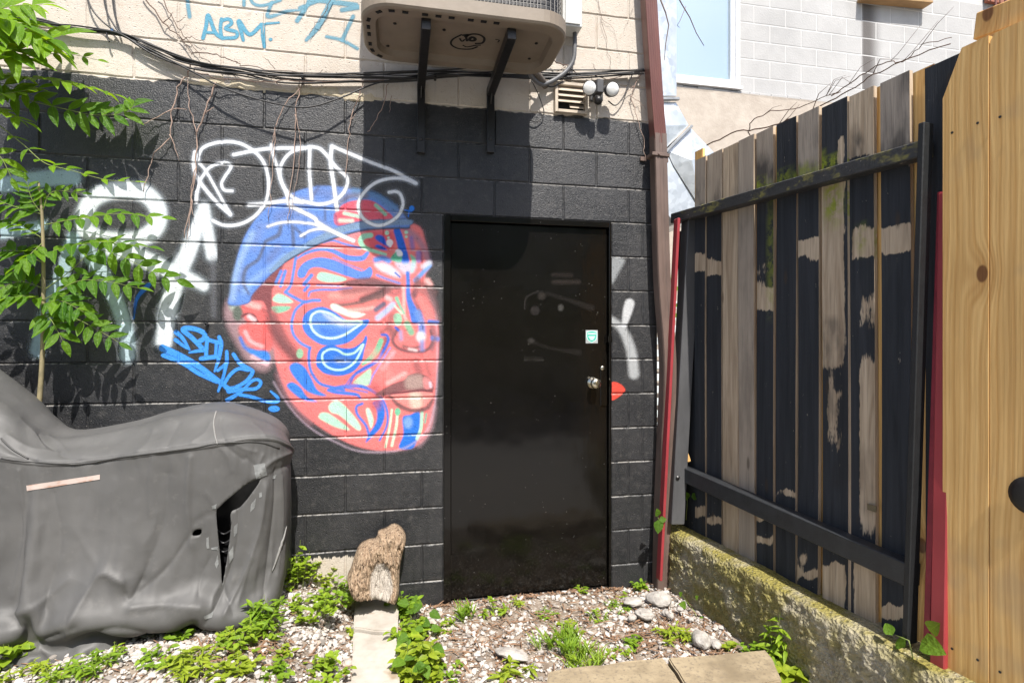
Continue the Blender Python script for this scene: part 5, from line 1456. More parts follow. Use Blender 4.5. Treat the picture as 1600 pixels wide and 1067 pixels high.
# ------------------------------------------------------------ kerb
def kerb():
    L0, L1 = -.06, 2.3; Hk = .345
    prof = [(0, -.1, 0), (0, .05, 1), (0, .12, 1), (0, .2, 1), (0, .26, 1), (.002, .31, 1), (.012, .338, .6), (.035, Hk, .25), (.09, Hk + .003, .2), (.15, Hk, .2), (.26, Hk, .2), (.26, -.1, 0)]
    dense = []
    for a, b in zip(prof[:-1], prof[1:]):
        n = max(1, int(math.hypot(b[0] - a[0], b[1] - a[1]) / .010))
        for i in range(n):
            f = i / n; dense.append(tuple(a[j] + (b[j] - a[j]) * f for j in range(3)))
    dense.append(prof[-1])
    D = np.array(dense); qs = np.arange(L0, L1, .010)
    QQ, KK = np.meshgrid(qs, np.arange(len(D)), indexing='ij')
    A, Zz, Rg = D[KK, 0], D[KK, 1], D[KK, 2]
    n = fbm(QQ * 26, Zz * 26 + A * 20, 21, 4) - .5; n2 = np.abs(fbm(QQ * 60, (Zz + A) * 60, 31, 2) - .5)
    n3 = fbm(QQ * 95, (Zz + A) * 95, 41, 2) - .5
    dis = Rg * (.036 * n + .022 * n2 + .016 * n3) + .006 * (fbm(QQ * 9, A * 9, 4) - .5)
    Xp = 1.54 + FS * QQ + A - dis * (A < .03); Zp = Zz + dis * (A >= .012) * .6
    Zp = Zp + .012 * (fbm(QQ * 3, QQ * 0, 7) - .5)
    V = np.stack([Xp, -QQ, Zp], -1).reshape(-1, 3)
    i = np.arange(V.shape[0]).reshape(QQ.shape)
    F = np.stack([i[:-1, :-1], i[1:, :-1], i[1:, 1:], i[:-1, 1:]], -1).reshape(-1, 4)
    N = NT('mossy_concrete'); p = N.pos(); nz = N.sep(N.n('NewGeometry').outputs['Normal'])[2]
    c = N.mix(N.ramp(N.noise(p, 8, 6, .7), [(.3, 0.), (.7, 1.)]), (0.25, 0.22, 0.15), (0.46, 0.41, 0.29))
    st_ = N.step(N.vor(p, 46), .32, .16); c = N.mix(N.math('MULTIPLY', st_, .75), c, N.mix(N.noise(p, 50, 1), (.16, .13, .10), (.5, .48, .43)))
    mo = N.math('ADD', N.math('MULTIPLY', N.step(N.noise(p, 5, 5, .7), .34, .60), .85), N.math('MULTIPLY', N.step(nz, .5, .95), .25), clamp=True)
    c = N.mix(mo, c, N.mix(N.noise(p, 45, 4), (0.15, 0.13, 0.025), (0.34, 0.285, 0.07)))
    fl = N.math('MULTIPLY', N.step(N.vor(p, 48), .13, .08), N.step(nz, .6, .9)); c = N.mix(fl, c, (.5, .48, .4))
    m = N.fin(c, .9, 0, N.bump(N.math('ADD', N.noise(p, 90, 4, .7), N.math('MULTIPLY', N.vor(p, 70), 1.2)), 1.0, .011))
    o = link('concrete_kerb', fast_mesh('concrete_kerb', V, F, True), m)
    tag(o, 'rough mossy concrete kerb wall under the black fence', 'kerb')
kerb()
# ============================================================ GROUND PIECES
def stone_slab(name, poly, z0, z1, mat, lb, cat, bev=.006):
    bm = bmesh.new()
    vs = [bm.verts.new((p[0], p[1], z1)) for p in poly]
    f = bm.faces.new(vs)
    r = bmesh.ops.extrude_face_region(bm, geom=[f])
    for v in r['geom']:
        if isinstance(v, bmesh.types.BMVert): v.co.z = z0
    bmesh.ops.recalc_face_normals(bm, faces=bm.faces[:])
    bmesh.ops.bevel(bm, geom=bm.edges[:], offset=bev, segments=2, affect='EDGES')
    bmesh.ops.subdivide_edges(bm, edges=[e for e in bm.edges if e.calc_length() > .05], cuts=6, use_grid_fill=True)
    for v in bm.verts:
        v.co.x += .006 * (vnoise(v.co.x * 20, v.co.y * 20, 2) - .5); v.co.y += .006 * (vnoise(v.co.x * 20, v.co.y * 20, 4) - .5); v.co.z += .008 * (vnoise(v.co.x * 16, v.co.y * 16, 6) - .5)
    me = bpy.data.meshes.new(name); bm.to_mesh(me); bm.free()
    o = link(name, me, mat); tag(o, lb, cat); return o
N = NT('pale_concrete'); p = N.pos()
c = N.mix(N.ramp(N.noise(p, 6, 6, .7), [(.3, 0.), (.7, 1.)]), (0.33, 0.295, 0.25), (0.47, 0.44, 0.39))
c = N.mix(N.step(N.noise(p, 5, 5, .7), .56, .68), c, (0.27, 0.20, 0.14))
M_SLAB = N.fin(c, .9, 0, N.bump(N.noise(p, 90, 5, .7), .5, .004))
N = NT('tan_stone'); p = N.pos()
c = N.mix(N.ramp(N.noise(p, 5, 6, .7), [(.3, 0.), (.7, 1.)]), (0.22, 0.172, 0.108), (0.37, 0.30, 0.195))
c = N.mix(N.step(N.noise(p, 70, 4), .5, .7), c, (0.20, 0.16, 0.11))
c = N.mix(N.math('MULTIPLY', N.step(N.noise(p, 4, 3, .7), .52, .66), .5), c, (0.15, 0.115, 0.07))
M_TAN = N.fin(c, .9, 0, N.bump(N.noise(p, 70, 5, .7), .5, .005))
a, b, c_, d = gp(556, 922, .07), gp(622, 928, .07), gp(624, 1100, .05), gp(548, 1100, .05)
mid0, mid1 = gp(552, 985, .06), gp(622, 990, .06)
stone_slab('path_slab', [(d.x, d.y), (c_.x, c_.y), (mid1.x, mid1.y + .004), (mid0.x, mid0.y + .004)], -.05, .052, M_SLAB, 'pale concrete path slab in front, at the bottom of the picture', 'paving slab')
stone_slab('path_slab', [(mid0.x, mid0.y + .012), (mid1.x, mid1.y + .012), (b.x, b.y), (a.x, a.y)], -.05, .066, M_SLAB, 'pale concrete path slab under the leaning log', 'paving slab')
zt_ = .085
e = [gp(x, y, zt_) for x, y in ((858, 1047), (905, 1040), (1035, 1027), (1052, 1047), (1076, 1085), (850, 1085))]
stone_slab('edging_stone', [(v.x, v.y) for v in e[::-1]], -.05, zt_, M_TAN, 'long tan edging stone left of the diagonal crack', 'edging stone')
e = [gp(x, y, zt_) for x, y in ((1043, 1026), (1195, 1013), (1206, 1024), (1222, 1060), (1100, 1085), (1080, 1085), (1058, 1045))]
stone_slab('edging_stone', [(v.x, v.y) for v in e[::-1]], -.05, zt_ - .004, M_TAN, 'tan edging stone right of the diagonal crack, beside the kerb', 'edging stone')

# gravel
def ico():
    t = (1 + 5 ** .5) / 2
    v = np.array([(-1, t, 0), (1, t, 0), (-1, -t, 0), (1, -t, 0), (0, -1, t), (0, 1, t), (0, -1, -t), (0, 1, -t), (t, 0, -1), (t, 0, 1), (-t, 0, -1), (-t, 0, 1)], float)
    v /= np.linalg.norm(v[0])
    f = np.array([(0, 11, 5), (0, 5, 1), (0, 1, 7), (0, 7, 10), (0, 10, 11), (1, 5, 9), (5, 11, 4), (11, 10, 2), (10, 7, 6), (7, 1, 8), (3, 9, 4), (3, 4, 2), (3, 2, 6), (3, 6, 8), (3, 8, 9), (4, 9, 5), (2, 4, 11), (6, 2, 10), (8, 6, 7), (9, 8, 1)])
    return v, f
IV, IF = ico()
def scatter(n, xr, qr, rr, dens, seed, name, mat, flatz=.6):
    g = np.random.default_rng(seed)
    x = g.uniform(*xr, n * 3); q = g.uniform(*qr, n * 3)
    ok = g.uniform(0, 1, n * 3) < dens(x, q)
    x, q = x[ok][:n], q[ok][:n]; m = len(x)
    r = g.uniform(0, 1, m) ** 3.0 * (rr[1] - rr[0]) + rr[0]
    V = IV[None] * (1 + g.uniform(-.28, .28, (m, 12, 1)))
    V = V * g.uniform(.65, 1.25, (m, 1, 3)) * np.array([1, 1, flatz])
    a = g.uniform(0, 6.283, m); ca, sa = np.cos(a), np.sin(a)
    tl = g.uniform(-.5, .5, m); ct, s_t = np.cos(tl), np.sin(tl)
    Y = V[..., 1] * ct[:, None] - V[..., 2] * s_t[:, None]; Zq = V[..., 1] * s_t[:, None] + V[..., 2] * ct[:, None]
    X = V[..., 0] * ca[:, None] - Y * sa[:, None]; Y = V[..., 0] * sa[:, None] + Y * ca[:, None]
    P = np.stack([X, Y, Zq], -1) * r[:, None, None]
    P[..., 0] += x[:, None]; P[..., 1] -= q[:, None]; P[..., 2] += (ground_z(x, q) + r * .25 + g.uniform(0, .008, m))[:, None]
    F = (IF[None] + (np.arange(m) * 12)[:, None, None]).reshape(-1, 3)
    me = fast_mesh(name, P.reshape(-1, 3), F, False)
    sh = np.repeat(g.uniform(0, 1, m), 12)
    fattr(me, 'shade', sh)
    return link(name, me, mat)
N = NT('crushed_stone'); p = N.pos(); sh = N.attr('shade')
c = N.ramp(sh, [(0., (.16, .145, .13)), (.14, (.34, .31, .28)), (.45, (.46, .425, .39)), (.85, (.58, .555, .52)), (1., (.40, .31, .24))])
c = N.mix(N.math('MULTIPLY', N.noise(p, 120, 3), .3), c, (.24, .2, .17))
M_GRAV = N.fin(c, .85, 0, N.bump(N.noise(p, 200, 3), .4, .002))
def dens(x, q):
    d = np.where(x < -.12, 1.0, .40 + .42 * (fbm(x * 3, q * 3, 12) > .5))
    d = d * (.35 + .9 * np.clip((fbm(x * 5 + 9, q * 5, 14) - .3) * 3, 0, 1))
    d = np.where((np.abs(x + .11) < .10), .10, d)
    return d
g1 = scatter(15000, (-1.75, 1.75), (.0, 1.05), (.0045, .018), dens, 5, 'gravel', M_GRAV)
tag(g1, 'pale crushed stone gravel covering the yard', 'gravel', kind='stuff')
# brown litter: bits of bark and dead stalks
def litter():
    g = np.random.default_rng(8); V = []; F = []
    for (n, cx, cq, sx, sq) in ((1700, .8, .35, .75, .35), (160, -.62, .66, .10, .06), (160, 1.28, .52, .12, .06), (500, -.5, .6, .9, .3), (200, 1.35, .75, .1, .12)):
        for _ in range(n):
            x, q = g.normal(cx, sx), g.normal(cq, sq)
            if q < .01: q = .02
            L = g.uniform(.008, .035); w = g.uniform(.0015, .005); a = g.uniform(0, 6.28)
            z = float(ground_z(x, q)) + g.uniform(.004, .022); u = np.array([math.cos(a), math.sin(a), g.uniform(-.3, .3)]) * L; v = np.array([-math.sin(a), math.cos(a), .2]) * w
            c = np.array([x, -q, z]); b = len(V)
            V += [c - u - v, c + u - v * .6, c + u + v * .6, c - u + v, c + np.array([0, 0, w])]
            F += [(b, b + 1, b + 4), (b + 1, b + 2, b + 4), (b + 2, b + 3, b + 4), (b + 3, b, b + 4)]
    N = NT('dead_litter'); p = N.pos(); c = N.mix(N.noise(p, 30, 3), (.09, .05, .03), (.32, .19, .11))
    o = link('dry_litter', fast_mesh('dry_litter', np.array(V), np.array(F), False), N.fin(c, .9)); tag(o, 'scattered dead stalks and bark chips on the gravel', 'litter', kind='stuff')
litter()
# single rocks by the kerb
N = NT('grey_rock'); p = N.pos()
M_ROCK = N.fin(N.mix(N.ramp(N.noise(p, 18, 6, .7), [(.3, 0.), (.7, 1.)]), (.22, .20, .18), (.47, .44, .40)), .85, 0, N.bump(N.noise(p, 80, 5, .7), .6, .006))
def rock(px, py, r, sc, lb, seed):
    c = gp(px, py, .02); bm = bmesh.new(); bmesh.ops.create_icosphere(bm, subdivisions=3, radius=1)
    g = random.Random(seed); off = g.uniform(0, 50)
    for v in bm.verts:
        d = v.co.normalized(); k = 1 + .5 * (fbm(d.x * 1.7 + off, d.y * 1.7 + d.z * 1.3, seed, 3) - .5)
        k = round(k * 9) / 9 * .5 + k * .5
        v.co = Vector((d.x * k * sc[0], d.y * k * sc[1], d.z * k * sc[2])) * r
    me = bpy.data.meshes.new('rock'); bm.to_mesh(me); bm.free()
    me.polygons.foreach_set('use_smooth', [False] * len(me.polygons))
    o = link('rock', me, M_ROCK); o.location = c + Vector((0, 0, r * sc[2] * .25)); o.rotation_euler.z = g.uniform(0, 6); tag(o, lb, 'rock', 'loose rocks near the kerb')
for (px, py, r, sc, lb) in ((1030, 938, .06, (1.15, .8, .6), 'largest flat grey rock at the foot of the kerb'), (1008, 962, .042, (1.2, .9, .6), 'pale rounded rock below the largest grey rock'), (1041, 958, .02, (1, 1, .8), 'small bluish stone under the largest grey rock'),
                            (1047, 963, .016, (1.2, 1, .8), 'tiny rounded stone in the shade by the kerb'), (1080, 968, .015, (1, 1, .8), 'small yellowish pebble on dark soil near the kerb'), (1095, 1000, .055, (1.2, .8, .55), 'grey rock half buried near the right end of the edging stone'),
                            (988, 966, .022, (1.1, .9, .7), 'pale stone in the gravel left of the rocks'), (1118, 1006, .03, (1.3, .8, .5), 'flat dark rock touching the kerb'), (1062, 952, .016, (1.1, 1, .7), 'small grey stone nearest the kerb face'), (800, 1022, .05, (1.7, .8, .35), 'flat pale stone in front of the grass tuft'), (990, 940, .05, (1.2, .9, .35), 'broad tan stone sunk in the gravel near the door')):
    rock(px, py, r, sc, lb, px)

# ------------------------------------------------------------ leaning log
def log():
    A = T(540, 820, 8.89)
    out = spline(A((25, 720), (70, 600), (110, 480), (180, 320), (300, 255), (400, 235), (435, 190), (450, 140), (540, 112), (590, 85), (640, 58), (720, 62), (800, 120), (838, 200), (835, 290), (800, 400), (770, 520), (752, 650), (748, 780), (740, 900), (700, 990), (600, 985), (380, 955), (190, 950), (90, 900)), 4, True)
    x0, y0 = out.min(0) - 2; x1, y1 = out.max(0) + 2
    c = Canvas(x0, y0, x1, y1, 2.4); sl, D = c._dist(out, 0, True)
    full = np.full((c.h, c.w), 9.); full[sl] = D
    H, W = full.shape; iy, ix = np.mgrid[0:H, 0:W]; px = x0 + ix / c.sc; py = y0 + iy / c.sc
    d = np.clip(-full, 0, None)
    bulge = np.sqrt(np.clip(1 - (1 - np.clip(d / 14, 0, 1)) ** 2, 0, 1))
    hx, hy = A((500, 740))[0]
    hol = np.exp(-(((px - hx) / 18) ** 2 + ((py - hy) / 32) ** 2) ** 2)
    n = fbm(px / 6, py / 15, 5) - .5; n2 = fbm(px / 1.6, py / 9, 9) - .5; st_ = fbm(px / 1.3, py / 14, 2) - .5
    th = .11 * bulge * (1 - .55 * hol) + (.045 * n + .03 * n2) * np.clip(d / 3, 0, 1) * (1 - .6 * hol) + .02 * st_ * hol
    lean = (py - 925) / 95.0                    # 0 at foot, -1 at the top
    q = .035 + .12 * (1 + lean) + th
    ok = full < 0
    P = np.empty((H, W, 3)); B_ = np.empty((H, W, 3))
    for M_, qq in ((P, q), (B_, .03 + .11 * (1 + lean))):
        u = (px - 800) / FPX; v = (533.5 - py) / FPX
        rx, ry = CA * u + SA, -SA * u + CA; t = (DW - (.12)) / ry
        M_[..., 0] = t * rx; M_[..., 1] = -qq; M_[..., 2] = CZ + t * v
    i = np.arange(H * W).reshape(H, W); cell = ok[:-1, :-1] & ok[1:, :-1] & ok[:-1, 1:] & ok[1:, 1:]
    F1 = np.stack([i[:-1, :-1], i[1:, :-1], i[1:, 1:], i[:-1, 1:]], -1)[cell]
    F2 = F1[:, ::-1] + H * W
    # rim
    e = {}
    for f in F1:
        for a, b in zip(f, np.roll(f, -1)):
            if (b, a) in e: del e[(b, a)]
            else: e[(a, b)] = 1
    rim = np.array([(b, a, a + H * W, b + H * W) for a, b in e])
    V = np.concatenate([P.reshape(-1, 3), B_.reshape(-1, 3)]); F = np.concatenate([F1, F2, rim])
    used = np.unique(F); rm = np.full(len(V), -1); rm[used] = np.arange(len(used))
    me = fast_mesh('log', V[used], rm[F], True)
    fattr(me, 'hollow', np.concatenate([hol.ravel(), hol.ravel()])[used])
    N = NT('weathered_log'); p = N.pos(); ho = N.attr('hollow')
    b1 = N.mix(N.ramp(N.noise(N.mapv(p, (70, 70, 16)), 1, 6, .75), [(.3, 0.), (.7, 1.)]), (.21, .135, .08), (.48, .36, .245))
    b1 = N.mix(N.step(N.noise(N.mapv(p, (90, 90, 34)), 1, 4), .56, .68), b1, (.07, .042, .024))
    b2 = N.mix(N.noise(N.mapv(p, (120, 120, 9)), 1, 4), (.26, .22, .18), (.60, .55, .48))
    m = N.fin(N.mix(N.step(N.math('ADD', ho, N.math('MULTIPLY', N.math('SUBTRACT', N.noise(p, 30, 4), .5), .5)), .3, .6), b1, b2), .9, 0, N.bump(N.noise(N.mapv(p, (110, 110, 26)), 1, 5, .7), 1.0, .016))
    tag(link('log', me, m), 'chunk of weathered log with a pale hollow leaning on the wall', 'log')
log()
# ============================================================ GREY COVER
SLACK = (.10, .08, 112, .22)
HEMPIN = (10, 20, 30, 40, 46, 54, 62)
SEEDS = (([(190, 915), (168, 898), (150, 905), (120, 955), (100, 1000)], 16, .075), ([(200, 940), (250, 945), (312, 948)], 16, .06), ([(215, 915), (203, 938)], 10, -.05), ([(0, 1012), (60, 1000), (110, 985)], 12, -.05), ([(130, 1000), (180, 985), (230, 985)], 12, -.045), ([(0, 980), (50, 965), (100, 930)], 16, .04),
         ([(300, 715), (295, 800), (305, 930)], 14, .045), ([(270, 760), (240, 870), (210, 925)], 16, -.04), ([(40, 735), (45, 840), (20, 950)], 16, .04), ([(90, 760), (95, 880)], 18, -.035), ([(395, 760), (385, 860), (345, 960)], 14, .04), ([(420, 740), (415, 850), (400, 950)], 9, -.035), ([(330, 820), (270, 880)], 10, .03))
def cover():
    def G(px, py, z=.2): return tuple(gp(px, py, z))
    def S(hem, seam, ridge, zback=.55, mid=None):
        r = wp(*ridge); s = wp(*seam); h = Vector(hem)
        mid_ = h.lerp(s, .55) + Vector((0, -.015, 0)) if mid is None else wp(*mid)
        low = h.lerp(mid_, .5) + Vector((0, -.022, 0))
        top2 = s.lerp(r, .5) + Vector((0, -.004, .006))
        b1 = Vector((r.x, -.07, r.z - .06)); b2 = Vector((r.x, -.05, .25))
        return [h, low, mid_, s.lerp(mid_, .3) + Vector((0, -.006, 0)), s, top2, r, b1, b2]
    st = [S(G(-330, 1105), (-330, 690, .52), (-330, 470, .32)),
          S(G(-140, 1072), (-140, 700, .5), (-140, 540, .31)),
          S(G(0, 1044), (0, 716, .49), (0, 622, .3)),
          S(G(60, 1040), (50, 723, .48), (50, 664, .29)),
          S(G(115, 1033), (95, 724, .475), (95, 684, .28)),
          S(G(200, 1012), (195, 714, .465), (190, 671, .28)),
          S(G(270, 994), (270, 703, .455), (265, 651, .27)),
          S(G(322, 985), (330, 696, .445), (333, 641, .26)),
          S(G(352, 997, .17), (385, 686, .42), (378, 647, .25)),
          S(G(392, 986, .17), (425, 686, .38), (420, 660, .22)),
          S(G(420, 955, .18), (447, 694, .32), (440, 673, .19)),
          S(tuple(wp(436, 925, .22)), (455, 700, .24), (448, 682, .15)),
          S(tuple(wp(441, 880, .12)), (456, 706, .15), (451, 690, .11)),
          S(tuple(wp(440, 860, .05)), (452, 710, .07), (449, 700, .06))]
    st = np.array([[tuple(p) for p in s] for s in st])
    KU, KV, UP = 7, 6, 4
    A = np.stack([spline(st[:, j], KU) for j in range(st.shape[1])], 1)       # along
    base = np.stack([spline(A[i], KV) for i in range(A.shape[0])], 0)          # up
    def normals(P):
        du = np.gradient(P, axis=0); dv = np.gradient(P, axis=1)
        n = np.cross(du, dv); n /= np.linalg.norm(n, axis=-1, keepdims=True) + 1e-9
        return n if n[20, 8, 1] < 0 else -n
    # hang the slack cloth from the seam and let it settle (position based dynamics)
    def settle(X, base, js, slack_u, slack_v, its, drop, bend, smin, smax, seed):
        n = normals(base); nu_, nv_ = base.shape[:2]
        w = np.ones((nu_, nv_)); w[:, js:] = 0; w[0] = 0
        for i_ in HEMPIN: w[i_, :2] = 0
        ci = np.where(np.arange(nu_) > 8 * KU, .35, 1.0)
        fj = np.clip(1 - np.arange(nv_) / js, 0, 1)
        Lu = np.linalg.norm(base[1:] - base[:-1], axis=-1) * (1 + slack_u * (.25 + .75 * fj)[None] * ci[:-1, None])
        Lv = np.linalg.norm(base[:, 1:] - base[:, :-1], axis=-1) * (1 + slack_v)
        Ld1 = np.linalg.norm(base[1:, 1:] - base[:-1, :-1], axis=-1) * (1 + (slack_u + slack_v) * .45)
        Ld2 = np.linalg.norm(base[1:, :-1] - base[:-1, 1:], axis=-1) * (1 + (slack_u + slack_v) * .45)
        Bu = (Lu[1:] + Lu[:-1]) * .985; Bv = (Lv[:, 1:] + Lv[:, :-1]) * .985
        def con(S1, S2, L, k):
            a_, b_ = X[S1], X[S2]; wa, wb = w[S1], w[S2]
            d = b_ - a_; l = np.linalg.norm(d, axis=-1) + 1e-9
            c = (k * (l - L) / l / np.maximum(wa + wb, 1e-9))[..., None] * d
            X[S1] = a_ + c * wa[..., None]; X[S2] = b_ - c * wb[..., None]
        sl = slice
        g = np.random.default_rng(seed)
        X = X + n * (.012 * (fbm(np.arange(nu_)[:, None] / 6.0 + np.zeros((1, nv_)), np.arange(nv_)[None] / 9.0 + np.zeros((nu_, 1)), seed) - .5))[..., None] * w[..., None]
        bx, by = proj(base)
        def ridge(pts, wd, h):
            Q = spline(pts, 6); d = np.full(bx.shape, 1e9)
            for a, b in zip(Q[:-1], Q[1:]):
                e = b - a; t = np.clip(((bx - a[0]) * e[0] + (by - a[1]) * e[1]) / (e @ e + 1e-9), 0, 1)
                d = np.minimum(d, np.hypot(bx - a[0] - t * e[0], by - a[1] - t * e[1]))
            return h * np.exp(-(d / wd) ** 2)
        sd = sum(ridge(*r) for r in SEEDS)
        X = X + n * (sd * w)[..., None]
        V0 = np.zeros_like(X); gz = np.array([0, 0, -drop])
        for it in range(its):
            X0 = X.copy(); X = X + (V0 * .93 + gz) * w[..., None]
            for _ in range(4):
                for o in (0, 1):
                    e = (nu_ - o) // 2 * 2 + o
                    con((sl(o, e - 1, 2),), (sl(o + 1, e, 2),), Lu[o:e - 1:2], 1.0)
                    f = (nv_ - o) // 2 * 2 + o
                    con((sl(None), sl(o, f - 1, 2)), (sl(None), sl(o + 1, f, 2)), Lv[:, o:f - 1:2], 1.0)
                for o in (0, 1):
                    e = (nu_ - o) // 2 * 2 + o
                    con((sl(o, e - 1, 2), sl(0, -1)), (sl(o + 1, e, 2), sl(1, None)), Ld1[o:e - 1:2], .7)
                    con((sl(o, e - 1, 2), sl(1, None)), (sl(o + 1, e, 2), sl(0, -1)), Ld2[o:e - 1:2], .7)
                for o in (0, 1, 2, 3):
                    m_ = len(range(o, nu_ - 2, 4))
                    con((sl(o, nu_ - 2, 4),), (sl(o + 2, nu_, 4),), Bu[o::4][:m_], bend)
                    m_ = len(range(o, nv_ - 2, 4))
                    con((sl(None), sl(o, nv_ - 2, 4)), (sl(None), sl(o + 2, nv_, 4)), Bv[:, o::4][:, :m_], bend)
                s_ = ((X - base) * n).sum(-1); X = X + n * (np.clip(s_, smin, smax) - s_)[..., None] * w[..., None]
                zg = ground_z(X[..., 0], -X[..., 1]) + .006; X[..., 2] = np.maximum(X[..., 2], zg)
                X[..., 1] = np.minimum(X[..., 1], -.02)
            if it % 7 == 6:                                   # bending stiffness: relax cell-sized crinkles
                for ax_ in (0, 1):
                    Y_ = X.copy(); a0 = [sl(None)] * 2; a1 = [sl(None)] * 2; am = [sl(None)] * 2
                    a0[ax_] = sl(0, -2); a1[ax_] = sl(2, None); am[ax_] = sl(1, -1)
                    Y_[tuple(am)] = X[tuple(am)] * .64 + (X[tuple(a0)] + X[tuple(a1)]) * .18
                    X = X + (Y_ - X) * w[..., None]
            V0 = X - X0
        return X
    js = 4 * KV
    X = settle(base.copy(), base, js, SLACK[0], SLACK[1], SLACK[2], .0006, SLACK[3], -.06, .09, 5)
    def up(Q):
        Q = np.stack([spline(Q[:, j], UP) for j in range(Q.shape[1])], 1)
        return np.stack([spline(Q[i], UP) for i in range(Q.shape[0])], 0)
    P = up(X); n = normals(P)
    px, py = proj(P)
    def fold(pts, w, h):
        Q = spline(pts, 6); d = np.full(px.shape, 1e9)
        for a, b in zip(Q[:-1], Q[1:]):
            e = b - a; t = np.clip(((px - a[0]) * e[0] + (py - a[1]) * e[1]) / (e @ e + 1e-9), 0, 1)
            d = np.minimum(d, np.hypot(px - a[0] - t * e[0], py - a[1] - t * e[1]))
        return h * np.exp(-d / (w * .8))
    dis = .0012 * (fbm(px / 12, py / 14, 5, 3) - .5) + .004 * (fbm(px / 60, py / 60, 15, 2) - .5)
    dis += fold([(0, 690), (25, 708), (55, 720)], 7, -.010) + fold([(10, 680), (45, 700), (90, 708)], 6, .008) + fold([(95, 712), (140, 722), (185, 716)], 6, -.006)
    dis += fold([(192, 910), (172, 898), (156, 901), (128, 945), (106, 985)], 16, .024) + fold([(206, 950), (255, 946), (312, 950)], 14, .018) + fold([(222, 905), (204, 936), (196, 928)], 8, -.014)
    dis += fold([(0, 1018), (60, 1002), (117, 980)], 7, -.014) + fold([(140, 992), (180, 982), (228, 990)], 8, -.012) + fold([(0, 960), (50, 950), (108, 905)], 10, .008)
    dis += fold([(297, 715), (292, 780), (299, 850)], 8, .008) + fold([(262, 740), (255, 820), (222, 905)], 10, -.007) + fold([(300, 832), (262, 885), (218, 925)], 6, -.008) + fold([(30, 735), (40, 830), (22, 930)], 9, .007) + fold([(180, 750), (176, 850), (168, 890)], 10, .006) + fold([(85, 770), (95, 850), (70, 950)], 10, -.006)
    dis += fold([(400, 745), (425, 720), (452, 708)], 6, .012) + fold([(380, 760), (420, 742), (452, 725)], 5, -.010) + fold([(430, 735), (428, 800), (418, 880), (410, 940)], 5, -.012) + fold([(415, 760), (405, 830), (380, 900), (350, 960)], 7, .011) + fold([(440, 745), (441, 820), (432, 900)], 5, .008) + fold([(372, 780), (370, 850), (345, 930), (320, 975)], 6, -.009)
    for k_, (a_, b_, w_, h_) in enumerate((((150, 728), (130, 800), 5, -.003), ((210, 716), (215, 780), 5, -.003), ((240, 712), (235, 800), 5, .003), ((120, 830), (150, 880), 6, .004), ((245, 800), (225, 850), 6, .004), ((330, 870), (310, 930), 5, -.004), ((395, 870), (372, 940), 4, .006), ((425, 850), (410, 930), 4, .006), ((60, 1000), (75, 1035), 5, .005), ((405, 750), (440, 735), 4, .006), ((402, 744), (385, 715), 4, -.006), ((404, 742), (410, 712), 4, .006), ((340, 795), (322, 770), 4, .005), ((338, 800), (305, 815), 4, -.005), ((346, 910), (330, 950), 5, .006), ((348, 912), (365, 960), 5, -.006),
        ((345, 700), (362, 735), 4, .005), ((352, 696), (380, 718), 4, -.005), ((365, 692), (400, 706), 4, .004), ((330, 660), (300, 690), 5, .004), ((345, 655), (352, 690), 4, -.004), ((395, 662), (415, 682), 4, .004), ((240, 672), (215, 705), 6, .004), ((60, 680), (85, 705), 4, -.005), ((75, 682), (105, 708), 4, .005), ((30, 655), (70, 700), 5, .005), ((150, 690), (130, 712), 5, .004), ((280, 662), (262, 695), 5, -.003))):
        m_ = ((a_[0] + b_[0]) / 2 + 5 * math.sin(k_ * 2.1), (a_[1] + b_[1]) / 2 + 4 * math.cos(k_ * 1.7))
        dis += fold([a_, m_, b_], w_, h_)
    P = P + n * dis[..., None]
    # seam: two raised cords along the stitching
    nu, nv = P.shape[:2]
    jseam = js * UP
    P[:, jseam - 1:jseam + 2] += n[:, jseam - 1:jseam + 2] * .006
    P[:, jseam + 2:jseam + 4] -= n[:, jseam + 2:jseam + 4] * .003
    # keep above ground
    zg = ground_z(P[..., 0], -P[..., 1]); P[..., 2] = np.maximum(P[..., 2], zg + .004)
    V = P.reshape(-1, 3); i = np.arange(nu * nv).reshape(nu, nv)
    F = np.stack([i[:-1, :-1], i[1:, :-1], i[1:, 1:], i[:-1, 1:]], -1).reshape(-1, 4)
    px, py = proj(V); fx = px[F].mean(1); fy = py[F].mean(1)
    jj = (np.arange(len(F)) % (nv - 1))
    def inside(poly):
        r = np.zeros(len(fx), bool); poly = spline(poly, 3, True)
        for a, b in zip(poly, np.roll(poly, -1, 0)):
            r ^= ((a[1] > fy) != (b[1] > fy)) & (fx < (b[0] - a[0]) * (fy - a[1]) / (b[1] - a[1] + 1e-12) + a[0])
        return r & (jj < 6 * KV * UP)
    TEARS = ([(407, 748), (385, 757), (358, 778), (343, 792), (338, 800), (341, 840), (345, 880), (347, 912), (352, 890), (358, 850), (361, 820), (361, 800), (375, 792), (392, 772)], [(300, 836), (305, 828), (315, 827), (313, 835)])
    tear = inside(TEARS[0]) | inside(TEARS[1])
    hid = ~tear
    kept = np.zeros(len(V), bool); kept[np.unique(F[hid])] = True; gone = np.zeros(len(V), bool); gone[np.unique(F[tear])] = True
    rimv = np.where(kept & gone)[0]
    segs = []
    for poly in TEARS:
        Q = spline(poly, 4, True); segs += list(zip(Q, np.roll(Q, -1, 0)))
    rgt = np.array([CA, -SA, 0]); fwd = np.array([SA, CA, 0])
    V = V.copy()
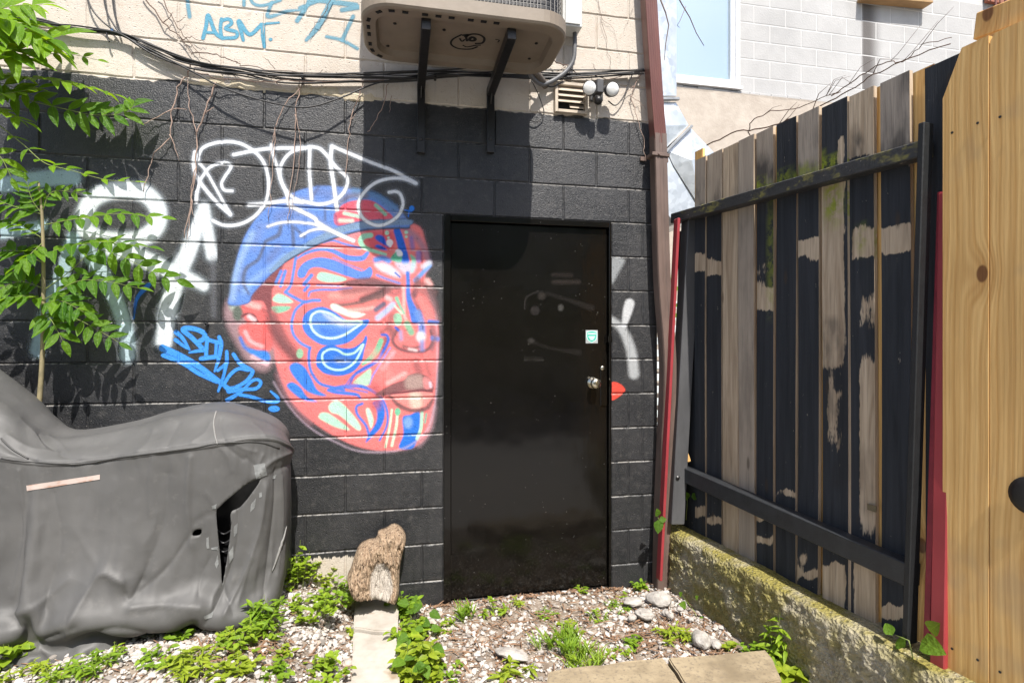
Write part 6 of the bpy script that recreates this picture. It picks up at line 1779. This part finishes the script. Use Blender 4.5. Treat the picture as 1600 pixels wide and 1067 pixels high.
    for k in rimv:
        best = None
        for a, b in segs:
            e = b - a; t_ = np.clip(((px[k] - a[0]) * e[0] + (py[k] - a[1]) * e[1]) / (e @ e + 1e-9), 0, 1); w_ = a + e * t_
            dd_ = (w_[0] - px[k]) ** 2 + (w_[1] - py[k]) ** 2
            if best is None or dd_ < best[0]: best = (dd_, w_)
        dep = (V[k] - np.array(CAM)) @ fwd
        V[k] = V[k] + rgt * (best[1][0] - px[k]) * dep / FPX + np.array([0, 0, 1]) * (py[k] - best[1][1]) * dep / FPX
    N = NT('cover_fabric'); p = N.pos()
    c = N.mix(N.ramp(N.noise(p, 3.5, 5, .6), [(.3, 0.), (.7, 1.)]), (0.068, 0.067, 0.065), (0.098, 0.096, 0.093))
    c = N.mix(N.math('MULTIPLY', N.step(N.noise(p, 16, 5, .75), .58, .75), .35), c, (0.13, 0.125, 0.118))
    c = N.mix(N.math('MULTIPLY', N.step(N.noise(N.mapv(p, (9, 9, 2)), 1, 5), .6, .8), .35), c, (0.042, 0.040, 0.037))
    wv = N.n('TexWave', bands_direction='Z'); N.l(p, wv.inputs[0]); wv.inputs['Scale'].default_value = 220
    b = N.bump(N.noise(p, 300, 2), .25, .001); wq = N.n('VectorMath', operation='ADD'); N.l(p, wq.inputs[0]); nv = N.n('TexNoise'); N.l(p, nv.inputs['Vector']); nv.inputs['Scale'].default_value = 4; N.l(N.mapv(nv.outputs['Color'], (.12, .12, .12)), wq.inputs[1]); cr = N.vor(wq.outputs[0], 6.5); b = N.bump(cr, .22, .02, b); b = N.bump(N.vor(wq.outputs[0], 17), .12, .008, b)
    m = N.fin(c, N.math('ADD', .46, N.math('MULTIPLY', N.noise(p, 12, 4), .2)), 0, b, .4)
    t = thing('grey_cover', (-1.2, -.4, .2), 'grey weatherproof cover draped over a bulky object, torn at its right end', 'cover')
    me = fast_mesh('cover_sheet', V, F[hid], True)
    sheet = link('cover_sheet', me, m); wchild(sheet, t)
    so = sheet.modifiers.new('thickness', 'SOLIDIFY'); so.thickness = .003; so.offset = 0; so.use_rim = True
    bvh = BVHTree.FromPolygons([tuple(v) for v in V], [tuple(f) for f in F])
    def hit(x, y, lift=.003):
        d = ray(x, y).normalized(); loc, nn, _, _ = bvh.ray_cast(CAM, d)
        if loc is None: return wp(x, y, .4)
        if nn.dot(d) > 0: nn = -nn
        return loc + nn * lift
    def patch(poly4, nu_, nv_, name, mat, lift=.004, wob=0, sd=1):
        a, b_, c_, d_ = [np.array(q, float) for q in poly4]; g = random.Random(sd); VV = []; FF = []
        for iu in range(nu_ + 1):
            for iv in range(nv_ + 1):
                u, v = iu / nu_, iv / nv_
                q = (a * (1 - u) + b_ * u) * (1 - v) + (d_ * (1 - u) + c_ * u) * v
                VV.append(tuple(hit(q[0] + g.uniform(-wob, wob), q[1] + g.uniform(-wob, wob), lift)))
        for iu in range(nu_):
            for iv in range(nv_):
                k = iu * (nv_ + 1) + iv; FF.append((k, k + nv_ + 1, k + nv_ + 2, k + 1))
        o = link(name, fast_mesh(name, np.array(VV), np.array(FF), True), mat); wchild(o, t); return o
    N = NT('reflective_tape'); p = N.pos()
    M_REF = N.fin(N.mix(N.step(N.noise(N.mapv(p, (20, 20, 60)), 1, 4), .5, .7), (.44, .36, .32), (.34, .19, .13)), .5)
    patch([(42, 758), (157, 741), (157, 748.5), (43, 766.5)], 24, 2, 'reflective_strip', M_REF)
    M_TAPE = simple('silver_tape', (.17, .175, .172), .5, .05, .35, 40, .4)
    patch([(396, 726), (414, 723), (416, 742), (400, 748)], 6, 6, 'tape_patch', M_TAPE, .004, .6)
    for k, q in enumerate(([(392, 787), (400, 778), (398, 792), (391, 800)], [(405, 770), (410, 768), (410, 776), (405, 777)], [(365, 822), (371, 816), (370, 832), (365, 838)], [(358, 862), (364, 852), (364, 870), (358, 880)], [(323, 840), (326, 838), (327, 856), (323, 856)], [(330, 855), (341, 853), (341, 859), (331, 858)], [(425, 743), (432, 741), (430, 747), (425, 748)], [(331, 790), (339, 787), (338, 794), (332, 795)], [(336, 880), (341, 866), (342, 880), (339, 888)], [(318, 962), (334, 955), (332, 964), (320, 967)])):
        patch(q, 3, 3, 'tape_scrap', M_TAPE, .004, .4, k)
    # piping cords
    P1 = [tuple(hit(x, y, .003)) for x, y in spline([(2, 716), (50, 722), (120, 724), (200, 713), (300, 700), (340, 693), (400, 690), (436, 700)], 10)]
    MB().tube(P1, .0032, 6).build('piping', simple('piping_black', (.045, .044, .042), .5), t, True)
    P2 = [tuple(hit(x, y, .003)) for x, y in spline([(338, 643), (334, 660), (336, 680), (340, 694)], 8)]
    MB().tube(P2, .0035, 6).build('piping', simple('piping_grey', (.2, .195, .185), .5), t, True)
    P3 = [tuple(hit(x, y, .003)) for x, y in spline([(2, 685), (20, 702), (45, 717)], 8)]
    MB().tube(P3, .003, 6).build('piping', bpy.data.materials['piping_black'], t, True)
    P4 = [tuple(hit(x, y, .006)) for x, y in spline([(446, 822), (436, 860), (424, 892)], 8)]
    MB().tube(P4, [.002 + .004 * math.sin(math.pi * k / (len(P4) - 1)) for k in range(len(P4))], 6).build('hem_tape', bpy.data.materials['piping_grey'], t, True)
    # the dark thing inside, glimpsed through the tear
    inn = thing('stored_machine', (-1.0, -.3, .2), 'black shape inside the cover glimpsed through the tear', 'machine')
    c0 = wp(352, 850, .30)
    MB().box((c0.x - .25, -.26, .58), (.48, .06, .32), None, .03).build('body', simple('machine_black', (.008, .008, .009), .35), inn)
    for k in range(3):
        P = [tuple(wp(x, y, .37)) for x, y in spline([(338, 826 + k * 14), (349, 834 + k * 14), (362, 828 + k * 14)], 5)]
        MB().tube(P, .004, 6).build('hose', simple('machine_hose', (.03, .03, .032), .25) if k == 0 else bpy.data.materials['machine_hose'], inn, True)
cover()
# ============================================================ PLANTS
def leaf_mat(name, a, b, trans):
    N = NT(name); ob = N.obj(); r = N.rnd()
    c = N.mix(r, a, b)
    x = N.sep(ob)
    vein = N.step(N.math('ABSOLUTE', x[1]), .018, .004)
    c = N.mix(N.math('MULTIPLY', vein, .45), c, tuple(min(1, v * 1.9) for v in b))
    c = N.mix(N.math('MULTIPLY', N.noise(ob, 6, 3), .35), c, tuple(v * .6 for v in a))
    N.fin(c, .5, 0, N.bump(N.noise(ob, 5, 2), .3, .05), .25)
    tr = N.n('BsdfTranslucent'); N.set(tr.inputs[0], N.mix(.5, c, trans)); mx = N.n('MixShader'); mx.inputs[0].default_value = .5
    N.l(N.b.outputs[0], mx.inputs[1]); N.l(tr.outputs[0], mx.inputs[2]); N.l(mx.outputs[0], N.out.inputs[0])
    return N.m
M_LEAF = leaf_mat('tree_leaf', (0.045, 0.14, 0.010), (0.16, 0.30, 0.018), (0.36, 0.58, 0.015))
M_LEAF2 = leaf_mat('weed_leaf', (0.075, 0.17, 0.02), (0.155, 0.29, 0.03), (0.35, 0.50, 0.03))
M_GREENSTEM = simple('green_stem', (0.17, 0.21, 0.05), .6, 0, .25, 30, .1)
M_TREESTEM = simple('sapling_bark', (0.24, 0.20, 0.11), .7, 0, .25, 20, .2)
def leaflet_mesh(name, wmax, fold=.12, droop=.12, pk=.35, seg=5):
    V = []; F = []
    for i in range(seg + 1):
        t = i / seg
        w = wmax * (math.sin(math.pi * min(1, (t / pk) * .5)) if t < pk else math.cos((t - pk) / (1 - pk) * math.pi / 2) ** .8) if t < 1 else 0
        w = max(w, .012 if t < 1 else 0)
        z = -droop * t * t
        V += [(t, -w, z + fold * w), (t, 0, z), (t, w, z + fold * w)]
    for i in range(seg):
        k = 3 * i
        F += [(k, k + 3, k + 4, k + 1), (k + 1, k + 4, k + 5, k + 2)]
    return fast_mesh(name, np.array(V), np.array(F), True)
ME_LEAFLET = [leaflet_mesh('leaflet', .20, .4, d) for d in (.05, .16, .28)] + [leaflet_mesh('leaflet', .235, .55, .42), leaflet_mesh('leaflet', .17, .25, -.1)]
for m_ in ME_LEAFLET: m_.materials.append(M_LEAF)
M_LEAFY = leaf_mat('yellow_green_leaf', (0.07, 0.18, 0.008), (0.20, 0.36, 0.012), (0.45, 0.65, 0.01))  # lighter, yellower leaf colour of the overhanging branches
ME_YELLOW_GREEN = [leaflet_mesh('leaflet', w_, .4, d) for w_, d in ((.19, .05), (.21, .2), (.18, .35), (.2, -.08))]
for m_ in ME_YELLOW_GREEN: m_.materials.append(M_LEAFY)
ME_HEART = [leaflet_mesh('heart_leaf', .42, .25, d, .28) for d in (.10, .25)]
ME_LANCE = [leaflet_mesh('lance_leaf', .14, .4, d) for d in (.15, .45)]
ME_OVAL = [leaflet_mesh('oval_leaf', .27, .3, d, .45) for d in (.10, .3)]
for ms in (ME_HEART, ME_LANCE, ME_OVAL):
    for m_ in ms: m_.materials.append(M_LEAF2)
def place(name, me, parent, pos, xdir, nrm, s):
    x = Vector(xdir).normalized(); z = Vector(nrm); z = (z - x * z.dot(x))
    if z.length < 1e-4: z = Vector((0, -.5, 1)); z = z - x * z.dot(x)
    z.normalize(); y = z.cross(x)
    M = Matrix((x, y, z)).transposed().to_4x4() @ Matrix.Diagonal((s, s, s, 1)); M.translation = Vector(pos)
    o = link(name, me); o.parent = parent; o.matrix_parent_inverse = parent_inv(parent); o.matrix_basis = M
    return o
def parent_inv(p):                       # parents here sit at world identity except the root empties
    return Matrix.Translation(p.location).inverted() if p.type == 'EMPTY' else Matrix()
CAMN = Vector((.05, -1, .45)); UPN = Vector((0, -.45, 1)); MIDN = Vector((0, -.8, .9))
def frond(root, pts, npair, ll, nrm, seed, hang=.35, r=.0028, mes=None):
    mes = mes or ME_LEAFLET
    g = random.Random(seed)
    P = spline([tuple(wp(a, b, .03 + c * .52)) for a, b, c in pts], 10); n = len(P)
    ra = MB().tube(P, np.linspace(r, r * .35, n), 5).build('frond', M_GREENSTEM, root, True)
    for k in range(npair + 1):
        f = .14 + .86 * k / npair
        i = f * (n - 1); i0 = min(int(i), n - 2); p = Vector(P[i0]).lerp(Vector(P[i0 + 1]), i - i0)
        t = (Vector(P[min(i0 + 2, n - 1)]) - Vector(P[max(i0 - 1, 0)])).normalized()
        sz = ll * (.72 + .38 * math.sin(math.pi * min(1, f * .85 + .1)))
        N_ = (nrm + Vector((g.uniform(-.25, .25), g.uniform(-.25, .25), g.uniform(-.25, .25)))).normalized()
        side = N_.cross(t).normalized()
        if k == npair:
            place('leaflet', g.choice(mes), ra, p, t, N_, sz * 1.05); continue
        for s in (-1, 1):
            d = side * s + t * (.35 + .45 * f) + Vector((0, 0, -hang * g.uniform(.4, 1.2)))
            place('leaflet', g.choice(mes), ra, p, d, N_ + side * s * -.25, sz * g.uniform(.88, 1.1))
tree = thing('leaning_tree', wp(-40, 300, .3), 'leafy compound branches reaching in at the top left corner', 'tree')
FT = [
 ([(-25, 138, .26), (44, 157, .24), (107, 172, .22), (146, 180, .20), (190, 178, .19), (210, 166, .18)], 10, .098, CAMN, .1),
 ([(-20, 112, .34), (50, 122, .32), (110, 130, .30), (180, 148, .28)], 9, .085, UPN, .05),
 ([(-40, 108, .42), (0, 92, .40), (45, 72, .38), (98, 56, .36)], 6, .125, MIDN, .1),
 ([(-20, 92, .30), (45, 88, .26), (100, 84, .24), (152, 94, .22)], 6, .055, CAMN, .2),
 ([(-15, 185, .30), (35, 225, .30), (70, 255, .28), (110, 266, .27), (165, 281, .26), (210, 284, .25)], 8, .060, UPN, -.25),
 ([(-45, 150, .38), (0, 148, .36), (60, 138, .34)], 6, .095, MIDN, .1),
 ([(-30, 22, .40), (20, 10, .38), (66, 8, .36)], 5, .09, MIDN, .2),
 ([(-40, 60, .45), (0, 45, .43), (50, 52, .42), (85, 78, .40)], 6, .11, UPN, .2),
 ([(-30, 225, .30), (0, 245, .29), (18, 278, .28)], 4, .075, CAMN, .3),
 ([(-45, 125, .30), (0, 130, .28), (55, 152, .26)], 6, .08, CAMN, .2),
 ([(-50, 70, .5), (-10, 66, .48), (40, 90, .46)], 5, .12, UPN, .1),
 ([(-50, 35, .5), (-5, 25, .48), (35, 40, .46)], 5, .12, MIDN, .1),
 ([(-50, 165, .36), (-5, 172, .34), (38, 190, .32)], 5, .085, UPN, .1),
]
for k, (pt, npair, ll, nn, hg) in enumerate(FT): frond(tree, pt, npair, ll * (1.3 if k in (2, 6, 7, 10, 11) else 1.08), nn, 100 + k, hg, .0028, ME_YELLOW_GREEN if k != 0 else None)
for k, P in enumerate(([(-60, 330, .30), (-45, 200, .34), (-45, 110, .42), (-40, 20, .42)],)):
    Q = spline([tuple(wp(a, b, .03 + c * .52)) for a, b, c in P], 8); MB().tube(Q, np.linspace(.012, .006, len(Q)), 8).build('branch', M_TREESTEM, tree, True)
sap = thing('sapling', wp(60, 690, .18), 'young leafy sapling growing between the grey cover and the wall', 'sapling')
Q = spline([tuple(wp(a, b, .03 + c * .52)) for a, b, c in ((56, 720, .16), (60, 650, .17), (66, 560, .18), (68, 440, .19), (66, 340, .20), (60, 285, .21))], 8)
MB().tube(Q, np.linspace(.013, .0045, len(Q)), 8).build('trunk', M_TREESTEM, sap, True)
FSAP = [
 ([(66, 352, .20), (120, 342, .24), (185, 334, .26), (252, 340, .27)], 8, .068, MIDN, .35),
 ([(66, 398, .20), (110, 385, .26), (165, 378, .30), (232, 386, .32)], 8, .070, UPN, .1),
 ([(66, 455, .19), (108, 425, .20), (148, 392, .19), (192, 402, .18), (235, 424, .17), (276, 438, .16)], 9, .080, CAMN, .2),
 ([(66, 470, .2), (120, 440, .27), (165, 440, .3), (216, 450, .31)], 7, .070, MIDN, .2),
 ([(66, 335, .2), (20, 322, .26), (-22, 305, .3)], 7, .070, MIDN, .2),
 ([(66, 372, .2), (25, 350, .26), (-20, 352, .3)], 7, .074, UPN, .1),
 ([(66, 410, .2), (25, 392, .24), (-15, 398, .28)], 7, .072, MIDN, .1),
 ([(66, 450, .2), (30, 440, .24), (-15, 458, .27)], 7, .075, CAMN, .1),
 ([(68, 468, .2), (40, 462, .28), (0, 468, .33)], 6, .078, UPN, .2),
 ([(68, 475, .2), (95, 470, .28), (132, 488, .32)], 6, .076, MIDN, .2),
 ([(67, 490, .2), (80, 500, .28), (98, 532, .32)], 5, .080, MIDN, .2),
 ([(67, 485, .2), (118, 498, .24), (150, 514, .26), (186, 535, .27)], 6, .072, CAMN, .1),
 ([(66, 335, .2), (50, 312, .23), (42, 284, .24)], 6, .048, CAMN, .1),
 ([(66, 330, .2), (82, 300, .22), (128, 302, .23)], 6, .046, CAMN, .1),
 ([(66, 380, .2), (45, 400, .28), (20, 425, .33)], 6, .07, UPN, .1),
]
for k, (pt, npair, ll, nn, hg) in enumerate(FSAP): frond(sap, pt, npair, ll * 1.22, nn, 200 + k, hg, .0022)

# ------------------------------------------------------------ weeds
def gpos(px, py):
    z = 0.0
    for _ in range(6):
        p = gp(px, py, z); z = float(ground_z(p.x, -p.y))
    return Vector((p.x, p.y, z))
def clump_mesh(kind, w, h, n, ll, seed):
    """one weed: stems and leaves round the origin"""
    g = random.Random(seed); V = []; F = []; S = MB()
    shapes = {'oval': ME_OVAL, 'lance': ME_LANCE, 'heart': ME_HEART}[kind if kind != 'grass' else 'lance']
    data = []
    for me in shapes:
        co = np.empty(len(me.vertices) * 3); me.vertices.foreach_get('co', co); data.append((co.reshape(-1, 3), np.array([tuple(p.vertices) for p in me.polygons])))
    nst = max(3, n // 7)
    stems = []
    for s in range(nst):
        a = g.uniform(0, 6.28); rr = w * math.sqrt(g.random()); hh = h * (1.05 - .55 * (rr / w)) * g.uniform(.55, 1.1)
        base = Vector((math.cos(a) * rr * .6, math.sin(a) * rr * .6, -.004)); tip = Vector((math.cos(a) * rr * 1.1, math.sin(a) * rr * 1.1, hh))
        mid = base.lerp(tip, .5) + Vector((g.uniform(-.01, .01), g.uniform(-.01, .01), hh * .08)); stems.append((base, mid, tip))
        S.tube([base, mid, tip], [.0018, .0015, .0009], 4, False)
    for k in range(n):
        b, m, t = stems[k % nst]; f = .25 + .75 * ((k // nst) + g.random()) / (n // nst + 1)
        p = b.lerp(m, f * 2) if f < .5 else m.lerp(t, f * 2 - 1)
        a = g.uniform(0, 6.28) if kind != 'lance' else k * 2.4 + g.uniform(-.3, .3)
        d = Vector((math.cos(a), math.sin(a), g.uniform(-.1, .55)))
        if kind == 'grass': d = Vector((math.cos(a) * .5, math.sin(a) * .5, g.uniform(.6, 1.3)))
        d.normalize()
        z = Vector((g.uniform(-.35, .35), g.uniform(-.55, .15), 1)); z = (z - d * z.dot(d)).normalized(); y = z.cross(d)
        co, fa = data[g.randrange(2)]; sz = ll * g.uniform(.6, 1.25)
        M = np.array([d, y * (.35 if kind == 'grass' else 1), z])
        base = len(V) and sum(len(v) for v in V)
        V.append(co @ M * sz + np.array(p)); F.append(fa + (base or 0))
    return np.concatenate(V), np.concatenate(F), S
def weed(px, py, kind, w, h, n, ll, lb, seed, cat='weed', name=None, group='weeds growing in the gravel', solo=False, off=None):
    c = gpos(px, py) if off is None else Vector(off)
    t = thing(name or {'oval': 'leafy_weed', 'lance': 'upright_weed', 'heart': 'creeping_vine', 'grass': 'grass_tuft'}[kind], c, lb, cat, group)
    V, F, S = clump_mesh(kind, w, h, n, ll, seed)
    me = fast_mesh('foliage', V, F, True); me.materials.append(M_WEED[seed % 3])
    o = link('foliage', me); o.parent = t; o['kind'] = 'stuff'
    if S.v:
        o = link('stems', S.mesh('stems', True), M_GREENSTEM); o.parent = t; o['kind'] = 'stuff'
def weed_mat(name, a, b):
    N = NT(name); p = N.pos()
    c = N.mix(N.ramp(N.noise(p, 34, 3, .6), [(.3, 0.), (.7, 1.)]), a, b)
    N.fin(c, .5, 0, None, .35)
    tr = N.n('BsdfTranslucent'); N.set(tr.inputs[0], N.mix(.5, c, (.38, .5, .03))); mx = N.n('MixShader'); mx.inputs[0].default_value = .4
    N.l(N.b.outputs[0], mx.inputs[1]); N.l(tr.outputs[0], mx.inputs[2]); N.l(mx.outputs[0], N.out.inputs[0])
    return N.m
M_WEED = [weed_mat('weed_green', (0.12, 0.22, 0.016), (0.32, 0.44, 0.03)), weed_mat('weed_lime', (0.16, 0.24, 0.016), (0.36, 0.43, 0.035)), weed_mat('weed_deep', (0.09, 0.19, 0.014), (0.25, 0.38, 0.025))]
WD = [
 (462, 915, 'oval', .07, .20, 90, .030, 'tall leafy weed squeezed between the grey cover and the wall'),
 (500, 912, 'oval', .10, .13, 120, .026, 'yellowish weed clump against the bare strip of wall'),
 (522, 942, 'oval', .12, .11, 170, .026, 'broad bright weed clump left of the log'),
 (480, 962, 'oval', .09, .09, 100, .026, 'low weed clump right of the cover hem'),
 (545, 925, 'oval', .05, .08, 50, .024, 'small weed touching the foot of the log'),
 (415, 985, 'lance', .07, .12, 70, .042, 'leafy weed in front of the right corner of the grey cover'),
 (388, 1010, 'oval', .09, .08, 90, .026, 'bushy weed on the gravel below the cover corner'),
 (350, 1010, 'oval', .025, .07, 16, .024, 'tiny two tone seedling under the cover hem'),
 (281, 1000, 'oval', .03, .05, 22, .026, 'small rosette weed close to the cover hem'),
 (182, 1026, 'lance', .025, .05, 14, .026, 'sprig of weed left of the rosette weed'),
 (300, 1050, 'lance', .06, .09, 70, .034, 'upright lime weed on the gravel below the cover'),
 (145, 1056, 'lance', .06, .07, 50, .030, 'weed tuft at the bottom edge under the cover'),
 (12, 1045, 'heart', .04, .10, 14, .040, 'yellow green vine leaves in the bottom left corner'),
 (35, 1060, 'lance', .05, .06, 30, .030, 'low weeds in the bottom left corner beside the vine leaves'),
 (430, 1058, 'oval', .05, .05, 40, .024, 'low weed at the bottom edge left of the path slab'),
 (505, 1060, 'oval', .08, .08, 80, .030, 'broad leaf weed at the bottom edge beside the path slab'),
 (440, 1025, 'oval', .03, .035, 24, .020, 'tiny weed in the gravel between cover and path slab'),
 (628, 965, 'oval', .05, .12, 60, .036, 'leafy weed along the upper right edge of the path slab'),
 (640, 1010, 'oval', .06, .13, 80, .036, 'dense weed along the middle right edge of the path slab'),
 (655, 1062, 'oval', .07, .14, 90, .040, 'dense weed along the lower right edge of the path slab'),
 (728, 970, 'grass', .03, .06, 40, .060, 'small spiky grass tuft in front of the door, left end'),
 (772, 962, 'lance', .05, .10, 40, .036, 'weed with pale seed head in front of the door'),
 (806, 948, 'lance', .03, .07, 26, .026, 'small weed near the middle of the door sill'),
 (850, 962, 'lance', .05, .05, 34, .022, 'sparse grey green weed in front of the door sill'),
 (910, 925, 'lance', .025, .06, 24, .026, 'yellow green weed at the right end of the door sill'),
 (947, 915, 'oval', .02, .04, 10, .024, 'seedling at the right door jamb'),
 (1003, 925, 'oval', .04, .07, 40, .026, 'lime weed at the foot of the block pier right of the door'),
 (975, 935, 'oval', .04, .03, 30, .018, 'flat weed left of the lime weed by the block pier'),
 (800, 1052, 'lance', .07, .06, 36, .046, 'low spreading weed with pointed leaves left of the grass patch'),
 (875, 1020, 'grass', .10, .06, 120, .065, 'largest grass patch in the middle of the gravel'),
 (915, 1040, 'grass', .08, .05, 80, .055, 'grass patch against the edging stone'),
 (890, 985, 'oval', .07, .04, 60, .020, 'low weeds above the largest grass patch'),
 (965, 955, 'lance', .05, .06, 50, .022, 'feathery weed in the gravel left of the rocks'),
 (940, 965, 'lance', .05, .05, 40, .022, 'feathery weed nearer the grass patch'),
 (1052, 1000, 'lance', .06, .08, 60, .034, 'weed beside the half buried rock above the edging stone'),
 (993, 1010, 'oval', .05, .05, 40, .022, 'low weed just above the edging stone crack'),
 (965, 1028, 'oval', .04, .04, 26, .022, 'small weed touching the back of the long edging stone'),
 (1030, 1058, 'oval', .04, .05, 40, .024, 'weed rooted in the crack of the edging stone'),
 (1115, 1062, 'oval', .05, .05, 50, .022, 'yellowish weed on the right edging stone'),
 (1128, 975, 'lance', .03, .06, 20, .026, 'seedling at the base of the kerb face'),
 (1140, 1018, 'heart', .03, .05, 8, .038, 'broad leaves between kerb and edging stone'),
 (1190, 1040, 'oval', .08, .06, 70, .030, 'leafy patch at the right end of the edging stone'),
 (1212, 1045, 'lance', .035, .24, 40, .055, 'tallest upright weed standing against the kerb'),
 (1255, 1062, 'heart', .08, .09, 22, .046, 'broad leaf weeds at the bottom edge below the kerb'),
 (1310, 1075, 'oval', .09, .10, 90, .032, 'bright weeds at the bottom edge under the near kerb'),
 (1285, 1040, 'oval', .06, .09, 60, .030, 'leafy weed growing up the near part of the kerb face'),
 (1235, 1030, 'oval', .05, .08, 50, .028, 'leafy weed beside the tallest upright weed'),
 (700, 1055, 'oval', .06, .05, 40, .026, 'low weed at the bottom edge right of the slab vine'),
 (690, 985, 'oval', .05, .04, 34, .022, 'low weed between the slab vine and the door'),
 (560, 1000, 'oval', .05, .05, 30, .024, 'low weed spilling over the left edge of the path slab'),
 (245, 1040, 'oval', .05, .05, 36, .024, 'low weed left of the upright lime weed'),
 (90, 1062, 'lance', .05, .06, 36, .030, 'weed sprigs at the bottom edge near the left corner'),
 (370, 1050, 'oval', .06, .06, 50, .026, 'low weed at the bottom edge below the bushy weed'),
 (1360, 1085, 'lance', .07, .12, 70, .040, 'weed clump at the bottom right in front of the kerb'),
]
for k, w_ in enumerate(WD):
    w_ = list(w_); w_[3] *= 1.3; big = w_[0] < 700 or w_[0] > 1180; w_[3] *= 1.15 if big else 1.0; w_[4] *= 1.4 if big else 1.1; w_[5] = int(w_[5] * (2.2 if big else 1.5)); w_[6] *= 1.2
    weed(*w_, seed=300 + k, cat='grass' if w_[2] == 'grass' else 'weed')
def leafy(name, lb, leaves, stem, group=None, mes=ME_HEART, cat='plant'):
    """climbing plant whose big leaves are separate; leaves: (point, dir, normal, size)"""
    t = thing(name, stem[0], lb, cat, group)
    MB().tube(stem, np.linspace(.003, .0015, len(stem)), 5).build('stem', M_GREENSTEM, t, True)
    for i, (p, d, n, s) in enumerate(leaves):
        place('leaf', mes[i % 2], t, p, d, n, s)
# climbing weed with round leaves beside the slab
r2 = random.Random(77); st = [gpos(635, 940) + Vector((0, 0, .0)), gpos(645, 990) + Vector((0, 0, .05)), gpos(655, 1050) + Vector((0, 0, .05)), gpos(665, 1090) + Vector((0, 0, .03))]
lv = []
for k in range(26):
    f = k / 25; x = 612 + r2.uniform(0, 55) + 18 * f; y = 925 + 130 * f
    p = gpos(x, y + 30) + Vector((0, 0, r2.uniform(.05, .13)))
    lv.append((p, (r2.uniform(-1, 1), r2.uniform(-1, .2), r2.uniform(-.3, .2)), (r2.uniform(-.3, .3), -.5, 1), r2.uniform(.045, .07)))
leafy('round_leaf_vine', 'vine with large round leaves trailing along the right side of the path slab', lv, [tuple(p) for p in spline(st, 5)])
def at_wall(px, py, q): return wp(px, py, q)
leafy('corner_seedling', 'three leaf seedling sprouting between the downspout and the kerb', [(wp(1028, 806, .16), (-.25, -.3, .9), CAMN, .052), (wp(1030, 812, .16), (.9, -.2, .1), CAMN, .045), (wp(1028, 812, .16), (-.1, -.3, -1), CAMN, .075)], [tuple(wp(1036, 830, .10)), tuple(wp(1031, 815, .14)), tuple(wp(1028, 808, .16))])
leafy('fence_seedling', 'two leaf seedling growing behind the corner post', [(fp(1074, 780, 1.64), (-.3, -.3, .6), CAMN, .06), (fp(1080, 776, 1.64), (.9, -.2, .1), CAMN, .05)], [tuple(fp(1072, 812, 1.64)), tuple(fp(1074, 780, 1.64))])
lv = []
for (x, y, dx, dz, s) in ((1395, 992, -.9, .5, .05), (1440, 1000, .9, .1, .085), (1452, 985, .6, .7, .06), (1415, 1010, -.9, 0, .06), (1425, 1045, -.8, -.2, .085), (1455, 1050, .6, -.5, .06), (1405, 1065, -.7, -.3, .06), (1440, 1066, .3, -.9, .06)):
    lv.append((fp(x, y, 1.56), (-.2 * dx, -dx, dz), (-1, -.6, .6), s))
leafy('heart_leaf_plant', 'heart leaved plant at the foot of the red post', lv, [tuple(fp(1440, 1100, 1.58)), tuple(fp(1432, 1050, 1.57)), tuple(fp(1420, 1000, 1.56)), tuple(fp(1400, 992, 1.56))])
lv = []
for (x, y, dx, dz, s) in ((1090, 935, -.5, .6, .03), (1072, 945, -.8, .3, .05), (1080, 955, .3, -.4, .05), (1092, 965, .7, -.4, .04), (1065, 930, -.5, .6, .035)):
    lv.append((fp(x, y, 1.50), (dx, -.3, dz), CAMN, s))
leafy('kerb_vine', 'small green vine on the face of the kerb near the rocks', lv, [tuple(fp(1096, 985, 1.51)), tuple(fp(1085, 955, 1.50)), tuple(fp(1066, 930, 1.50))])
# greenery glimpsed in the gap behind the downspout
lv = []
for k in range(14): lv.append((wp(1040 + r2.uniform(0, 18), 440 + k * 13, -.9), (r2.uniform(-1, 1), -.3, r2.uniform(-1, .5)), CAMN, r2.uniform(.08, .14)))
leafy('gap_shrub', 'green leaves glimpsed in the gap behind the downspout', lv, [tuple(wp(1048, 700, -.9)), tuple(wp(1048, 430, -.9))], None, ME_OVAL)

# hedge behind the photographer (seen only as a reflection in the door)
def hedge():
    g = np.random.default_rng(4); n = 30000
    x = g.uniform(-9, 9, n); z = g.uniform(0, 1, n) * (4.6 + 1.6 * vnoise(x * .9, x * 0, 3)); q = 8 + g.uniform(0, .9, n) + .4 * vnoise(x * 1.2, z * 1.2, 5)
    a = g.uniform(0, 6.28, n); b = g.uniform(-.8, .8, n); L = g.uniform(.10, .20, n)
    u = np.stack([np.cos(a) * np.cos(b), np.sin(a) * np.cos(b), np.sin(b)], -1) * L[:, None]; v = np.stack([-np.sin(a), np.cos(a), g.uniform(-.5, .5, n)], -1) * (L * .5)[:, None]
    c = np.stack([x, -q, z], -1)
    V = np.stack([c - u, c + v, c + u, c - v], 1).reshape(-1, 3); F = np.arange(4 * n).reshape(n, 4)
    o = link('hedge', fast_mesh('hedge', V, F, False), weed_mat('hedge_green', (0.05, 0.11, 0.015), (0.11, 0.20, 0.03))); tag(o, 'leafy green hedge across the yard behind the viewer', 'hedge', kind='stuff')
hedge()
